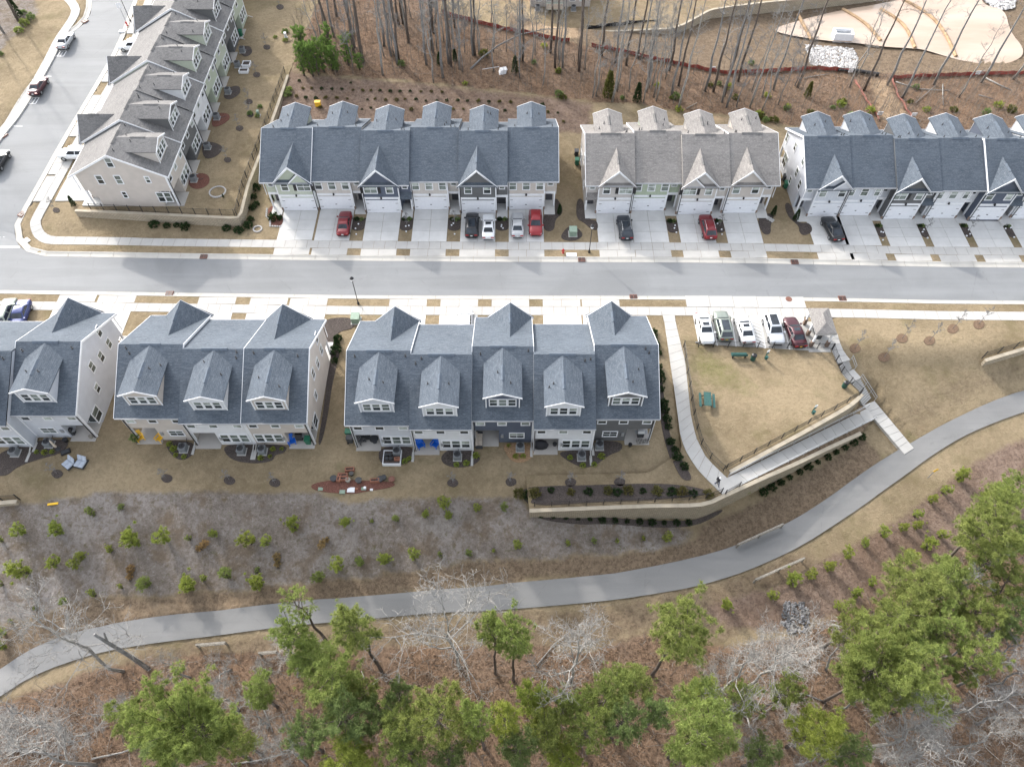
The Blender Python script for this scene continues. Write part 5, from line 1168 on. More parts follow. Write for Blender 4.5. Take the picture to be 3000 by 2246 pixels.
def bare_mesh(seed, H=10.0, spread=3.4, first=.35, mat='bark_pale', nl=11, twig=1.0, lean=(0, 0), r0=.15, wig=.3):
    r = random.Random(seed); tb = MB(); br = MB(); n = 7
    tp = [np.array([lean[0] * (i / n) ** 1.5 + r.uniform(-wig, wig) * (0 < i), lean[1] * (i / n) ** 1.5 + r.uniform(-wig, wig) * (0 < i), H * i / n]) for i in range(n + 1)]
    tb.tube([tuple(p) for p in tp], [r0 * (1 - .85 * i / n) for i in range(n + 1)], 6)
    def limb(p, d, L, rad, lev):
        k = 4 if lev < 2 else 3; pts = [p]; q = p.copy(); dd = d.copy()
        for i in range(k):
            dd = dd + np.array([r.gauss(0, .22), r.gauss(0, .22), r.gauss(.05, .16)]); dd /= np.linalg.norm(dd); q = q + dd * L / k; pts.append(q.copy())
        br.tube([tuple(v) for v in pts], [max(.007, rad * (1 - .8 * i / k)) for i in range(k + 1)], 4 if lev == 0 else 3, cap=False)
        if lev >= 3: return
        m = [6, 5, 4][lev]
        for j in range(int(m * twig + .5)):
            t = r.uniform(.25, 1.0) * k; i = min(k - 1, int(t)); s = pts[i] + (pts[i + 1] - pts[i]) * (t - i)
            nd = dd * .55 + np.array([r.gauss(0, .6), r.gauss(0, .6), r.gauss(.15, .45)]); nd /= np.linalg.norm(nd)
            limb(s, nd, L * r.uniform(.38, .62), rad * .5, lev + 1)
    for i in range(nl):
        u = first + (1 - first) * (i + r.random()) / nl; t = u * n * .999; k = int(t); p = tp[k] + (tp[k + 1] - tp[k]) * (t - k); a = i * 2.4 + r.uniform(-.6, .6); el = r.uniform(.1, .7) + .4 * u
        limb(p, np.array([math.cos(a) * math.cos(el), math.sin(a) * math.cos(el), math.sin(el)]), spread * (1.1 - .6 * u) * r.uniform(.7, 1.15), .055 * (1.2 - .7 * u), 0)
    return tb.mesh('trunk', M[mat], True, uv=False, recalc=False), br.mesh('branches', M[mat], False, uv=False, recalc=False)
PINES = [pine_mesh(1), pine_mesh(2, R0=2.9, base=.42, nb=36), pine_mesh(3, R0=2.2, base=.55), pine_mesh(4, R0=3.0, base=.58, nb=34, tuft=26)]
PINES_D = [pine_mesh(11, mat='needle_d'), pine_mesh(12, R0=2.8, base=.45, nb=34, mat='needle_d')]
PINES_Y = [pine_mesh(21, R0=2.4, base=.4, nb=32, tuft=26, mat='needle_y')]
PINE_S = [pine_mesh(31, R0=2.2, base=.55, nb=18, tuft=9)]
BIG = [pine_mesh(41, R0=4.6, base=.60, nb=64, tuft=46, ln=.34, mat='needle'), pine_mesh(42, R0=5.0, base=.62, nb=70, tuft=48, ln=.34)]
def plant_tree(name, meshes, p, h, r, label, cat, group, H0, R0_, rz=None, parts=('trunk', 'crown'), tilt=None):
    o = empty(name, p, rnd.uniform(0, 6.28) if rz is None else rz, label, cat, group)
    if tilt: o.rotation_euler = (tilt[0], tilt[1], o.rotation_euler[2])
    for nm, me in zip(parts, meshes): inst(nm, me, o, (0, 0, 0), (0, 0, 0), (r / R0_, r / R0_, h / H0) if nm != 'trunk' else ((r / R0_ + 1) / 2, (r / R0_ + 1) / 2, h / H0))
    return o
def height_at(base, top):
    """height of a thing standing on the ground at base whose top shows at the other pixel"""
    B = T(*base); best = (1e9, 8)
    for h in np.arange(2, 26, .1):
        Y, Z = B[1], B[2] + h - CAMH; zc = Y * CP - Z * SP; u, v = 1500 + FPX * B[0] / zc, 1123 - FPX * (Y * SP + Z * CP) / zc
        best = min(best, ((u - top[0]) ** 2 + (v - top[1]) ** 2, h))
    return B, best[1]
def spot(px, py, h):
    """foot of a thing whose point at height h shows at the pixel"""
    z = -5.0
    for _ in range(8): q = un(px, py, z + h); z = zground(q[0], q[1])
    return (q[0], q[1], z)
PL_ = [((470, 2050), 250, (732, 2222), 'B0', 'very broad pine with dark trunk at the lower left'), ((570, 2095), 170, None, 'P', 'pine crown joined to the right of the broad lower left pine'), ((400, 2110), 160, None, 'P', 'pine crown joined to the left of the broad lower left pine'), ((500, 2170), 150, None, 'D', 'dark pine crown below the broad lower left pine'), ((887, 1767), 95, (955, 1875), 'S', 'thin sparse pine in front of the path'), ((1013, 1814), 128, (1117, 1963), 'P', 'bright pine with long bare trunk left of the white birch'),
 ((861, 1861), 130, None, 'P', 'pine half over the path behind the thin sparse pine'), ((971, 1981), 205, None, 'P', 'wide pine below the bright long-trunked pine'), ((1010, 2100), 180, None, 'D', 'dark pine at lower left of the pine belt'), ((1112, 2096), 135, None, 'D', 'bluish rounded pine in the lower belt'),
 ((1274, 2018), 178, (1316, 2180), 'P', 'large full pine right below the white birch'), ((1475, 1793), 80, (1452, 1973), 'P', 'slim pine, left of the pair beside the path'), ((1556, 1830), 130, (1504, 1992), 'P', 'fuller pine, right of the pair beside the path'), ((1428, 2044), 102, (1419, 2193), 'P', 'small pine with straight trunk at bottom centre'),
 ((1478, 2091), 92, (1481, 2190), 'Y', 'small yellow-green pine right of the straight-trunked pine'), ((1562, 2039), 112, None, 'Y', 'yellowish pine at bottom centre right'), ((1645, 2070), 118, None, 'P', 'pine with short dark trunk right of centre'), ((1776, 2039), 150, None, 'P', 'broad pine between the forked grey tree and the tall right pine'),
 ((1960, 1825), 205, (1910, 1976), 'P', 'tall full pine touching the path right of centre'), ((1823, 2112), 135, None, 'D', 'dark pine below the broad right-centre pine'), ((1018, 2225), 165, None, 'Y', 'yellow-green pine top cut by the bottom edge at left'), ((1196, 2200), 150, None, 'P', 'pine top at the bottom edge left of centre'),
 ((1651, 2212), 115, None, 'Y', 'pale fluffy pine top at the bottom edge'), ((1520, 2200), 130, None, 'D', 'dark pine top at the bottom edge centre'), ((1311, 2218), 110, None, 'D', 'deep green pine top at the bottom edge'), ((1379, 2160), 85, None, 'P', 'little pine between two larger ones at bottom centre'),
 ((1926, 2086), 115, None, 'D', 'dark pine below the tall full pine'), ((2120, 2112), 190, (1958, 2217), 'P', 'pine with curved leaning trunk at lower right'), ((2540, 1925), 250, (2412, 2055), 'B1', 'giant spreading pine at lower right'), ((2620, 1820), 190, None, 'P', 'pine crown joined to the top of the giant pine'), ((2690, 1920), 200, None, 'P', 'pine crown joined to the right side of the giant pine'), ((2600, 2000), 150, None, 'D', 'darker pine crown under the giant pine'), ((2500, 1830), 130, None, 'P', 'small pine crown on the upper left of the giant pine'), ((2780, 1690), 150, None, 'P', 'pine crown right of the airy one'), ((2850, 1800), 150, None, 'P', 'pine near the right edge below the airy pine'), ((2930, 1480), 140, None, 'P', 'pine crown right of the airy pine'), ((2180, 2050), 120, None, 'P', 'small pine right of the tall full pine'), ((2060, 2030), 110, None, 'Y', 'yellowish small pine between the tall pine and the curved one'), ((2690, 1745), 210, None, 'P', 'pine crown behind the giant spreading pine'),
 ((2840, 1510), 195, (2705, 1690), 'P', 'airy pine near the right edge above the fallen trunks'), ((2935, 1720), 155, None, 'P', 'pine at the right edge beside the giant pine'), ((2402, 2138), 165, None, 'Y', 'light green pine below the giant spreading pine'), ((2995, 1425), 125, None, 'P', 'pine cut by the right edge near the path'), ((2985, 1590), 115, None, 'D', 'dark pine cut by the right edge'),
 ((760, 2030), 105, None, 'P', 'small pine left of the wide pine in the belt'), ((1380, 2095), 90, None, 'P', 'small pine left of the straight-trunked pine'), ((1700, 2060), 105, None, 'P', 'pine right of the short-trunked pine'), ((1600, 2130), 100, None, 'Y', 'yellow-green pine above the bottom edge'), ((1060, 2030), 120, None, 'P', 'pine between the wide pine and the full pine'), ((1170, 2030), 95, None, 'D', 'small dark pine left of the full pine'), ((905, 1925), 140, None, 'P', 'pine between the thin sparse pine and the wide pine'), ((1180, 2120), 150, None, 'P', 'pine below the bluish rounded pine'), ((1590, 2140), 130, None, 'P', 'pine above the pale fluffy pine top'), ((1720, 2140), 140, None, 'P', 'pine right of the pale fluffy pine top'), ((1850, 1990), 120, None, 'P', 'pine left of the tall full pine base'), ((2020, 2200), 130, None, 'P', 'pine top at the bottom edge near the curved trunk'), ((2900, 1640), 140, None, 'P', 'pine between the airy pine and the right edge pine'),
 ((2860, 1930), 150, None, 'P', 'pine right of the joined crowns near the right edge'), ((2960, 1830), 140, None, 'D', 'dark pine at the right edge below the others'), ((2720, 2040), 140, None, 'P', 'pine below the joined crowns at lower right'), ((2300, 2030), 110, None, 'P', 'small pine left of the giant pine'), ((2480, 2200), 120, None, 'D', 'dark pine top at the bottom edge below the giant pine'), ((690, 2170), 130, None, 'P', 'pine between the broad pine and the belt'),
 ((2760, 1850), 170, None, 'P', 'pine on the right flank of the giant pine'), ((2230, 2215), 120, None, 'D', 'dark pine top at the bottom edge right'), ((890, 2160), 130, None, 'D', 'dark green pine above the bottom edge at left')]
ctr = {}
for (cp, w, bp, kind, lab) in PL_:
    if bp: B, hc = height_at(bp, cp); H = min(19, max(6, hc / (.80 if kind[0] == 'B' else .76)))
    else: H = rnd.uniform(10, 12.5) if w > 120 else rnd.uniform(8, 10); B = spot(cp[0], cp[1], H * .76)
    rm = w / 2 * (math.hypot(B[1], CAMH - B[2] - H * .76)) / FPX * (.98 if bp else .90)
    ms, r0 = {'P': (PINES, (2.6, 2.9, 2.2, 3.0)), 'D': (PINES_D, (2.6, 2.8)), 'Y': (PINES_Y, (2.4,)), 'S': (PINE_S, (2.2,)), 'B': (BIG, (4.6, 5.0))}[kind[0]]
    i = int(kind[1]) if kind[0] == 'B' else ctr.get(kind[0], 0) % len(ms); ctr[kind[0]] = ctr.get(kind[0], 0) + 1
    plant_tree('pine_tree', ms[i], B, H, rm, lab, 'pine tree', 'pines between the path and the bottom edge', 13.0, r0[i] * .92)
# bare trees below the path
BT = [bare_mesh(51, 11, 4.2, .30), bare_mesh(52, 10, 3.6, .25, nl=13), bare_mesh(53, 11, 3.8, .40, 'bark_pale', 12, lean=(1.2, .3)), bare_mesh(54, 12, 2.6, .55, 'bark_grey', 9, .8)]
for (bp, tp, k, rr, lab) in (((361, 1966), (70, 1735), 0, 7.0, 'white leafless tree with crooked trunk leaning over the path at left'), ((280, 2240), (90, 1990), 1, 6.0, 'pale leafless tree with tangled branches at the lower left corner'), ((1342, 1945), (1322, 1675), 0, 7.6, 'white birch with wide bare branches across the path'), ((1672, 1997), (1770, 1770), 1, 5.4, 'forked grey leafless tree right of the pine pair'),
        ((2161, 2039), (2400, 1845), 2, 5.0, 'long white leafless tree leaning toward the rubble heap'), ((2088, 2039), (2245, 1870), 1, 4.4, 'pale leafless tree behind the long white one'), ((2533, 2190), (2730, 2100), 1, 6.0, 'dense white leafless crown at the lower right'), ((900, 2240), (830, 2100), 1, 2.6, 'thin pale leafless tree at the bottom edge'), ((2784, 1728), (2960, 1620), 3, 2.6, 'grey bare trunk rising to the right edge, upper'),
        ((2849, 1945), (3010, 1850), 3, 2.6, 'grey bare trunk rising to the right edge beside the dark pine'), ((2805, 2008), (3010, 1925), 3, 2.6, 'thick grey bare trunk at the right edge'), ((2894, 2008), (3030, 1950), 3, 2.4, 'grey bare trunk low at the right edge'), ((2684, 2130), (2990, 2010), 3, 2.6, 'pale bare trunk at the lower right corner'), ((2757, 1930), (2900, 1870), 3, 2.2, 'bare trunk right of the giant pine'), ((2330, 2240), (2400, 2130), 1, 2.4, 'small pale leafless tree at the bottom edge right'), ((130, 2120), (10, 2010), 3, 2.5, 'dark bare trunk leaning out at the left edge'), ((2700, 1790), (2880, 1700), 3, 2.2, 'bare grey trunk between the giant pine and the airy pine'), ((2860, 2120), (3010, 2060), 3, 2.6, 'pale bare trunk low in the right corner'), ((2450, 2080), (2560, 2010), 3, 2.0, 'bare leaning trunk under the giant pine'), ((2780, 2190), (2960, 2110), 1, 3.2, 'tangled white leafless tree in the right corner'), ((2250, 1960), (2330, 1880), 1, 2.6, 'small pale leafless tree below the rubble heap'), ((560, 1985), (500, 1890), 1, 2.2, 'low pale leafless brushy tree by the left path'), ((700, 2080), (640, 2010), 1, 2.4, 'pale leafless brushy tree right of the broad pine'), ((2600, 2235), (2760, 2150), 1, 3.4, 'white leafless tree cut by the bottom edge at right')):
    B, H = height_at(bp, tp); H = min(17, max(5, H)); plant_tree('bare_tree', BT[k], B, H, rr, lab, 'bare tree', 'leafless trees below the path', (11, 10, 11, 12)[k], (4.2, 3.6, 3.8, 2.6)[k], parts=('trunk', 'branches'))
_rb = random.Random(9)
for (x0, x1, y0, y1, n_, nm) in ((20, 360, 2080, 2230, 7, 'in the lower left corner'), (620, 900, 1960, 2150, 4, 'left of the pine belt'), (2100, 2420, 1930, 2200, 7, 'below the rubble heap'), (2560, 2980, 1980, 2240, 8, 'in the lower right corner')):
    for i, (a, b) in enumerate(sorted((_rb.uniform(x0, x1), _rb.uniform(y0, y1)) for _ in range(n_))):
        plant_tree('bare_tree', BT[(1, 0, 2)[i % 3]], T(a, b, True), _rb.uniform(3.0, 7.5), _rb.uniform(2.2, 4.0), 'low pale leafless brushy tree %s, %s from the left' % (nm, ordw(i)), 'bare tree', 'low brushy bare trees below the path', (10, 11, 11)[i % 3], (3.6, 4.2, 3.8)[i % 3], parts=('trunk', 'branches'), tilt=(_rb.uniform(-.5, .5), _rb.uniform(-.5, .5)))
B, H = height_at((434, 1958), (290, 1835)); sn = empty('tree_snag', B, 0, 'broken grey tree snag with a side stub by the lower left path', 'dead tree'); mb = MB(); mb.tube([(0, 0, -.2), (.1, .1, H * .4), (-.05, .2, H * .75), (.05, .15, H)], [.24, .2, .17, .12], 8); mb.build('trunk', M['bark_grey'], sn, smooth=True); mb = MB(); mb.tube([(0, .18, H * .78), (.5, .5, H * .95)], [.12, .07], 6); mb.build('stub', M['bark_grey'], sn)
# tall woods at the top
TW = [bare_mesh(61, 22, 3.2, .52, 'bark_grey', 9, .7, r0=.23, wig=.25), bare_mesh(62, 20, 3.0, .45, 'bark_pale', 10, .8, (1.0, .4), .20), bare_mesh(63, 23, 2.6, .6, 'bark', 8, .7, r0=.24, wig=.2), bare_mesh(64, 15, 2.6, .35, 'bark_pale', 10, .8, (.6, -.4), .13), bare_mesh(65, 13, 2.4, .25, 'bark_grey', 13, 1.0, (-.4, .5), .09)]
wood = [(a, b, k) for (a, b), k in zip(ZK((405, 310), (440, 270), (790, 540), (850, 405), (905, 430), (978, 310), (1105, 465), (1155, 595), (1265, 460), (1343, 500), (1455, 400), (1775, 440), (1797, 440), (2030, 490), (2057, 480), (2085, 485), (800, 410), (872, 400), (1230, 300), (1180, 360), (460, 120), (545, 90), (905, 180), (1310, 200), (1570, 160)),
     (2, 0, 1, 0, 2, 2, 0, 3, 0, 1, 2, 0, 2, 2, 3, 0, 3, 3, 3, 3, 2, 3, 2, 2, 3))]
wood += [(a, b, k) for (a, b), k in zip(ZL((315, 560), (378, 790), (402, 780), (450, 455), (535, 825), (650, 530), (742, 480), (768, 485), (1015, 785), (965, 640), (1070, 890), (890, 820), (790, 830), (1285, 740), (1425, 830), (1442, 780), (1460, 870), (1555, 660), (1650, 870), (1840, 730), (2035, 710), (270, 440), (560, 510), (1380, 640)),
     (3, 3, 3, 2, 1, 2, 2, 1, 0, 3, 1, 3, 3, 0, 0, 2, 0, 2, 1, 0, 2, 2, 0, 3))]
wood += [(a, b, k) for (a, b), k in zip(ZM((800, 710), (915, 735), (1105, 690), (1225, 795), (1480, 690), (1680, 795), (1865, 670), (2120, 645), (855, 620)), (3, 2, 0, 0, 0, 3, 0, 1, 3))]
_r = random.Random(5); XW = []
for (x0, x1, y0, y1, n_) in ((930, 1290, 40, 205, 26), (1290, 1500, 110, 235, 14), (1500, 1700, 140, 250, 10), (1700, 2000, 190, 290, 12), (2000, 2450, 235, 330, 9)):
    for _ in range(n_): XW.append((_r.uniform(x0, x1), _r.uniform(y0, y1), _r.choice((0, 3, 3, 2, 4, 4))))
wood += [(a, b, k) for (a, b), k in zip(ZA((30, 250), (140, 160), (-40, 330)), (0, 2, 0))]
sec_ = lambda i: ('left', 'middle', 'right', 'corner')[0 if i < 25 else 1 if i < 49 else 2 if i < 58 else 3]
rank = {}
NB_ = len(wood); wood += XW
sec0_ = sec_; sec_ = lambda i: sec0_(i) if i < NB_ else ('left' if wood[i][0] < 1500 else 'middle' if wood[i][0] < 2150 else 'right')
for i in sorted(range(len(wood)), key=lambda j: wood[j][0]): kk = (sec_(i), wood[i][2]); rank[i] = sum(1 for j in rank if (sec_(j), wood[j][2]) == kk)
for i, (a, b, k) in enumerate(wood):
    B = T(a, b, True); plant_tree('woodland_tree', TW[k], B, (22, 20, 23, 15, 13)[k] * rnd.uniform(.85, 1.08), (3.2, 3.0, 2.6, 2.6, 2.4)[k] * rnd.uniform(.8, 1.1), ('tall straight grey trunk', 'tall pale leaning trunk', 'tall dark brown trunk', 'slender pale trunk', 'thin branching grey tree')[k] + ', %s of its kind from the left in the %s woods' % (ordw(rank[i]), sec_(i)), 'bare tree', 'tall bare trees of the %s woods' % sec_(i), (22, 20, 23, 15, 13)[k], (3.2, 3.0, 2.6, 2.6, 2.4)[k], parts=('trunk', 'branches'))
q = [T(*ZK((1420, 500))[0], True)]; P = [np.array(un(*p, z)) for p, z in zip(ZK((1420, 500), (1500, 420), (1620, 330), (1780, 250), (1950, 212), (2105, 205)), (q[0][2], 1.8, 3.4, 4.6, 5.0, 4.6))]
mb = MB(); mb.tube([tuple(p - P[0]) for p in P], [.16, .15, .13, .1, .07, .03], 6); tag(mb.build('bent_tree', M['bark_grey'], None, tuple(P[0]), smooth=True), 'bare tree bent over in a long arch in the woods', 'bare tree')
# young pines
SAP = [pine_mesh(71, 3.0, 1.25, .08, 22, 9, mat='needle_y', ln=.30), pine_mesh(72, 3.0, 1.2, .06, 20, 8, mat='needle', ln=.30), pine_mesh(73, 3.0, 1.3, .1, 18, 8, mat='needle_y', ln=.32)]
YP = [pine_mesh(75, 6.0, 1.7, .12, 34, 14, mat='needle_g'), pine_mesh(76, 6.0, 1.5, .1, 32, 14, mat='needle_g')]
YPX = (240, 300, 260, 330, 370, 430, 420, 460, 545, 625, 225, 290, 210, 380)
for i, (a, b) in enumerate(ZK((240, 420), (300, 480), (260, 520), (330, 540), (370, 520), (430, 510), (420, 420), (460, 520), (545, 470), (625, 500), (225, 545), (290, 550), (210, 400), (380, 440))):
    B = T(a, b, True); plant_tree('young_pine', YP[i % 2], B, rnd.uniform(3.4, 5.8) if i != 9 else 2.6, rnd.uniform(1.1, 1.5), 'bright young pine in the clump by the woods, %s from the left' % ordw(sorted(range(14), key=lambda j: YPX[j]).index(i)) if i not in (8, 9) else ('lone young pine right of the clump' if i == 8 else 'smallest lone young pine right of the clump'), 'young pine', 'young pines behind the six-unit row', 6.0, 1.8)
sl = [(p, r) for p, r in zip(ZH((120, 330), (318, 335), (740, 385), (920, 365), (1200, 350), (1060, 375), (675, 205), (515, 235), (290, 515), (130, 548), (450, 480), (615, 443), (1400, 385), (1488, 395), (1640, 313), (1270, 580), (1135, 605), (815, 625), (525, 690), (678, 648), (360, 727), (1435, 630), (1438, 560), (1775, 600), (200, 770), (1890, 530), (0, 385), (5, 630), (10, 900), (60, 845), (15, 985), (1040, 645), (415, 530)),
     (50, 45, 55, 50, 38, 25, 25, 32, 52, 55, 30, 30, 55, 38, 42, 42, 25, 42, 28, 20, 35, 42, 18, 52, 18, 42, 28, 22, 40, 20, 25, 50, 38))]
sl += [(p, r) for p, r in zip(ZI((330, 275), (620, 268), (770, 245), (878, 180), (905, 250), (1060, 213), (1210, 205), (1295, 420), (710, 475), (860, 472), (1015, 463), (560, 490), (412, 510), (1578, 408), (1720, 390), (1852, 388), (2000, 380), (1160, 445), (480, 280)), (36, 28, 22, 45, 24, 32, 32, 34, 38, 22, 20, 36, 40, 20, 18, 18, 20, 12, 15))]
rw_ = lambda p: 'upper' if p[1] < 1600 else ('middle' if p[1] < 1690 else 'lower')
sl.sort(key=lambda q: q[0][0]); cnt = {}
for i, ((a, b), r) in enumerate(sl):
    cnt[rw_((a, b))] = cnt.get(rw_((a, b)), -1) + 1
    rm = r / 1.912 * 62 / FPX * 1.22 * rnd.uniform(.75, 1.2); h = rm * rnd.uniform(1.6, 2.3); B = spot(a, b, h * .45); plant_tree('pine_sapling', SAP[i % 3], B, h, rm, 'pine sapling, %s from left on the %s grey slope' % (ordw(cnt[rw_((a, b))]), rw_((a, b))), 'pine sapling', 'pine saplings on the slope behind the near rows', 3.0, 1.2, tilt=(rnd.uniform(-.2, .2), rnd.uniform(-.2, .2)))
for i, (a, b) in enumerate(ZJ((440, 748), (690, 695), (803, 612), (903, 580), (1008, 530), (1118, 465), (1215, 405), (1320, 345), (1422, 312), (1500, 240), (1585, 155), (1660, 107), (1750, 32), (1060, 752), (1160, 690), (1252, 625), (1362, 558), (1462, 488), (1560, 412), (1640, 355), (1880, 145), (1985, 95), (2030, 130), (2000, 210), (1960, 125), (100, 375), (1500, 300))):
    rm = rnd.uniform(.55, .85); h = rm * 2.1; B = spot(a, b, h * .45); plant_tree('pine_sapling', SAP[(0, 2)[i % 2]], B, h, rm, 'small pine sapling, %s from left in the %s row right of the path' % (ordw(i if i < 13 else i - 13), 'upper' if i < 13 else 'lower'), 'pine sapling', 'pine saplings planted in rows at right', 3.0, 1.2)
dd_ = [pine_mesh(78, 3.0, 1.0, .08, 20, 10, mat='dead', ln=.4)]
for (a, b), l in zip(ZH((1835, 370), (1100, 450), (730, 615), (1560, 545)), ('rust orange dead pine sapling lying on the slope', 'brown dead sapling bent over on the slope', 'thin brown dead sapling lying on the lower slope', 'brown twiggy dead sapling right of centre slope')):
    B = T(a, b, True); plant_tree('dead_sapling', dd_[0], B, 1.4, .42, l, 'dead sapling', 'dead saplings on the slope', 3.0, 1.0, tilt=(1.1, .3))
# shrubs
def shrub_mesh(seed, mat, n=60, k=7, ln=.16, flat=.75):
    g = np.random.default_rng(seed); d = g.normal(size=(n, 3)); d[:, 2] = np.abs(d[:, 2]) * .9 + .05; d /= np.linalg.norm(d, axis=1)[:, None]; C = d * g.uniform(.45, .95, (n, 1)) * np.array([.42, .42, .42 / flat * .75]); C[:, 2] += .08
    V, F, cv = blades(C, d, k, ln, .05, .7, g); return leaf_obj('shrub', V, F, cv, M[mat])
M['oliveb'] = leafmat('olive_brown_leaves', (0.085, 0.070, 0.030), (0.185, 0.160, 0.055))
SHR = {'d': [shrub_mesh(81, 'shrub'), shrub_mesh(82, 'shrub')], 'y': [shrub_mesh(83, 'shrub_y', 70, 6, .28)], 'g': [shrub_mesh(84, 'needle_d'), shrub_mesh(85, 'needle')], 'yy': [shrub_mesh(86, 'needle_y')], 'yb': [shrub_mesh(80, 'oliveb', 40, 6, .26), shrub_mesh(79, 'shrub', 40, 6, .24)], 'uy': [shrub_mesh(87, 'shrub_y', 46, 6, .22), shrub_mesh(88, 'needle_d', 46, 6, .2), shrub_mesh(89, 'needle_y', 40, 6, .2)]}
def shrubs(pts, kind, size, label, group, name='shrub'):
    pts = sorted(pts)
    for i, (a, b) in enumerate(pts):
        p = T(a, b); s = size * rnd.uniform(.75, 1.3); m = SHR[kind]; o = inst(name, m[i % len(m)], None, (p[0], p[1], p[2] - .03), (0, 0, rnd.uniform(0, 6)), (s, s, s * rnd.uniform(.8, 1.15))); tag(o, label + ', %s from left' % ordw(i), 'shrub', group)
shrubs(ZK((215, 640), (280, 640), (350, 642), (425, 645), (497, 645), (578, 652), (645, 655), (705, 655), (770, 655), (845, 660), (988, 660), (1065, 662), (1140, 662), (1218, 665), (170, 697), (237, 708), (308, 712), (380, 708), (460, 708), (535, 714), (680, 720), (735, 716), (810, 722), (890, 722), (950, 718), (1030, 720), (1100, 728), (1180, 728), (1250, 726), (1330, 726), (1400, 730), (1480, 732), (1555, 738), (1630, 736), (1710, 740), (340, 775), (640, 790), (705, 780), (995, 790), (1298, 790), (1370, 790), (1670, 800), (1980, 810), (2050, 815), (2090, 880), (1940, 760), (190, 585), (115, 650), (110, 695), (560, 600), (915, 660)), 'yb', .62, 'small olive shrub behind the six-unit row', 'shrub rows behind the six-unit row')
shrubs(ZG((28, 310), (30, 345), (40, 385), (50, 430), (58, 515), (66, 555), (70, 592), (72, 648), (88, 728), (98, 770), (110, 825), (115, 868), (130, 955), (153, 1003), (172, 1045), (207, 1100)), 'd', 1.15, 'dark green shrub in the bed beside the walk', 'shrubs along the west walk')
shrubs(ZG((560, 1222), (606, 1190), (680, 1155)), 'yy', 1.9, 'yellow-green shrub on the ramp wall corner', 'shrubs on the wall corner')
shrubs(ZG((1252, 925), (1203, 958), (1155, 990), (1103, 1015), (1053, 1045), (998, 1075), (940, 1105), (888, 1135), (830, 1165), (778, 1195), (725, 1225), (675, 1255)), 'd', 1.1, 'dark shrub at the foot of the lower wall', 'shrubs below the lower wall')
shrubs([(1585 + 36 * k, 1512 + (k * 2.2 if k < 9 else 20)) for k in range(13)], 'd', .9, 'low dark shrub under the tall wall face', 'shrubs under the tall wall')
shrubs(ZI((1300, 130), (1350, 140), (1390, 130), (1690, 118), (1800, 112), (1910, 110), (1995, 112), (1480, 108), (1850, 120), (1590, 120)) + ZJ((45, 115), (130, 118), (185, 120), (250, 128), (335, 132)), 'yb', 1.15, 'straggly olive shrub behind the fence on the lower wall', 'olive shrubs along the lower fence')
shrubs([(518, 663), (545, 668), (664, 672), (699, 678), (728, 664), (735, 645), (452, 662), (489, 664), (741, 610), (745, 580), (752, 600), (752, 555)], 'd', 1.4, 'dark rounded shrub below the tan wall at upper left', 'shrubs below the upper left wall')
shrubs(ZA((180, 100), (240, 145), (195, 190), (150, 240), (10, 415)), 'g', 1.6, 'green shrub at the top left corner', 'shrubs at the top left corner')
shrubs(ZA((2075, 285), (2150, 310), (1960, 810), (1940, 880), (1885, 860), (2150, 245), (2180, 680), (2170, 720)), 'g', 1.2, 'green shrub by the utility boxes on the raised lawn', 'shrubs on the raised lawn')
shrubs(ZE((2190, 430), (2175, 510), (2170, 570)), 'd', 1.4, 'dark shrub in the bed beside the three-unit row', 'shrubs between the near rows')
shrubs(ZE((1100, 1110), (1130, 1140), (1140, 1180), (1195, 1190), (1770, 1140), (1750, 1190), (1825, 1140), (1690, 1200), (290, 1165), (340, 1160), (240, 1160)) + ZF((880, 1120), (820, 1130), (945, 1075), (1195, 1080), (1240, 1078), (1150, 1012), (1540, 1085), (1690, 1130), (1620, 1135), (490, 1110), (520, 1090), (1740, 1080)), 'yy', .75, 'small yellow-green plant in the back beds', 'plants in the back beds')
shrubs(ZL((1330, 700), (1045, 800), (105, 580), (1480, 720), (1530, 800), (1400, 690), (100, 780), (140, 800), (1660, 520), (900, 700)) + ZM((130, 780), (660, 880), (720, 860), (1330, 720), (1290, 830), (60, 940), (480, 920), (800, 950), (960, 910), (1640, 900), (1900, 930), (300, 870), (740, 840), (1420, 900), (2100, 900), (2000, 870)) + ZC((1100, 140), (1040, 30), (580, 30), (1850, 200), (1900, 240), (1980, 240), (2100, 130)) + ZK((550, 260), (1520, 400), (1385, 610), (2055, 520), (1880, 460), (1950, 340), (925, 470)), 'uy', 1.5, 'loose olive bush in the undergrowth behind the far rows', 'undergrowth bushes behind the far rows')
def cone_mesh(seed, mat):
    g = np.random.default_rng(seed); n = 420; u = g.uniform(0, 1, n) ** .9; a = g.uniform(0, 6.28, n); r = .36 * np.clip(1.05 - u, 0, 1) ** .6 * np.sqrt(g.uniform(.15, 1, n)); C = np.c_[r * np.cos(a), r * np.sin(a), u * 1.45 + .05]; D_ = np.c_[np.cos(a), np.sin(a), np.full(n, .8)]
    V, F, cv = blades(C, D_, 6, .12, .03, .7, g); return leaf_obj('foliage', V, F, cv, M[mat])
CON = [cone_mesh(91, 'shrub'), cone_mesh(92, 'shrub_y')]
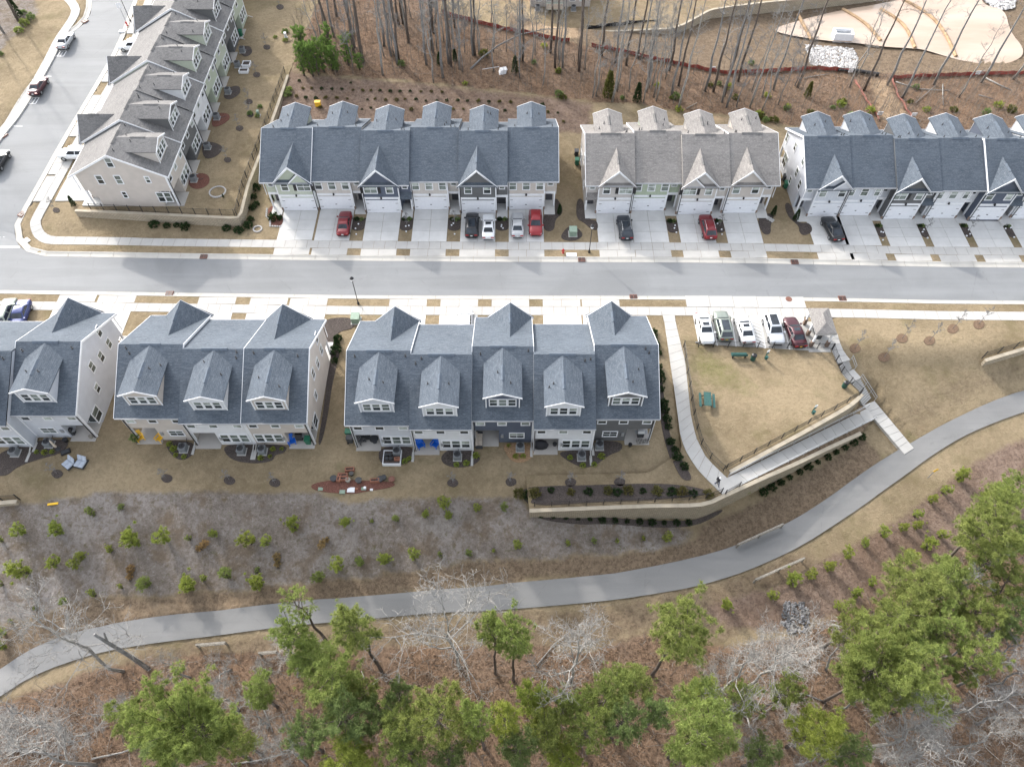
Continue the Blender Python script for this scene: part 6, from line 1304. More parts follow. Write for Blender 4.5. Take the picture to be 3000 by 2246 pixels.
for i, ((a, b), s, k, l) in enumerate(zip(ZL((735, 825), (500, 790), (2110, 790)) + ZK((1742, 520), (1200, 470), (1310, 440)) + ZC((1970, 1110), (2180, 1150)) + ZB((2115, 860)) + ZE((2190, 470)) + ZA((560, 1550), (145, 130), (1685, 1490)), (1.9, 2.6, 1.6, 1.6, 1.3, 1.2, 1.0, 1.1, .95, 1.1, 1.0, 1.9, .4), (0, 1, 1, 0, 0, 0, 0, 0, 0, 0, 0, 0, 0),
     ('dark cone-shaped evergreen behind the grey-roofed row', 'brownish juniper among the middle woods', 'brown-green juniper behind the right-hand row', 'dark juniper by the white tarp', 'dark evergreen beside the white birch trunk', 'small dark evergreen in the left woods', 'small cone evergreen beside the right end of the grey-roofed row', 'cone evergreen beside the light grey end house', 'cone evergreen beside the right end of the six-unit row', 'cone evergreen in the bed between the near rows', 'cone evergreen beside the side street end house', 'tall evergreen at the top left corner', 'tiny evergreen on the raised lawn'))):
    p = T(a, b); o = empty('evergreen', p, 0, l, 'evergreen'); inst('foliage', CON[k], o, (0, 0, 0), (0, 0, i), (s, s, s * 1.15)); m = MB(); m.cyl(0, 0, -.1, .3 * s, .05 * s, n=6); m.build('trunk', M['bark'], o)
# mulch beds
def bed(poly, mat, label, lift=.05, group='mulch beds'):
    P = [T(*p) for p in poly]; P = smooth(P, 2, True); c = np.mean(np.array(P), 0); bm = bmesh.new()
    zf = lambda x, y: max(zground(x, y), zmesh(x, y)) + lift
    vs = [bm.verts.new((x - c[0], y - c[1], zf(x, y) - c[2])) for x, y, z in P]; f = bm.faces.new(vs); bmesh.ops.triangulate(bm, faces=[f])
    r = bmesh.ops.extrude_edge_only(bm, edges=[e for e in bm.edges if e.is_boundary])
    for v in [g for g in r['geom'] if isinstance(g, bmesh.types.BMVert)]: v.co.z -= .25
    bmesh.ops.recalc_face_normals(bm, faces=bm.faces)
    me = bpy.data.meshes.new('mulch_bed'); bm.to_mesh(me); bm.free(); me.materials.append(M[mat]); return tag(inst('mulch_bed', me, None, tuple(c)), label, 'mulch bed', group, 'structure')
def ell(cx, cy, rx, ry, n=10): return [(cx + rx * math.cos(2 * math.pi * k / n) * rnd.uniform(.9, 1.1), cy + ry * math.sin(2 * math.pi * k / n) * rnd.uniform(.9, 1.1)) for k in range(n)]
for pol, mt, l in ((ZF((320, 1015), (545, 1010), (560, 1085), (480, 1135), (330, 1135)), 'mulch', 'dark mulch bed with garden box behind the light grey house'), (ZF(*ell(840, 1088, 130, 66)), 'mulch', 'round dark mulch bed behind the house with blue chairs'), (ZF((1105, 1000), (1200, 990), (1300, 1000), (1315, 1060), (1270, 1110), (1200, 1120), (1150, 1090)), 'straw', 'orange pine straw bed behind the navy house'),
      (ZF((1465, 1045), (1690, 1030), (1700, 978), (1870, 982), (1872, 1040), (1790, 1065), (1710, 1130), (1620, 1155), (1490, 1085)), 'mulch', 'long dark mulch bed behind the two right houses'), (ZE((1062, 1085), (1250, 1088), (1275, 1155), (1190, 1220), (1110, 1185)), 'mulch', 'dark mulch bed behind the tan house with yellow chairs'), (ZE((1432, 1112), (1640, 1108), (1865, 1112), (1845, 1168), (1780, 1175), (1770, 1218), (1650, 1236), (1490, 1212)), 'mulch', 'long dark mulch bed behind the three-unit row'),
      (ZE((-40, 1170), (250, 1080), (460, 1078), (410, 1165), (250, 1205), (110, 1255), (45, 1315), (-40, 1310)), 'mulch', 'dark mulch bed at the left edge'), (FV((700, 690), (740, 685), (768, 690), (765, 710), (730, 716), (724, 735), (735, 760), (727, 790), (716, 840), (708, 900), (694, 960), (686, 960), (700, 880), (712, 760), (698, 720)), 'mulch', 'dark mulch strip between the near rows'),
      (ZG((-10, 280), (25, 300), (50, 450), (78, 560), (102, 800), (135, 950), (205, 1080), (260, 1165), (230, 1185), (188, 1165), (138, 1060), (88, 930), (62, 760), (42, 420), (28, 330), (-10, 312)), 'mulch', 'long dark shrub bed beside the west walk'), (ZI((1285, 110), (1400, 85), (1700, 78), (2027, 68), (2200, 75), (2340, 100), (2380, 130), (2100, 160), (1700, 175), (1390, 195), (1330, 160)), 'mulch', 'dark mulch behind the fence of the lower wall'),
      (ZI((1370, 242), (1700, 262), (2027, 275), (2200, 280), (2300, 272), (2440, 210), (2440, 232), (2300, 305), (2150, 318), (1900, 300), (1500, 290)), 'mulch', 'dark mulch strip at the foot of the tall wall'), (ZI((125, 75), (250, 48), (430, 52), (605, 60), (605, 88), (450, 112), (350, 132), (160, 112)), 'mulch_red', 'red mulch bed with pots behind the near rows'),
      (ZA((1420, 1330), (1520, 1300), (1585, 1330), (1570, 1400), (1480, 1432), (1420, 1400)), 'mulch_red', 'reddish mulch bed behind the side street end house'), (ZA((1520, 1060), (1640, 1080), (1690, 1120), (1620, 1190), (1530, 1200)), 'mulch', 'dark mulch bed behind the dark grey side street house'), (ZA((1610, 860), (1720, 850), (1740, 900), (1640, 960), (1590, 950)), 'mulch_red', 'red mulch bed behind the white side street house'), (ZA((1700, 670), (1800, 640), (1820, 700), (1740, 755), (1680, 740)), 'mulch', 'dark mulch bed behind the sage side street house'), (ZA((1790, 370), (1880, 340), (1910, 400), (1840, 440)), 'mulch', 'dark mulch bed farther up the raised lawn'),
      (ZC((0, 1320), (40, 1250), (90, 1210), (160, 1220), (225, 1290), (160, 1340), (80, 1350)), 'mulch', 'diamond mulch bed around the green transformer'), (ZC((155, 960), (215, 955), (260, 1150), (350, 1160), (355, 1250), (290, 1240), (230, 1180), (150, 1140)), 'mulch', 'dark mulch bed at the left end of the grey-roofed row'), (ZC((1820, 1140), (1920, 1090), (1990, 1100), (1950, 1200), (1955, 1285), (1880, 1290)), 'mulch', 'dark mulch bed with stepping stones right of the grey-roofed row'), (ZD((165, 920), (220, 915), (260, 1050), (300, 1090), (385, 1085), (415, 1160), (340, 1198), (295, 1170), (295, 1110), (200, 1040)), 'mulch', 'kidney mulch bed beside the light grey end house'), (ZB((1995, 885), (2080, 740), (2130, 800), (2140, 860), (2085, 900), (2080, 980), (2010, 985)), 'mulch', 'dark mulch bed at the right end of the six-unit row')):
    bed(pol, mt, l)
# front beds between the driveways
def front_bed(x0, x1, y0, y1, i, where):
    mb = MB(); n = 8; pts = [(x0, y0), (x1, y0), (x1, y1 + .6)] + [((x0 + x1) / 2 + (x1 - x0) / 2 * math.cos(a), y1 + .6 - .6 * math.sin(a)) for a in np.linspace(.3, 2.84, 7)] + [(x0, y1 + .6)]
    c = ((x0 + x1) / 2, (y0 + y1) / 2); mb.slab([(a - c[0], b - c[1], .028) for a, b in pts], (0, 0, -.2)); tag(mb.build('mulch_bed', M['mulch'], None, (c[0], c[1], 0)), 'dark front mulch bed, %s from the left %s' % (ORD[i], where), 'mulch bed', 'mulch beds', 'structure')
    for k in range(2):
        s = rnd.uniform(.7, 1.0); tag(inst('shrub', SHR['g' if k else 'd'][0], None, (x0 + (x1 - x0) * (.3 + .4 * k), y0 - .35, 0), (0, 0, k), (s, s, s)), 'small green shrub at the %s of the %s bed %s' % (('left', 'right')[k], ORD[i], where), 'shrub', 'shrubs in the front beds')
    p = (c[0] + .1, c[1] - .2, 0)
    if i % 3 != 1: plant_tree('street_sapling', STS, p, rnd.uniform(2.2, 3.0), .7, 'thin bare sapling in the %s front bed from the left %s' % (ORD[i], where), 'sapling', 'saplings in the front beds', 3.0, .7, parts=('trunk', 'branches'))
    for k in range(3):
        mb = MB(); mb.lathe([(.11, 0), (.11, .1), (.05, .14)], 8); tag(mb.build('utility_cover', M['trim'], None, (c[0] + rnd.uniform(-.4, .4), c[1] + rnd.uniform(-1.0, .6) - (1.3 if k == 2 else 0), .03)), 'white utility cap, %s from the house in the %s front bed %s' % (ORD[k], ORD[i], where), 'utility cap', 'white utility caps in the front yards')
STS = bare_mesh(95, 3.0, .75, .35, 'bark_grey', 7, .7, r0=.03, wig=.05)
for X0, W_, Yf, n, where in ((-33.95, 6.67, 78.4, 6, 'before the six-unit row'), (10.25, 6.42, 78.0, 4, 'before the grey-roofed row'), (39.85, 5.95, 77.1, 6, 'before the right-hand row')):
    for i in range(n):
        if i == n - 1 and X0 < 30: continue
        xr = X0 + W_ * (i + 1); g = W_ - 1.55
        a = xr - 1.55 + (g - 4.84) / 2 * 0 - (g / 2 - 2.42) + .06 if i else xr - .0 - (g / 2 - 2.42) + .06
        if i == 0: a = X0 + W_ - g / 2 + 2.45
        else: a = X0 + W_ * i + g / 2 + 2.45
        b = X0 + W_ * (i + 1) + g / 2 - 2.45
        if b - a > .8: front_bed(a, b, Yf - 1.45 if i else Yf - .4, Yf - 4.0, i, where)
# rings of mulch with saplings
for (a, b), l in zip(ZI((930, 65), (1255, 60), (1590, 62), (1865, 60)) + ZH((320, 15), (935, 40), (1285, 52), (1540, 65)), ('left of four rings behind the five-unit row', 'second ring behind the five-unit row', 'third ring behind the five-unit row', 'right ring behind the five-unit row', 'ring behind the left edge row', 'left ring behind the three-unit row', 'middle ring behind the three-unit row', 'right ring behind the three-unit row')):
    bed(ell(a, b, 17, 13), 'mulch', 'dark mulch circle, ' + l); p = T(a, b); plant_tree('yard_sapling', STS, p, 2.2, .6, 'bare sapling in a mulch circle, ' + l, 'sapling', 'saplings in mulch circles', 3.0, .7, parts=('trunk', 'branches'))
for i, (a, b) in enumerate(ZG((1215, 403), (1388, 455), (1493, 345), (1655, 358), (1792, 288), (1945, 262))):
    bed(ell(a, b, 17, 14), 'mulch_br', 'brown mulch circle, %s from the left on the right lawn' % ORD[i]); p = T(a, b); plant_tree('yard_sapling', STS, p, 3.4, .7, 'pale bare sapling, %s from the left on the right lawn' % ORD[i], 'sapling', 'saplings on the right lawn', 3.0, .7, parts=('trunk', 'branches'))
for i, (a, b) in enumerate(ZA((1885, 865), (1805, 968), (1878, 768), (1935, 565), (2010, 357), (2110, 55), (1715, 1205), (425, 1585))):
    bed(ell(a, b, 11, 8), 'mulch', 'small mulch circle, %s on the raised lawn' % ORD[i]); p = T(a, b); plant_tree('yard_sapling', STS, p, 2.4, .7, 'bare sapling in a mulch circle, %s on the raised lawn' % ORD[i], 'sapling', 'saplings on the raised lawn', 3.0, .7, parts=('trunk', 'branches'))
# forest floor
def scatter_in(polys, n, rg_):
    out = []
    for poly, w in polys:
        P = [p[:2] for p in poly]; X = np.array([p[0] for p in P]); Y = np.array([p[1] for p in P]); k = int(n * w); xx = rg_.uniform(X.min(), X.max(), k * 4); yy = rg_.uniform(Y.min(), Y.max(), k * 4); m = inside(P, xx, yy); out.append(np.c_[xx[m], yy[m]][:k])
    return np.concatenate(out)
WS_ = TT([(-100, 2090), (0, 2075), (300, 1965), (600, 1930), (900, 1920), (1200, 1910), (1500, 1915), (1750, 1915), (1950, 1850), (2100, 1915), (2300, 1885), (2450, 1810), (2700, 1700), (2850, 1610), (3000, 1540), (3080, 1500)], True) + [(56, -6), (-56, -6)]
WN_ = TT([(870, -30), (865, 40), (855, 185), (890, 214), (1085, 232), (1288, 248), (1410, 264), (1614, 284), (1745, 300), (1890, 310), (1983, 328), (2106, 336), (2269, 362), (2400, 382), (3050, 400), (3050, 217), (2489, 213), (2400, 204), (2121, 217), (1925, 177), (1745, 137), (1662, 122), (1492, 90), (1292, 39), (1292, -30)], True)
def zvec(P): 
    return np.array([zmesh(a, b) for a, b in P])
P = scatter_in([(WS_, .72), (WN_, .28)], 42000, rg); z = zvec(P); n = len(P); a = rg.uniform(0, 6.28, n); s = rg.uniform(.05, .13, n); tl = rg.uniform(-.06, .06, (n, 4))
V = np.stack([np.c_[P[:, 0] + s * np.cos(a + k * 1.57), P[:, 1] + s * .65 * np.sin(a + k * 1.57), z + .06 + tl[:, k]] for k in range(4)], 1).reshape(-1, 3)
o = inst('leaf_litter', leaf_obj('leaf_litter', V, np.arange(n * 4).reshape(-1, 4), np.repeat(rg.uniform(0, 1, n), 4), M['litter'])); tag(o, 'russet fallen leaves covering the forest floor', 'leaf litter', kind='stuff')
mb = MB(); P = scatter_in([(WS_, .72), (WN_, .28)], 5200, rg); z = zvec(P)
for (x, y), zz in zip(P, z):
    a = rnd.uniform(0, 6.28); L = rnd.uniform(.5, 2.6); e = rnd.uniform(-.02, .35) if rnd.random() < .7 else rnd.uniform(.6, 1.4); r = rnd.uniform(.012, .035); d = np.array([math.cos(a) * math.cos(e), math.sin(a) * math.cos(e), math.sin(e)]); p = np.array([x, y, zz + .05])
    m_ = p + d * L * .5 + np.array([rnd.gauss(0, .1), rnd.gauss(0, .1), .05]); q = p + d * L
    mb.tube([tuple(p), tuple(m_), tuple(q)], [r, r * .8, r * .3], 3, cap=False)
    for k in range(2):
        e2 = m_ + np.array([rnd.gauss(0, .4), rnd.gauss(0, .4), abs(rnd.gauss(.1, .2))]) * L * .4; mb.tube([tuple(m_), tuple(e2)], [r * .6, r * .2], 3, cap=False)
tag(mb.build('brushwood', M['brush'], recalc=False, uv=False), 'pale dead twigs and brush lying over the forest floor', 'brushwood', kind='stuff')
mb = MB(); P = scatter_in([(WN_, .76), (WS_, .24)], 1700, rg); z = zvec(P)
for (x, y), zz in zip(P, z):
    H = rnd.uniform(1.2, 4.5); lx, ly = rnd.gauss(0, .25), rnd.gauss(0, .25); p = [(x + lx * t * t, y + ly * t * t, zz + H * t) for t in (0, .35, .7, 1)]; mb.tube(p, [.03, .025, .018, .006], 3, cap=False)
    for k in range(6):
        t = rnd.uniform(.3, .95); s0 = np.array([x + lx * t * t, y + ly * t * t, zz + H * t]); mb.tube([tuple(s0), tuple(s0 + np.array([rnd.gauss(0, .3), rnd.gauss(0, .3), rnd.uniform(.05, .45)]) * H * .4)], [.013, .005], 3, cap=False)
tag(mb.build('thin_saplings', M['brush'], recalc=False, uv=False), 'thin leafless saplings standing through the woods', 'saplings', kind='stuff')
def log(p0, p1, r, label, mat='bark_pale', z=.15):
    A, B = [np.array(T(*p, True)) for p in (p0, p1)]; d = B - A; mb = MB(); mb.tube([(0, 0, z), tuple(d * .5 + np.array([rnd.gauss(0, .15), rnd.gauss(0, .15), z])), tuple(d + np.array([0, 0, z]))], [r, r * .85, r * .5], 6)
    o = mb.build('fallen_log', M[mat], None, tuple(A), smooth=True); tag(o, label, 'log', 'fallen logs')
for (a, b), r, m, l in ((ZH((1130, 1550), (1490, 1200)), .1, 'wood', 'long fallen log right of the broad lower left pine'), (ZH((1460, 1290), (1530, 1460)), .08, 'bark_pale', 'short pale fallen pole left of the pine belt'), (ZH((1300, 1345), (1380, 1385)), .13, 'bark_grey', 'grey stump log in the lower left woods'), (ZH((1300, 1640), (1620, 1575)), .09, 'bark_pale', 'pale fallen branch at the bottom edge'), (ZH((30, 1560), (360, 1590)), .13, 'bark_grey', 'grey log near the lower left corner'), (ZH((520, 1610), (840, 1520)), .1, 'bark_pale', 'white fallen branch at the bottom left'),
      (ZJ((580, 1400), (720, 1300)), .06, 'bark_pale', 'thin white pole at lower right woods'), (ZJ((790, 1255), (980, 1290)), .1, 'bark_pale', 'curved white log below the giant pine'), (ZJ((760, 1150), (960, 1020)), .08, 'bark_pale', 'pale pole beside the yellow undergrowth'), (ZJ((1100, 1230), (1310, 1250)), .09, 'bark_pale', 'white broken log under the giant pine'), (ZJ((1660, 635), (1800, 540)), .12, 'bark_pale', 'white fallen trunk near the right edge'), (ZI((1400, 1090), (1620, 870)), .07, 'bark_pale', 'slender white pole leaning right of the pine pair'), (ZI((420, 1120), (460, 1220)), .05, 'bark_pale', 'thin white stick left of centre woods'),
      (ZM((1170, 670), (1380, 730)), .12, 'bark_pale', 'pale log behind the right-hand row, longest'), (ZM((1380, 730), (1610, 740)), .1, 'bark_pale', 'pale log continuing right behind the right-hand row'), (ZM((1550, 690), (1555, 860)), .1, 'bark_pale', 'pale upright-lying log behind the right-hand row'), (ZM((1330, 840), (1490, 700)), .08, 'bark_grey', 'grey pole behind the right-hand row'), (ZM((1900, 640), (2110, 740)), .14, 'bark_pale', 'thick pale log near the far right trees'), (ZM((1840, 775), (1960, 810)), .09, 'bark_grey', 'short grey log near the far right'), (ZM((430, 640), (640, 605)), .08, 'bark_pale', 'pale branch below the red silt fence'), (ZC((1170, 130), (1270, 75)), .1, 'wood', 'brown log behind the grey-roofed row')):
    log(a, b, r, l, m)
M['rubble'] = plain('grey_rubble', (.13, .13, .135), .9, .2, .7, 2)
rocks('rubble_heap', TT(ZJ((760, 730), (870, 735), (900, 800), (890, 900), (800, 930), (740, 850)), True), 380, .06, .19, 'heap of grey rubble stones beside the lower path', M['rubble'], .08, cat='rubble')

# ------------------------------------------------------------------ vehicles
def paint(name, col, metal=.25):
    t = NT(name); n = t.noise(t.obj(), 1.5, 3); t.b.inputs['Coat Weight'].default_value = .4; t.b.inputs['Coat Roughness'].default_value = .06
    return t.done(t.mix(t.rng(n, .3, .7), c4(col, .94), c4(col, 1.06)), .38, .5, metal)
M['tyre'] = plain('tyre_rubber', (.02, .02, .021), .85, .2); M['rim'] = plain('alloy_rim', (.34, .35, .36), .3, .5, .1, 3, .7)
M['headl'] = plain('headlight_lens', (.6, .62, .65), .15, .6, .05); M['taill'] = plain('red_tail_lens', (.30, .015, .018), .25, .5, .05); M['plate'] = plain('licence_plate', (.6, .6, .6), .5, .4, .05); M['plate_y'] = plain('yellow_licence_plate', (.65, .45, .05), .5, .4, .05)
CARS = {}
def car_meshes(kind):
    if kind in CARS: return CARS[kind]
    if kind == 'sedan':
        L, W, belt, top = 4.72, 1.78, .95, 1.40
        st = [(-2.36, .74, .80, .45), (-2.27, .90, .93, .32), (-1.95, .97, .98, .24), (-1.3, 1, .97, .22), (0, 1, .94, .22), (.95, 1, .93, .22), (1.6, .98, .87, .24), (2.08, .92, .79, .27), (2.27, .82, .69, .32), (2.36, .64, .58, .40)]
        cb = (-1.72, -.92, .22, 1.02)
    elif kind == 'suv':
        L, W, belt, top = 4.62, 1.86, 1.08, 1.68
        st = [(-2.31, .80, 1.02, .48), (-2.25, .93, 1.10, .34), (-1.9, .98, 1.10, .28), (-1.2, 1, 1.09, .27), (0, 1, 1.06, .27), (.95, 1, 1.05, .27), (1.55, .98, 1.01, .28), (2.02, .93, .94, .30), (2.22, .84, .82, .34), (2.31, .66, .64, .42)]
        cb = (-2.22, -1.72, .32, 1.08)
    else:
        L, W, belt, top = 4.7, 1.86, 1.0, 1.54
        st = [(-2.35, .74, .92, .46), (-2.26, .90, 1.05, .33), (-1.95, .97, 1.06, .26), (-1.2, 1, 1.02, .25), (0, 1, .98, .25), (.95, 1, .97, .25), (1.6, .98, .91, .26), (2.06, .92, .83, .29), (2.26, .82, .72, .33), (2.35, .64, .6, .41)]
        cb = (-2.08, -1.0, .2, 1.05)
    b = MB(); hw = W / 2; ring = []
    for x, f, zt, zb in st:
        w = hw * f; prof = [(0, zb), (.86 * w, zb), (.985 * w, zb + .12), (w, (zb + zt) / 2), (.975 * w, zt - .10), (.90 * w, zt - .02), (.5 * w, zt + .015), (0, zt + .025)]
        r = [(x, y, z) for y, z in prof] + [(x, -y, z) for y, z in prof[-2:0:-1]]; ring.append(len(b.v)); b.v += r
    n = 14
    for i in range(len(st) - 1):
        for j in range(n): b.f.append((ring[i] + j, ring[i] + (j + 1) % n, ring[i + 1] + (j + 1) % n, ring[i + 1] + j)); b.m.append(0)
    b.f.append(tuple(ring[0] + j for j in range(n))); b.m.append(0); b.f.append(tuple(ring[-1] + j for j in range(n - 1, -1, -1))); b.m.append(0)
    body = b.mesh('body', M['trim'], True, uv=False)
    # cabin: rings at belt, under roof, roof
    xr0, xr1, xf1, xf0 = cb; wb, wt = hw * .90, hw * .70
    def rr(xa, xb, w, z, rd):
        o = []
        for sx, sy, a0 in ((1, 1, 0), (-1, 1, 90), (-1, -1, 180), (1, -1, 270)):
            for a in (0, 45, 90): q = R(a0 + a); o.append(((xb if sx > 0 else xa) - sx * rd + rd * math.cos(q), sy * (w - rd) + rd * math.sin(q), z))
        return o
    c = MB(); rings = [rr(xr0 - .05, xf0 + .05, wb, belt - .12, .1), rr(xr1, xf1, wt + .03, top - .06, .12), rr(xr1 + .12, xf1 - .1, wt - .10, top - .005, .12)]
    for r in rings: c.v += r
    for i in range(2):
        for j in range(12): c.f.append((i * 12 + j, i * 12 + (j + 1) % 12, (i + 1) * 12 + (j + 1) % 12, (i + 1) * 12 + j)); c.m.append(0)
    c.f.append(tuple(24 + j for j in range(12))); c.m.append(0)
    cab = c.mesh('roof', M['trim'], True, uv=False)
    zb_, zt_ = belt + .03, top - .09; k0 = (zb_ - (belt - .12)) / (top - .06 - belt + .12); k1 = (zt_ - (belt - .12)) / (top - .06 - belt + .12)
    ip = lambda a, d, k: a + (d - a) * k
    xF = lambda k: ip(xf0 + .05, xf1, k); xR = lambda k: ip(xr0 - .05, xr1, k); yW = lambda k: ip(wb, wt + .03, k)
    g = {}
    def quad(name, pts, d): m = MB(); m.slab(pts, d); g[name] = m.mesh(name, M['cglass'], uv=False)
    quad('windshield', [(xF(k0) + .012, -yW(k0) * .88, zb_), (xF(k0) + .012, yW(k0) * .88, zb_), (xF(k1) + .012, yW(k1) * .86, zt_), (xF(k1) + .012, -yW(k1) * .86, zt_)], (.012, 0, .012))
    quad('rear_window', [(xR(k0) - .012, -yW(k0) * .84, zb_), (xR(k0) - .012, yW(k0) * .84, zb_), (xR(k1) - .012, yW(k1) * .82, zt_), (xR(k1) - .012, -yW(k1) * .82, zt_)], (-.012, 0, .012))
    xm0, xm1 = ip(xR(k0), xF(k0), .52), ip(xR(k1), xF(k1), .50)
    for nm, (a0, b0, a1, b1) in (('f', (xm0 + .05, xF(k0) - .2, xm1 + .05, xF(k1) - .12)), ('b', (xR(k0) + .24, xm0 - .05, xR(k1) + .16, xm1 - .05))):
        for s in (1, -1): quad('side' + nm + ('l' if s > 0 else 'r'), [(a0, s * (yW(k0) + .004), zb_), (b0, s * (yW(k0) + .004), zb_), (b1, s * (yW(k1) + .004), zt_), (a1, s * (yW(k1) + .004), zt_)], (0, s * .012, .003))
    w = MB(); w.tube([(0, -.10, 0), (0, .10, 0)], .325 if kind != 'suv' else .36, 18); wm = w.mesh('wheel', M['tyre'], uv=False)
    r_ = MB(); r_.tube([(0, .101, 0), (0, .112, 0)], [.225, .20], 12); rim = r_.mesh('rim', M['rim'], uv=False)
    m = MB(); m.box(-.08, .10, 0, .2, -.07, .07); mir = m.mesh('mirror', M['trim'], uv=False)
    tl = MB(); tl.slab([(0, -.22, -.08), (0, .20, -.08), (.0, .22, .08), (.0, -.18, .08)], (-.06, 0, 0)); tlm = tl.mesh('taillight', M['taill'], uv=False)
    hl = MB(); hl.slab([(0, -.22, -.06), (0, .2, -.06), (-.12, .22, .06), (-.1, -.2, .06)], (.05, 0, 0)); hlm = hl.mesh('headlight', M['headl'], uv=False)
    sr = MB(); sr.box(ip(xr1, xf1, .42), ip(xr1, xf1, .86), -wt * .62, wt * .62, top - .02, top + .012); srm = sr.mesh('sunroof', M['cglass'], uv=False)
    pn = MB(); pn.box(ip(xr1, xf1, .10), ip(xr1, xf1, .90), -wt * .70, wt * .70, top - .02, top + .012); pnm = pn.mesh('sunroof', M['cglass'], uv=False)
    gr = MB(); gr.box(-.02, .03, -.5, .5, -.09, .09); grm = gr.mesh('grille', M['black'], uv=False)
    bp = MB(); bp.box(-.04, .03, -.62, .62, -.07, .06); bpm = bp.mesh('bumper', M['dark'], uv=False)
    CARS[kind] = dict(body=body, cab=cab, g=g, wheel=wm, rim=rim, mir=mir, tl=tlm, hl=hlm, sr=srm, pano=pnm, gr=grm, bp=bpm, L=L, W=W, st=st, belt=belt, top=top, rw=.325 if kind != 'suv' else .36)
    return CARS[kind]
PAINTS = {}
def car(p, ang, kind, colname, col, label, sun=None, plate='plate', rails=False):
    C = car_meshes(kind)
    if colname not in PAINTS: PAINTS[colname] = paint('car_paint_' + colname, col)
    pm = PAINTS[colname]; o = empty('parked_car', p, ang, label, 'car', 'parked cars')
    def add(name, me, par, loc=(0, 0, 0), rot=(0, 0, 0), mat=None):
        q = inst(name, me, par, loc, rot)
        if mat: q.material_slots[0].link = 'OBJECT'; q.material_slots[0].material = mat
        return q
    add('body', C['body'], o, mat=pm); rf = add('roof', C['cab'], o, mat=pm)
    for nm, me in C['g'].items(): add('side_window' if nm.startswith('side') else nm, me, o)
    if sun: add('sunroof', C['sr'] if sun == 1 else C['pano'], rf)
    for sx in (-1, 1):
        for sy in (-1, 1):
            w = add('wheel', C['wheel'], o, (sx * C['L'] * .30, sy * (C['W'] / 2 - .085), C['rw']), (0, 0, 0 if sy > 0 else math.pi)); add('rim', C['rim'], w)
    for s in (-1, 1):
        add('mirror', C['mir'], o, (.88, s * (C['W'] / 2 - .02) - (.0 if s > 0 else .2), C['belt'] + .02), mat=pm)
        add('taillight', C['tl'], o, (-C['L'] / 2 + .02, s * .58, C['belt'] - .17)); add('headlight', C['hl'], o, (C['L'] / 2 - .10, s * .55, C['belt'] - .30))
    add('grille', C['gr'], o, (C['L'] / 2 - .02, 0, .5)); add('bumper', C['bp'], o, (-C['L'] / 2 + .01, 0, .42))
    m = MB(); m.box(-.012, .012, -.15, .15, -.08, .08); m.build('licence_plate', M[plate], o, (-C['L'] / 2 - .01, 0, C['belt'] - .30 if kind != 'suv' else .78))
    if rails:
        for s in (-1, 1): m = MB(); m.tube([(-1.5, s * .58, C['top'] + .0), (-1.3, s * .58, C['top'] + .06), (.0, s * .58, C['top'] + .06), (.2, s * .58, C['top'])], .02, 5); m.build('roof_rail', M['lmetal'], rf)
    return o
red, dred = (.17, .012, .018), (.055, .009, .015); blk = (.012, .013, .016); wht = (.72, .73, .74); slv = (.40, .41, .42); nvy = (.018, .024, .034); grn = (.20, .23, .20)
U, Dn = math.pi / 2, -math.pi / 2
def pos(px, py, h=.7, z=0.0): q = un(px, py, z + h); return (q[0], q[1], z + .035)
for a in ((pos(1008.5, 652), U + .02, 'sedan', 'red', red, 'dark red sedan parked before the second house of the six-unit row'), (pos(1383, 658), U, 'suv', 'black', blk, 'black SUV with glass roof beside the white sedan', 2), (pos(1431, 662), U, 'sedan', 'white', wht, 'white sedan with sunroof beside the black SUV', 1), (pos(1516, 657), U, 'sedan', 'silver', slv, 'silver sedan beside the bright red SUV'), (pos(1569, 652, .8), Dn, 'suv', 'bright_red', (.24, .013, .018), 'bright red SUV facing the street, rightmost at the six-unit row'),
          (pos(1831, 664, .8), U + .05, 'suv', 'navy', nvy, 'blue-black SUV at the left end of the grey-roofed row', 1, 'plate', True), (pos(2074, 662, .8), U + .04, 'suv', 'red', red, 'red SUV before the third house of the grey-roofed row', None, 'plate', True), (pos(2439, 668), U + .12, 'cross', 'black', blk, 'glossy black rounded car at the light grey end house', 2),
          (pos(2066, 962), Dn + .03, 'sedan', 'white', wht, 'white sedan facing the fence, leftmost in the parking lot', 1), (pos(2119, 952, .8), U + .03, 'suv', 'grey_green', grn, 'grey-green SUV with yellow plate in the parking lot', 2, 'plate_y'), (pos(2181, 960), U + .06, 'sedan', 'white', wht, 'white sedan with dark rear glass, third in the parking lot', 1), (pos(2267, 962, .8), Dn + .05, 'suv', 'pale_silver', (.55, .57, .60), 'pale silver SUV facing the fence beside the hatched bay', 2, 'plate', True), (pos(2329, 971), U + .1, 'sedan', 'maroon', dred, 'maroon sedan with yellow plate, rightmost in the parking lot', 1, 'plate_y'),
          (pos(1362, 938, .9), U, 'suv', 'white', wht, 'white SUV mostly hidden behind the near five-unit row', None, 'plate', True), (pos(17, 915), U + .1, 'suv', 'grey_green', grn, 'dark grey SUV at the left edge behind the near houses'), (pos(58, 922), Dn + .1, 'sedan', 'blue', (.03, .045, .15), 'blue car with white roof stripe at the left edge')):
    car(*a)
sd1 = np.array(T(*ZA((300, 620))[0], True)); sd2 = np.array(T(*ZA((470, 330))[0], True)); sa = math.atan2(sd2[1] - sd1[1], sd2[0] - sd1[0])
def posT(px, py, h=.7):
    q = spot(px, py, h); return (q[0], q[1], q[2] - .05)
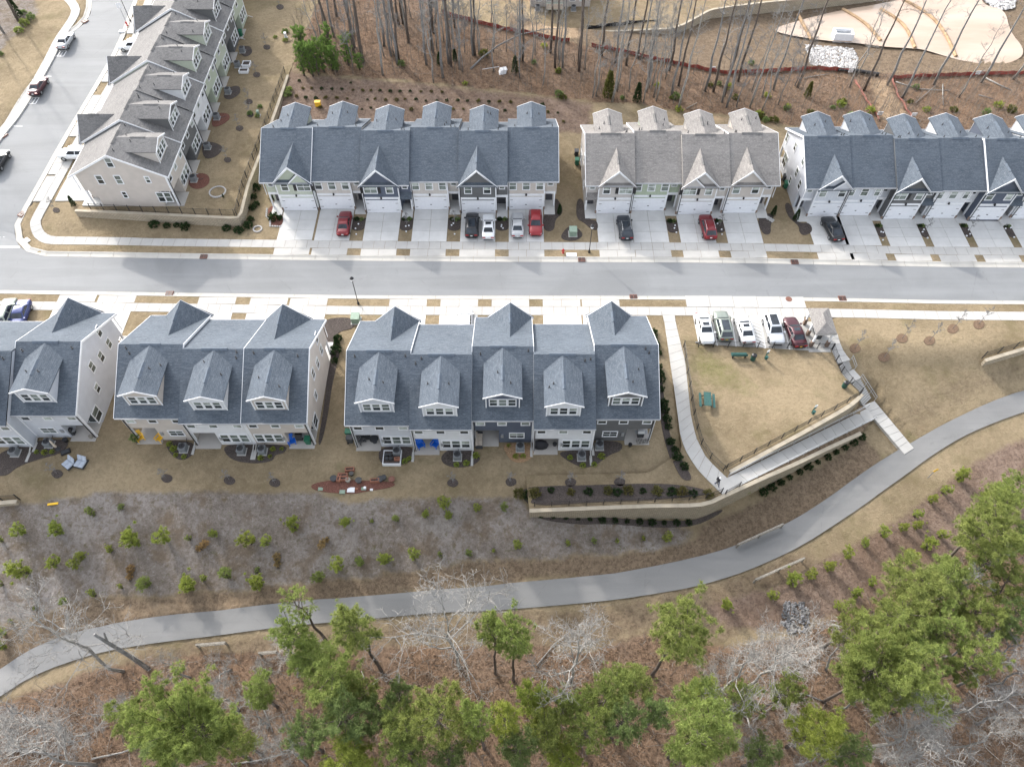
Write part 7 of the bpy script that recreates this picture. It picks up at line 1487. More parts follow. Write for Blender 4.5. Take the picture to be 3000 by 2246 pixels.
car(posT(*ZA((490, 298))[0]), sa, 'sedan', 'silver', slv, 'silver sedan parked by the far left kerb'); car(posT(*ZA((285, 640))[0]), sa, 'sedan', 'maroon', dred, 'maroon sedan parked on the left side street'); car(posT(*ZA((-15, 1205))[0]), sa, 'sedan', 'black', blk, 'dark car cut by the left edge on the side street')
q = posT(*ZA((555, 1150))[0], .9); car((q[0], q[1], q[2] + .12), math.pi, 'suv', 'white', wht, 'white minivan in the driveway of the side street row', None, 'plate', True)
q = posT(*ZA((995, 338))[0], .9); car((q[0], q[1], q[2] + .12), math.pi, 'suv', 'white', wht, 'white van roof showing behind the side street row', None)

# ------------------------------------------------------------------ street furniture and yard things
def lamp(p, label, h=4.55):
    o = empty('street_lamp', p, 0, label, 'street lamp', 'black street lamps'); m = MB(); m.lathe([(.16, -.1), (.16, .25), (.08, .45), (.055, 1.0), (.05, h - .2)], 10); m.build('pole', M['black'], o)
    m = MB(); m.lathe([(.07, h - .22), (.14, h - .12), (.20, h - .02)], 12); m.build('lantern_base', M['trim'], o); m = MB(); m.lathe([(.17, h - .02), (.21, h + .22)], 12); m.build('globe', M['lens'], o); m = MB(); m.lathe([(.26, h + .22), (.22, h + .34), (.10, h + .46), (.03, h + .56)], 12); m.build('lantern_cap', M['black'], o)
M['lens'] = plain('milky_lamp_glass', (.6, .62, .62), .2, .5, .05)
lamp(un(1726, 739.5, 0), 'black street lamp beside the hydrant on the far verge'); lamp(un(1050.2, 890.9, 0), 'black street lamp on the near verge left of the five-unit row'); lamp(T(*ZA((985, 165))[0], True), 'black street lamp on the side street at top left', 6.2)
def hydrant(p, label):
    o = empty('fire_hydrant', p, 0, label, 'hydrant', 'red fire hydrants'); m = MB(); m.lathe([(.17, -.05), (.17, .06), (.11, .08), (.11, .5), (.15, .52), (.15, .58), (.10, .70), (.04, .76)], 12); m.build('barrel', M['hred'], o)
    for s in (-1, 1): m = MB(); m.tube([(s * .1, 0, .42), (s * .23, 0, .42)], .06, 8); m.build('outlet', M['hred'], o)
M['hred'] = plain('hydrant_red', (.42, .025, .025), .45, .5, .1)
hydrant(un(1649.5, 741, 0), 'red fire hydrant on the verge right of the six-unit row'); hydrant(T(*ZA((960, 195))[0], True), 'red fire hydrant beside the side street sign')
def boxy(name, p, w, d, h, mat, label, cat, rz=0, group=None, lid=True, base='conc'):
    o = empty(name, p, rz, label, cat, group); m = MB(); m.box(-w / 2 - .12, w / 2 + .12, -d / 2 - .12, d / 2 + .12, -.2, .09); m.build('pad', M[base], o)
    m = MB(); m.box(-w / 2, w / 2, -d / 2, d / 2, .091, h); m.build('cabinet', M[mat], o)
    if lid: m = MB(); m.slab([(-w / 2 - .03, -d / 2 - .03, h + .002), (w / 2 + .03, -d / 2 - .03, h + .002), (w / 2 + .03, d / 2 + .03, h + .08), (-w / 2 - .03, d / 2 + .03, h + .08)], (0, 0, .05)); m.build('lid', M[mat], o)
    return o
boxy('transformer_box', T(*ZC((120, 1285))[0]), 1.0, 1.0, .95, 'tx_green', 'green transformer box in the diamond mulch bed', 'transformer'); boxy('transformer_box', T(*ZF((182, 218))[0]), 1.0, 1.0, .95, 'tx_green', 'pale green transformer box left of the five-unit row', 'transformer')
boxy('utility_box', T(*ZA((2155, 285))[0]), .35, .35, .8, 'trim', 'white utility pedestal high on the raised lawn', 'utility box'); boxy('utility_box', T(*ZA((1950, 872))[0]), .35, .35, .8, 'tx_green', 'green utility pedestal beside the fence on the raised lawn', 'utility box')
m = MB(); m.box(-.7, .7, -.32, .32, -.1, .10); tag(m.build('meter_vault', M['trim'], None, un(1674, 747, 0)), 'white flat vault lid beside the hydrant', 'vault lid'); m = MB(); m.box(-.5, .5, -.3, .3, -.1, .13); tag(m.build('meter_vault', M['trim'], None, T(*ZA((922, 238))[0], True)), 'white flat vault lid on the side street verge', 'vault lid')
ACM = None
def ac(p, label, rz=0):
    global ACM
    o = empty('air_conditioner', p, rz, label, 'air conditioner', 'air conditioners behind the houses')
    if ACM is None:
        a = MB(); a.box(-.5, .5, -.5, .5, -.15, .08); b = MB(); b.box(-.40, .40, -.40, .40, .081, .86)
        for s in (-1, 1):
            for z in (.2, .35, .5, .65): b.box(s * .401, s * .415, -.34, .34, z, z + .06) if s > 0 else b.box(-.415, -.401, -.34, .34, z, z + .06); b.box(-.34, .34, s * .401, s * .415, z, z + .06) if s > 0 else b.box(-.34, .34, -.415, -.401, z, z + .06)
        c = MB(); c.lathe([(.36, .862), (.36, .90), (.30, .92), (.28, .875)], 18); d = MB(); d.lathe([(.10, .862), (.10, .93), (.03, .95)], 10)
        for k in range(4): q = k * math.pi / 2; d.slab([(.08 * math.cos(q), .08 * math.sin(q), .885), (.30 * math.cos(q - .25), .30 * math.sin(q - .25), .87), (.30 * math.cos(q + .25), .30 * math.sin(q + .25), .90)], (0, 0, .01))
        ACM = (a.mesh('pad', M['conc']), b.mesh('cabinet', M['acgrey']), c.mesh('fan_ring', M['dark']), d.mesh('fan', M['black']))
    for n, me in zip(('pad', 'cabinet', 'fan_ring', 'fan'), ACM): inst(n, me, o)
    pp = MB(); pp.tube([(.0, .42, .25), (.1, .9, .3), (.05, 1.5, .5)], .035, 5); pp.build('coolant_line', M['dark'], o)
M['acgrey'] = plain('condenser_grey', (.17, .18, .19), .5, .4)
for (a, b), l in zip(ZF((443, 1060), (825, 1085), (1223, 1030), (1612, 1085), (1725, 1018)) + ZE((1195, 1143), (1570, 1158), (1705, 1158), (325, 1112), (105, 1168)), ('in the garden box corner of the light grey house', 'in the round bed behind the house with blue chairs', 'in the orange straw bed', 'behind the white house with covered grill', 'behind the dark grey end house', 'behind the tan house with yellow chairs', 'left of the pair behind the three-unit row', 'right of the pair behind the three-unit row', 'right one at the left edge row', 'left one at the left edge row')): ac(T(a, b), 'grey air conditioner ' + l)
for i, (a, b) in enumerate(ZA((1465, 1362), (1568, 1118), (1637, 895), (1722, 702), (1793, 503), (1830, 393))): ac(T(a, b), 'grey air conditioner, %s from the near end behind the side street row' % ORD[i], -math.pi / 2)
def bin_(p, label, mat='green_pl', rz=0, lid=None):
    o = empty('wheeled_bin', p, rz, label, 'bin', 'wheeled bins'); m = MB(); m.slab([(-.24, -.26, .08), (.24, -.26, .08), (.24, .26, .08), (-.24, .26, .08)], (0, 0, .001)); v = [(-.24, -.26, .08), (.24, -.26, .08), (.24, .26, .08), (-.24, .26, .08)]; w = [(-.30, -.34, 1.0), (.30, -.34, 1.0), (.30, .34, 1.0), (-.30, .34, 1.0)]; m = MB()
    m.poly(v[::-1]); m.poly(w)
    for i in range(4): m.poly([v[i], v[(i + 1) % 4], w[(i + 1) % 4], w[i]])
    m.build('tub', M[mat], o); m = MB(); m.slab([(-.32, -.38, 1.001), (.32, -.38, 1.001), (.32, .36, 1.06), (-.32, .36, 1.06)], (0, 0, .05)); m.build('lid', M[lid or mat], o)
    for s in (-1, 1): m = MB(); m.tube([(s * .25, .27, .12), (s * .32, .27, .12)], .12, 10); m.build('wheel', M['tyre'], o)
for (a, b), mt, l, rz in zip(ZC((157, 640), (152, 560), (2085, 855), (2075, 790)) + ZF((140, 945), (148, 985)) + ZA((1820, 275),) + ZE((2003, 1100),), ('green_pl', 'dark', 'green_pl', 'dark', 'green_pl', 'dark', 'green_pl', 'green_pl'), ('green wheeled bin on the left of the grey-roofed row', 'black wheeled bin behind the green one at the grey-roofed row', 'green wheeled bin beside the light grey end house', 'black wheeled bin beside the light grey end house', 'green wheeled bin left of the five-unit row', 'black wheeled bin left of the five-unit row', 'green bin behind the dark grey side street house', 'green bin on the patio of the tan end house'), (0, 0, 0, 0, 1.5, 1.5, 0, 0)): bin_(T(a, b), l, mt, rz)
# dog park
def bench(p, label, rz):
    o = empty('park_bench', p, rz, label, 'bench')
    for k in range(3): m = MB(); m.box(-.95, .95, -.28 + k * .19, -.12 + k * .19, .42, .46); m.build('seat_slat', M['teal_wd'], o)
    for k in range(2): m = MB(); m.box(-.95, .95, .30, .34, .56 + k * .2, .72 + k * .2); m.build('back_slat', M['teal_wd'], o)
    for s in (-.75, .75): m = MB(); m.box(s - .04, s + .04, -.26, .26, .0, .419); m.box(s - .04, s + .04, .26, .299, 0, .95); m.build('leg', M['black'], o)
bench(T(*ZG((528, 452))[0]), 'green slatted bench by the dog park fence', math.pi)
def picnic(p, label, rz):
    o = empty('picnic_table', p, rz, label, 'picnic table')
    for k in range(5): m = MB(); m.box(-.95, .95, -.42 + k * .17, -.265 + k * .17, .73, .77); m.build('table_plank', M['teal_wd'], o)
    for s in (-1, 1): m = MB(); m.box(-.95, .95, s * .78 - .14, s * .78 + .14, .42, .46); m.build('seat', M['teal_wd'], o)
    for x in (-.65, .65):
        for s in (-1, 1): m = MB(); m.tube([(x, s * .2, .72), (x, s * .65, 0)], .04, 5); m.build('leg', M['black'], o)
        m = MB(); m.box(x - .03, x + .03, -.85, .85, .36, .419); m.build('cross_beam', M['black'], o)
picnic(T(*ZG((340, 720))[0]), 'green picnic table in the dog park', R(84))
def can(p, label):
    o = empty('litter_can', p, 0, label, 'litter bin', 'dog park litter bins'); m = MB(); m.lathe([(.26, 0), (.30, .1), (.32, .85), (.28, .88)], 16); m.build('can', M['dkgreen'], o); m = MB(); m.lathe([(.33, .881), (.30, .98), (.16, 1.08), (.15, 1.02)], 16); m.build('dome_lid', M['black'], o)
M['dkgreen'] = plain('dark_green_can', (.018, .07, .055), .5, .4)
can(T(*ZG((612, 470))[0]), 'dark green litter can beside the bench'); can(T(*ZG((1150, 630))[0]), 'dark green litter can by the stairs corner')
def station(p, label):
    o = empty('waste_station', p, .3, label, 'dog waste station', 'dog waste stations'); m = MB(); m.box(-.04, .04, -.04, .04, -.1, 1.7); m.build('post', M['dkgreen'], o); m = MB(); m.box(-.16, .16, -.10, -.045, 1.35, 1.72); m.build('sign', M['trim'], o); m = MB(); m.box(-.14, .14, -.12, -.045, .98, 1.3); m.build('bag_box', M['teal_wd'], o); m = MB(); m.lathe([(.16, .2), (.18, .7), (.17, .72)], 12, c=(0, -.24, 0)); m.build('bin', M['teal_wd'], o)
station(T(*ZG((684, 462))[0]), 'dog waste station by the parking lot fence'); station(T(*ZG((960, 782))[0]), 'dog waste station above the ramp wall')
# signs
def sign(p, label, plates, h=2.4, rz=0, post='gmetal'):
    o = empty('sign_post', p, rz, label, 'sign'); m = MB(); m.box(-.03, .03, -.03, .03, -.2, h); m.build('post', M[post], o)
    for (w, hh, z, mt, diamond) in plates:
        m = MB()
        if diamond: m.slab([(0, -.05, z - hh), (w, -.05, z), (0, -.05, z + hh), (-w, -.05, z)], (0, .015, 0))
        else: m.box(-w, w, -.05, -.034, z - hh, z + hh)
        m.build('sign_plate', M[mt], o)
M['yel'] = plain('yellow_sign', (.75, .45, .02), .5, .4, .05); M['org'] = plain('terracotta', (.26, .115, .075), .7, .3, .2)
sign(T(*ZG((1645, 1165))[0], True), 'yellow diamond trail sign beside the greenway', [(.42, .42, 1.9, 'yel', True)], 2.0, .3); sign(T(*ZA((960, 190))[0], True), 'white street sign on a tall pole at top left', [(.38, .42, 3.4, 'trim', False)], 3.9, .2); sign(un(1900 + 820 / 2.011, 820 + 385 / 2.011, 0), 'grey pole sign at the parking lot fence', [(.2, .3, 1.9, 'lmetal', False)], 2.2)
# patio furniture
def adirondack(p, label, mat, rz):
    o = empty('patio_chair', p, rz, label, 'chair'); q = M[mat]
    m = MB(); m.slab([(-.3, -.35, .40), (.3, -.35, .40), (.3, .25, .28), (-.3, .25, .28)], (0, 0, -.04)); m.build('seat', q, o)
    for k in range(4): m = MB(); x = -.27 + k * .18; m.slab([(x - .075, .22, .30), (x + .075, .22, .30), (x + .085, .55, 1.0 + (.06 if k in (1, 2) else 0)), (x - .085, .55, 1.0 + (.06 if k in (1, 2) else 0))], (0, .03, 0)); m.build('back_slat', q, o)
    for s in (-1, 1):
        m = MB(); m.box(s * .38 - .07, s * .38 + .07, -.42, .36, .56, .59); m.build('armrest', q, o)
        m = MB(); m.box(s * .34 - .04, s * .34 + .04, -.38, -.32, 0, .559); m.build('leg', q, o); m = MB(); m.box(s * .34 - .04, s * .34 + .04, .28, .34, 0, .559); m.build('leg', q, o)
M['blue_pl'] = plain('bright_blue_plastic', (.01, .12, .55), .45, .4, .06); M['yel_pl'] = plain('yellow_plastic', (.72, .42, .03), .45, .4, .06); M['cush'] = plain('grey_blue_cushion', (.36, .40, .46), .8, .2, .1); M['beige_c'] = plain('beige_cushion', (.48, .42, .35), .85, .2, .1); M['cloth'] = plain('black_cover', (.022, .022, .026), .7, .3)
zpat = .07
def pat(pt): q = un(*pt, zpat); return (q[0], q[1], zpat)
adirondack(pat(ZF((592, 1012))[0]), 'bright blue patio chair, left of two behind the white house', 'blue_pl', .5); adirondack(pat(ZF((684, 1008))[0]), 'bright blue patio chair, right of two behind the white house', 'blue_pl', -.5); adirondack(pat(ZE((915, 1075))[0]), 'yellow patio chair, left of two at the tan house', 'yel_pl', .6); adirondack(pat(ZE((1042, 1078))[0]), 'yellow patio chair, right of two at the tan house', 'yel_pl', -.4); adirondack(pat(ZE((1895, 1098))[0]), 'blue patio chair at the tan end house', 'blue_pl', .4)
o = empty('patio_sofa', pat(ZF((965, 985))[0]), math.pi / 2, 'beige wicker sofa with cushions on the navy house patio', 'sofa')
for nm, bxs, mt in (('base', (-.9, .9, -.35, .35, 0, .3), 'dark'), ('seat_cushion', (-.82, .82, -.33, .25, .301, .45), 'beige_c'), ('back_cushion', (-.82, .82, .22, .42, .451, .85), 'beige_c'), ('armrest', (-1.0, -.83, -.36, .4, .301, .62), 'dark'), ('armrest', (.83, 1.0, -.36, .4, .301, .62), 'dark')): m = MB(); m.box(*bxs); m.build(nm, M[mt], o)
def grill(p, label, cover=False, rz=0):
    o = empty('grill', p, rz, label, 'grill')
    if cover: m = MB(); m.lathe([(.62, 0), (.66, .5), (.52, .95), (.2, 1.12)], 10); m.v = [(x * 1.35, y * .7, z) for x, y, z in m.v]; m.build('cover', M['cloth'], o, smooth=True); m = MB(); m.box(-.5, .5, -.2, .2, -.02, .05); m.build('base', M['black'], o); return
    m = MB(); m.box(-.35, .35, -.25, .25, .02, .8); m.build('cart', M['dark'], o); m = MB(); m.slab([(-.36, -.26, .81), (-.36, .26, .81), (-.36, .2, 1.05), (-.36, -.1, 1.1)], (.72, 0, 0)); m.build('hood', M['lmetal'] if 'steel' in label else M['black'], o)
    for s in (-1, 1): m = MB(); m.box(s * .52 - .16, s * .52 + .16, -.22, .22, .76, .8); m.build('side_shelf', M['gmetal'], o)
grill(pat(ZF((1352, 1015))[0]), 'large covered grill on the white house patio', True); grill(pat(ZF((1985, 945))[0]), 'steel grill on the dark grey end house patio'); grill(pat(ZE((470, 1040))[0]), 'black grill on the left edge house patio'); grill(pat(ZE((1945, 1075))[0]), 'black grill on the tan end house patio')
o = empty('firewood_pile', pat(ZF((2000, 985))[0]), .1, 'pile of split firewood on the dark grey house patio', 'firewood')
for k in range(16): m = MB(); q = rnd.uniform(-.1, .1); m.tube([(-.6 + (k % 6) * .24 + q, -.25, .08 + .14 * (k // 6)), (-.6 + (k % 6) * .24 - q, .25, .08 + .14 * (k // 6))], .075, 6); m.build('split_log', M['bark_pale'], o)
o = empty('patio_table', pat(ZF((300, 985))[0]), 0, 'dark round patio table at the light grey house', 'table'); m = MB(); m.lathe([(.5, .70), (.5, .74)], 16); m.build('top', M['dark'], o); m = MB(); m.lathe([(.25, 0), (.05, .06), (.05, .699)], 10); m.build('pedestal', M['dark'], o)
adirondack(pat(ZF((215, 985))[0]), 'dark patio chair at the light grey house', 'dark', .8); adirondack(pat(ZF((250, 965))[0]), 'dark patio chair behind the other at the light grey house', 'dark', .2)
for k, (a, b) in enumerate(ZE((455, 1240), (532, 1236))):
    p = T(a, b); o = empty('lounge_seat', p, R(-35 + 20 * k), 'grey cushioned lounge seat on the lawn, %s of two' % ('left', 'right')[k], 'lounge seat')
    m = MB(); m.box(-.55, .55, -.6, .55, 0, .26); m.build('base', M['dark'], o)
    for s in (-1, 1): m = MB(); m.box(s * .27 - .25, s * .27 + .25, -.55, .2, .261, .4); m.build('seat_cushion', M['cush'], o); m = MB(); m.slab([(s * .27 - .25, .2, .3), (s * .27 + .25, .2, .3), (s * .27 + .25, .5, .85), (s * .27 - .25, .5, .85)], (0, .12, 0)); m.build('back_cushion', M['cush'], o)
o = empty('storage_box', T(*ZE((428, 1160))[0]), .5, 'black plastic tray on the lawn by the left edge row', 'tray'); m = MB(); m.box(-.5, .5, -.3, .3, 0, .18); m.build('tray', M['black'], o); m = MB(); m.box(-.4, .4, -.2, .2, .181, .22); m.build('inner_tray', M['dark'], o)
o = empty('folded_umbrella', T(*ZE((378, 1140))[0]), 0, 'folded pale umbrella standing by the left edge row', 'umbrella'); m = MB(); m.lathe([(.02, .4), (.15, .6), (.1, 1.6), (.02, 2.0)], 10); m.build('canopy', M['beige_c'], o, smooth=True); m = MB(); m.lathe([(.28, 0), (.28, .08), (.03, .1), (.025, .5)], 10); m.build('stand', M['dark'], o)
def planter_frame(c, w, d, label, rz=0, mat='trim'):
    o = empty('garden_box', c, rz, label, 'garden box')
    for bxs in ((-w / 2, w / 2, -d / 2, -d / 2 + .09), (-w / 2, w / 2, d / 2 - .09, d / 2), (-w / 2, -w / 2 + .09, -d / 2 + .09, d / 2 - .09), (w / 2 - .09, w / 2, -d / 2 + .09, d / 2 - .09)): m = MB(); m.box(*bxs, -.1, .42); m.build('board', M[mat], o)
    m = MB(); m.box(-w / 2 + .09, w / 2 - .09, -d / 2 + .09, d / 2 - .09, -.1, .3); m.build('soil', M['mulch'], o); return o
planter_frame(T(*ZF((412, 1092))[0]), 2.0, 1.75, 'white framed garden box behind the light grey house'); planter_frame(T(*ZA((1860, 492))[0]), 1.3, 1.3, 'white square garden box on the raised lawn, farther'); planter_frame(T(*ZA((1840, 543))[0]), 1.5, 1.0, 'white garden box on the raised lawn, nearer')
def pot(p, r, h, mat, label, grp='garden pots'):
    o = empty('plant_pot', p, 0, label, 'pot', grp); m = MB(); m.lathe([(r * .75, 0), (r, h), (r * .86, h)], 14); m.build('pot', M[mat], o); m = MB(); m.lathe([(r * .84, h * .8), (r * .1, h * .9)], 12); m.build('soil', M['mulch'], o)
for i, ((a, b), r, mt) in enumerate(zip(ZI((265, 47), (405, 57), (345, 55), (525, 50), (590, 52), (545, 42), (365, 20), (440, 100)), (.38, .36, .3, .36, .36, .3, .25, .15), ('dark', 'dark', 'wood', 'dark', 'drain', 'dark', 'black', 'trim'))): pot(T(a, b), r, .4, mt, 'round garden pot, %s in the red mulch bed' % ORD[i])
for i, ((a, b), rz) in enumerate(zip(ZI((296, 40), (318, 28), (322, 48), (495, 57), (355, -5)), (1.5, .1, 0, .1, .1))):
    o = planter_frame(T(a, b), 1.0, .42, 'terracotta trough planter, %s in the red mulch bed' % ORD[i], rz, 'org')
for i, ((a, b), mt, s) in enumerate(zip(ZI((190, 100), (312, 116), (360, 105), (392, 100), (432, 98), (475, 104)), ('tx_green', 'tx_green', 'trim', 'org', 'tx_green', 'trim'), (.26, .3, .4, .14, .26, .16))): m = MB(); m.box(-s, s, -s * .7, s * .7, -.05, .09); m.box(-s * .7, s * .7, -s * .5, s * .5, .091, .11); tag(m.build('valve_cover', M[mt], None, T(a, b)), 'small flat utility lid, %s in the red mulch bed' % ORD[i], 'utility lid', 'utility lids in the red bed')
for (a, b), l, s in zip(ZF((375, 1080), (400, 1080), (378, 1105), (405, 1105)), ('back left', 'back right', 'front left', 'front right'), (.2,) * 4): q = T(a, b); pot((q[0], q[1], .31), s, .3, 'dark', 'dark pot in the white garden box, ' + l)
q = T(*ZF((445, 1108))[0]); planter_frame((q[0], q[1], .32), .6, .3, 'small terracotta trough in the white garden box', .1, 'org')
pot(pat(ZE((890, 1090))[0]), .25, .45, 'dark', 'dark pot with green plant at the tan house patio'); tag(inst('potted_plant', SHR['g'][0], None, (pat(ZE((885, 1085))[0])[0], pat(ZE((885, 1085))[0])[1], .45), (0, 0, 0), (1.3, 1.3, 1.5)), 'leafy green plant in the dark patio pot', 'plant'); pot(pat(ZE((595, 1065))[0]), .24, .4, 'wood', 'pale pot on the left edge house patio'); pot(T(*ZE((432, 1090))[0]), .3, .5, 'black', 'black round pot beside the left edge patio'); pot(T(*ZF((1920, 1010))[0]), .22, .4, 'black', 'black pot beside the dark grey house patio'); pot(pat(ZF((1442, 1005))[0]), .25, .35, 'dark', 'dark round fire pot on the white house patio')
def ring(p, r, label, n=22, s=.15):
    o = empty('stone_ring', p, 0, label, 'stone ring')
    for k in range(n): a = 2 * math.pi * k / n; m = MB(); m.box(-s, s, -.09, .09, -.05, .13); m.build('edging_stone', M['riprap'], o, (r * math.cos(a), r * math.sin(a), 0), (0, 0, a + math.pi / 2))
ring(T(*ZA((1640, 1447))[0]), 1.1, 'white stone ring on the raised lawn'); ring(T(*ZB((35, 968))[0]), .55, 'small white stone ring left of the six-unit row', 12)
o = empty('bed_edging', un(*ZB((160, 940))[0], 0), 0, 'white rope-like stone edging around the corner front bed', 'edging')
for (x0, y0), (x1, y1) in zip(ZB((100, 830), (95, 880), (122, 905), (122, 948)), ZB((95, 880), (122, 905), (122, 948), (205, 952))):
    a, b = np.array(un(x0, y0, 0)), np.array(un(x1, y1, 0)); n = max(2, int(np.linalg.norm(b - a) / .3))
    for k in range(n): q = a + (b - a) * k / n - np.array(o.location); m = MB(); m.box(-.12, .12, -.09, .09, -.05, .14); m.build('edging_stone', M['riprap'], o, tuple(q))
bed(ZB((100, 830), (150, 800), (215, 880), (205, 950), (125, 945), (122, 905)), 'mulch_red', 'red corner bed left of the first driveway'); shrubs(ZB((150, 895), (188, 895), (135, 760)), 'd', 1.5, 'dark shrub in the corner front bed', 'shrubs of the corner front bed')
for i, (a, b) in enumerate(ZC((1908, 1118), (1930, 1130), (1952, 1142), (1972, 1155), (1922, 1142), (1945, 1155), (1962, 1166))): q = T(a, b); m = MB(); m.box(-.17, .17, -.17, .17, -.05, .09); tag(m.build('stepping_stone', M['conc'], None, (q[0], q[1], q[2]), (0, 0, .5)), 'white stepping stone, %s in the bed right of the grey-roofed row' % ORD[i], 'stepping stone', 'stepping stones')
o = empty('storage_tote', T(*ZB((453, 118))[0], True), 0, 'yellow plastic crate on the slope behind the six-unit row', 'crate'); m = MB(); m.box(-.42, .42, -.3, .3, 0, .75); m.build('crate', M['yel_pl'], o); m = MB(); m.box(-.45, .45, -.33, .33, .751, .8); m.build('lid', M['yel_pl'], o)
o = empty('tarp_shelter', T(*ZK((1655, 525))[0], True), .2, 'white tarp draped over a frame in the woods', 'tarp'); m = MB(); m.slab([(-.7, -.55, 0), (-.65, .5, 0), (-.45, .3, .8), (-.4, -.4, .65)], (1.1, .1, 0)); m.build('tarp', M['trim'], o); m = MB(); m.tube([(-3.4, .2, .9), (-.6, .1, 1.1)], .05, 6); m.build('pole', M['lmetal'], o)
for (a, b), l in zip(ZL((1345, 580),) + ZM((1828, 615), (800, 600), (1035, 945), (1310, 955)), ('white notice on the middle silt fence', 'white notice on the right silt fence', 'white flag at the drainage gap', 'white sack at the left chute end', 'white sack at the right chute end')): q = T(a, b, True); o = empty('notice_board', q, 0, l, 'notice'); m = MB(); m.box(-.4, .4, -.03, .03, .3, .9); m.build('panel', M['trim'], o); m = MB(); m.box(-.03, .03, .031, .08, -.2, .9); m.build('stake', M['wood'], o)
m = MB(); m.box(-.55, .55, -.12, .12, 0, .06); m.box(-.5, .5, -.08, .08, .061, .09); q = T(*ZH((298, 184))[0], True); tag(m.build('yellow_plank', M['yel'], None, (q[0], q[1], q[2] + .05), (.1, 0, .15)), 'yellow plank lying on the slope at left', 'plank')
# tan house at the top edge
q = T(1625, 20); o = empty('tan_house', q, 0, 'tan house with rear deck cut by the top edge', 'house')
m = MB(); m.box(-4.5, 6.5, 0, 9, -.5, 6); m.build('wall', M['tan'], o); m = MB(); m.slab([(-5, -.5, 5.9), (7, -.5, 5.9), (7, 4.5, 8.6), (-5, 4.5, 8.6)], (0, 0, .15)); m.build('roof', M['roof_grey'], o)
for x in (-3, -1, 3.2, 5): window(o, x, 0, 1.8, .9, 1.4, 'f')
m = MB(); m.box(-1.6, 1.4, -2.4, -.02, .7, .85); m.build('deck', M['sage'], o)
for x in (-1.5, 1.3): m = MB(); m.box(x - .08, x + .08, -2.35, -2.2, -.4, .699); m.build('deck_post', M['wood'], o)
m = MB(); m.box(-1.6, 1.4, -2.42, -2.36, .851, 1.75); m.build('deck_rail', M['shrub_y'] if False else M['beige_c'], o)
ac((q[0] - 3.2, q[1] - 1.2, q[2]), 'air conditioner left of the tan house deck'); ac((q[0] + 3.4, q[1] - 1.3, q[2]), 'air conditioner right of the tan house deck')

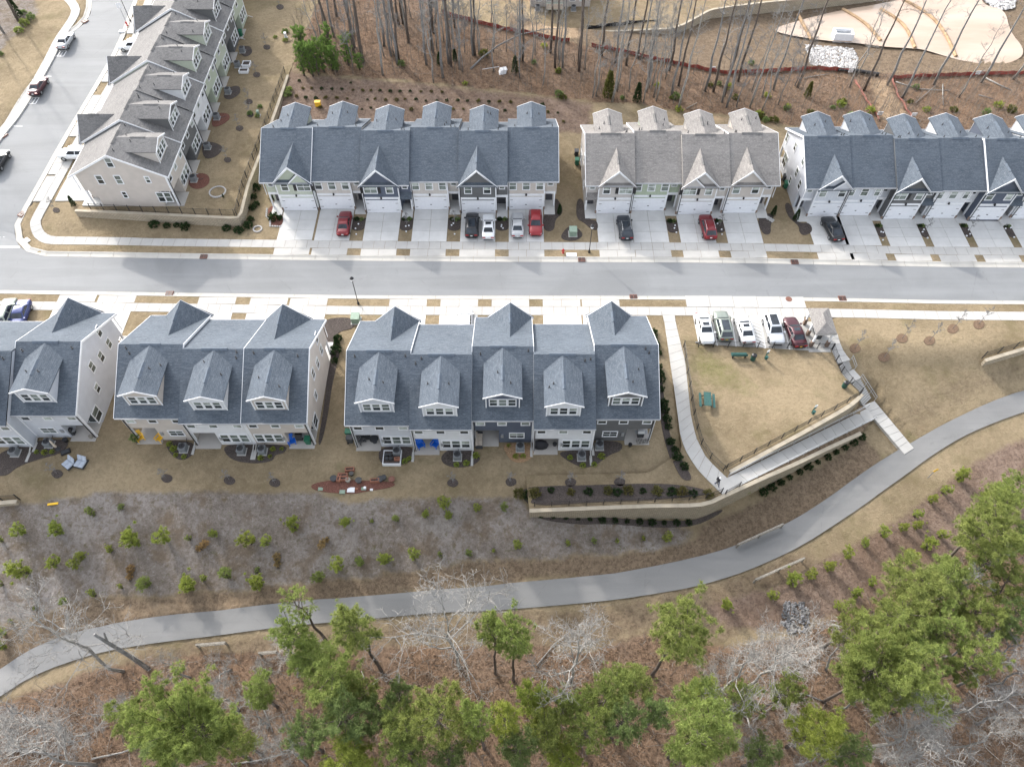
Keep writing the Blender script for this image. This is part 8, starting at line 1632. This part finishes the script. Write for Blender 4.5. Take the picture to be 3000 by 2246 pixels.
# ------------------------------------------------------------------ the walker
def person():
    J = {'pelvis': (0, 0, .95, .135, .105), 'waist': (0, .0, 1.10, .125, .095), 'chest': (0, .01, 1.32, .165, .115), 'neck': (0, .0, 1.50, .055, .055), 'chin': (0, -.02, 1.57, .062, .07), 'head': (0, -.015, 1.66, .082, .098), 'crown': (0, .0, 1.74, .06, .075)}
    E_ = [('pelvis', 'waist'), ('waist', 'chest'), ('chest', 'neck'), ('neck', 'chin'), ('chin', 'head'), ('head', 'crown')]
    for s, nm, fw in ((1, 'l', -1), (-1, 'r', 1)):
        J['hip' + nm] = (s * .095, fw * .01, .90, .095, .1); J['knee' + nm] = (s * .10, -fw * -.13 if fw < 0 else fw * .06, .50, .062, .068); J['ankle' + nm] = (s * .10, fw * .26, .10 if fw < 0 else .16, .042, .045); J['toe' + nm] = (s * .105, fw * .26 - .19, .045 if fw < 0 else .06, .04, .035)
        J['sh' + nm] = (s * .185, .01, 1.42, .062, .065); J['elb' + nm] = (s * .25, -fw * .10, 1.16, .045, .047); J['wri' + nm] = (s * .25, -fw * .20 - .06, .95, .032, .034); J['hand' + nm] = (s * .245, -fw * .22 - .09, .86, .036, .026)
        E_ += [('pelvis', 'hip' + nm), ('hip' + nm, 'knee' + nm), ('knee' + nm, 'ankle' + nm), ('ankle' + nm, 'toe' + nm), ('chest', 'sh' + nm), ('sh' + nm, 'elb' + nm), ('elb' + nm, 'wri' + nm), ('wri' + nm, 'hand' + nm)]
        h = J['hand' + nm]
        for k in range(4): J['f%d' % k + nm] = (h[0] - s * .005, h[1] - .03 + k * .02, .795 - .006 * (k in (1, 2)) + .01 * (k == 0), .0095, .0095); E_.append(('hand' + nm, 'f%d' % k + nm))
        J['th' + nm] = (h[0] - s * .012, h[1] - .055, .84, .011, .011); E_.append(('wri' + nm, 'th' + nm))
    ks = list(J); me = bpy.data.meshes.new('body'); me.from_pydata([J[k][:3] for k in ks], [(ks.index(a), ks.index(b)) for a, b in E_], [])
    o = bpy.data.objects.new('body', me); COL.objects.link(o); o.modifiers.new('skin', 'SKIN'); sm = o.modifiers.new('sub', 'SUBSURF'); sm.levels = 2; sm.render_levels = 2
    for i, k in enumerate(ks): sv = me.skin_vertices[0].data[i]; sv.radius = J[k][3:5]; sv.use_root = (k == 'pelvis')
    bpy.context.view_layer.update(); dg = bpy.context.evaluated_depsgraph_get(); m2 = bpy.data.meshes.new_from_object(o.evaluated_get(dg)); bpy.data.objects.remove(o)
    m2.materials.clear()
    for k in (M['jean'], M['jacket'], M['skin'], M['shoe']): m2.materials.append(k)
    for p in m2.polygons:
        c = p.center; arm = abs(c.x) > .165; p.material_index = 2 if (c.z > 1.535 or (abs(c.x) > .2 and c.z < .93)) else (3 if c.z < .10 else (1 if (c.z > .96 or arm) else 0)); p.use_smooth = True
    q = un(2099, 1421, .06); root = empty('person', (q[0], q[1], .062), R(20), 'person in navy trousers and dark jacket with a backpack walking on the corner landing', 'person')
    inst('body', m2, root)
    m = MB(); m.lathe([(.098, 1.66), (.108, 1.70), (.100, 1.76), (.06, 1.80), (.01, 1.81)], 14, c=(0, -.0, 0)); m.slab([(-.08, -.09, 1.695), (.08, -.09, 1.695), (.05, -.19, 1.685), (-.05, -.19, 1.685)], (0, 0, .012)); m.build('cap', M['trim'], root, smooth=True)
    m = MB(); m.lathe([(.10, 1.60), (.105, 1.67), (.104, 1.705)], 12, c=(0, .022, 0)); m.build('hair', M['bark'], root, smooth=True)
    for s in (-1, 1): m = MB(); m.lathe([(.004, -.012), (.014, 0), (.004, .012)], 8); m.build('eye', M['black'], root, (s * .032, -.108, 1.662)); m = MB(); m.tube([(s * .088, .0, 1.64), (s * .094, .005, 1.675)], .016, 6); m.build('ear', M['skin'], root)
    m = MB(); m.slab([(-.014, -.108, 1.625), (.014, -.108, 1.625), (.006, -.108, 1.662), (-.006, -.108, 1.662)], (0, -.022, -.004)); m.build('nose', M['skin'], root); m = MB(); m.box(-.025, .025, -.104, -.094, 1.598, 1.604); m.build('mouth', M['hred'], root)
    m = MB(); m.box(-.15, .15, .12, .27, 1.05, 1.47); m.build('backpack', M['cloth'], root)
    for s in (-1, 1): m = MB(); m.tube([(s * .11, .13, 1.45), (s * .11, .02, 1.50), (s * .11, -.12, 1.40), (s * .12, -.06, 1.15), (s * .12, .13, 1.10)], .018, 5); m.build('backpack_strap', M['cloth'], root)
M['jean'] = plain('navy_trousers', (.025, .04, .09), .85, .2); M['jacket'] = plain('dark_jacket', (.03, .03, .036), .8, .2); M['skin'] = plain('skin_tone', (.42, .25, .17), .6, .3, .05); M['shoe'] = plain('shoe_sole', (.25, .25, .26), .7, .3)
person()
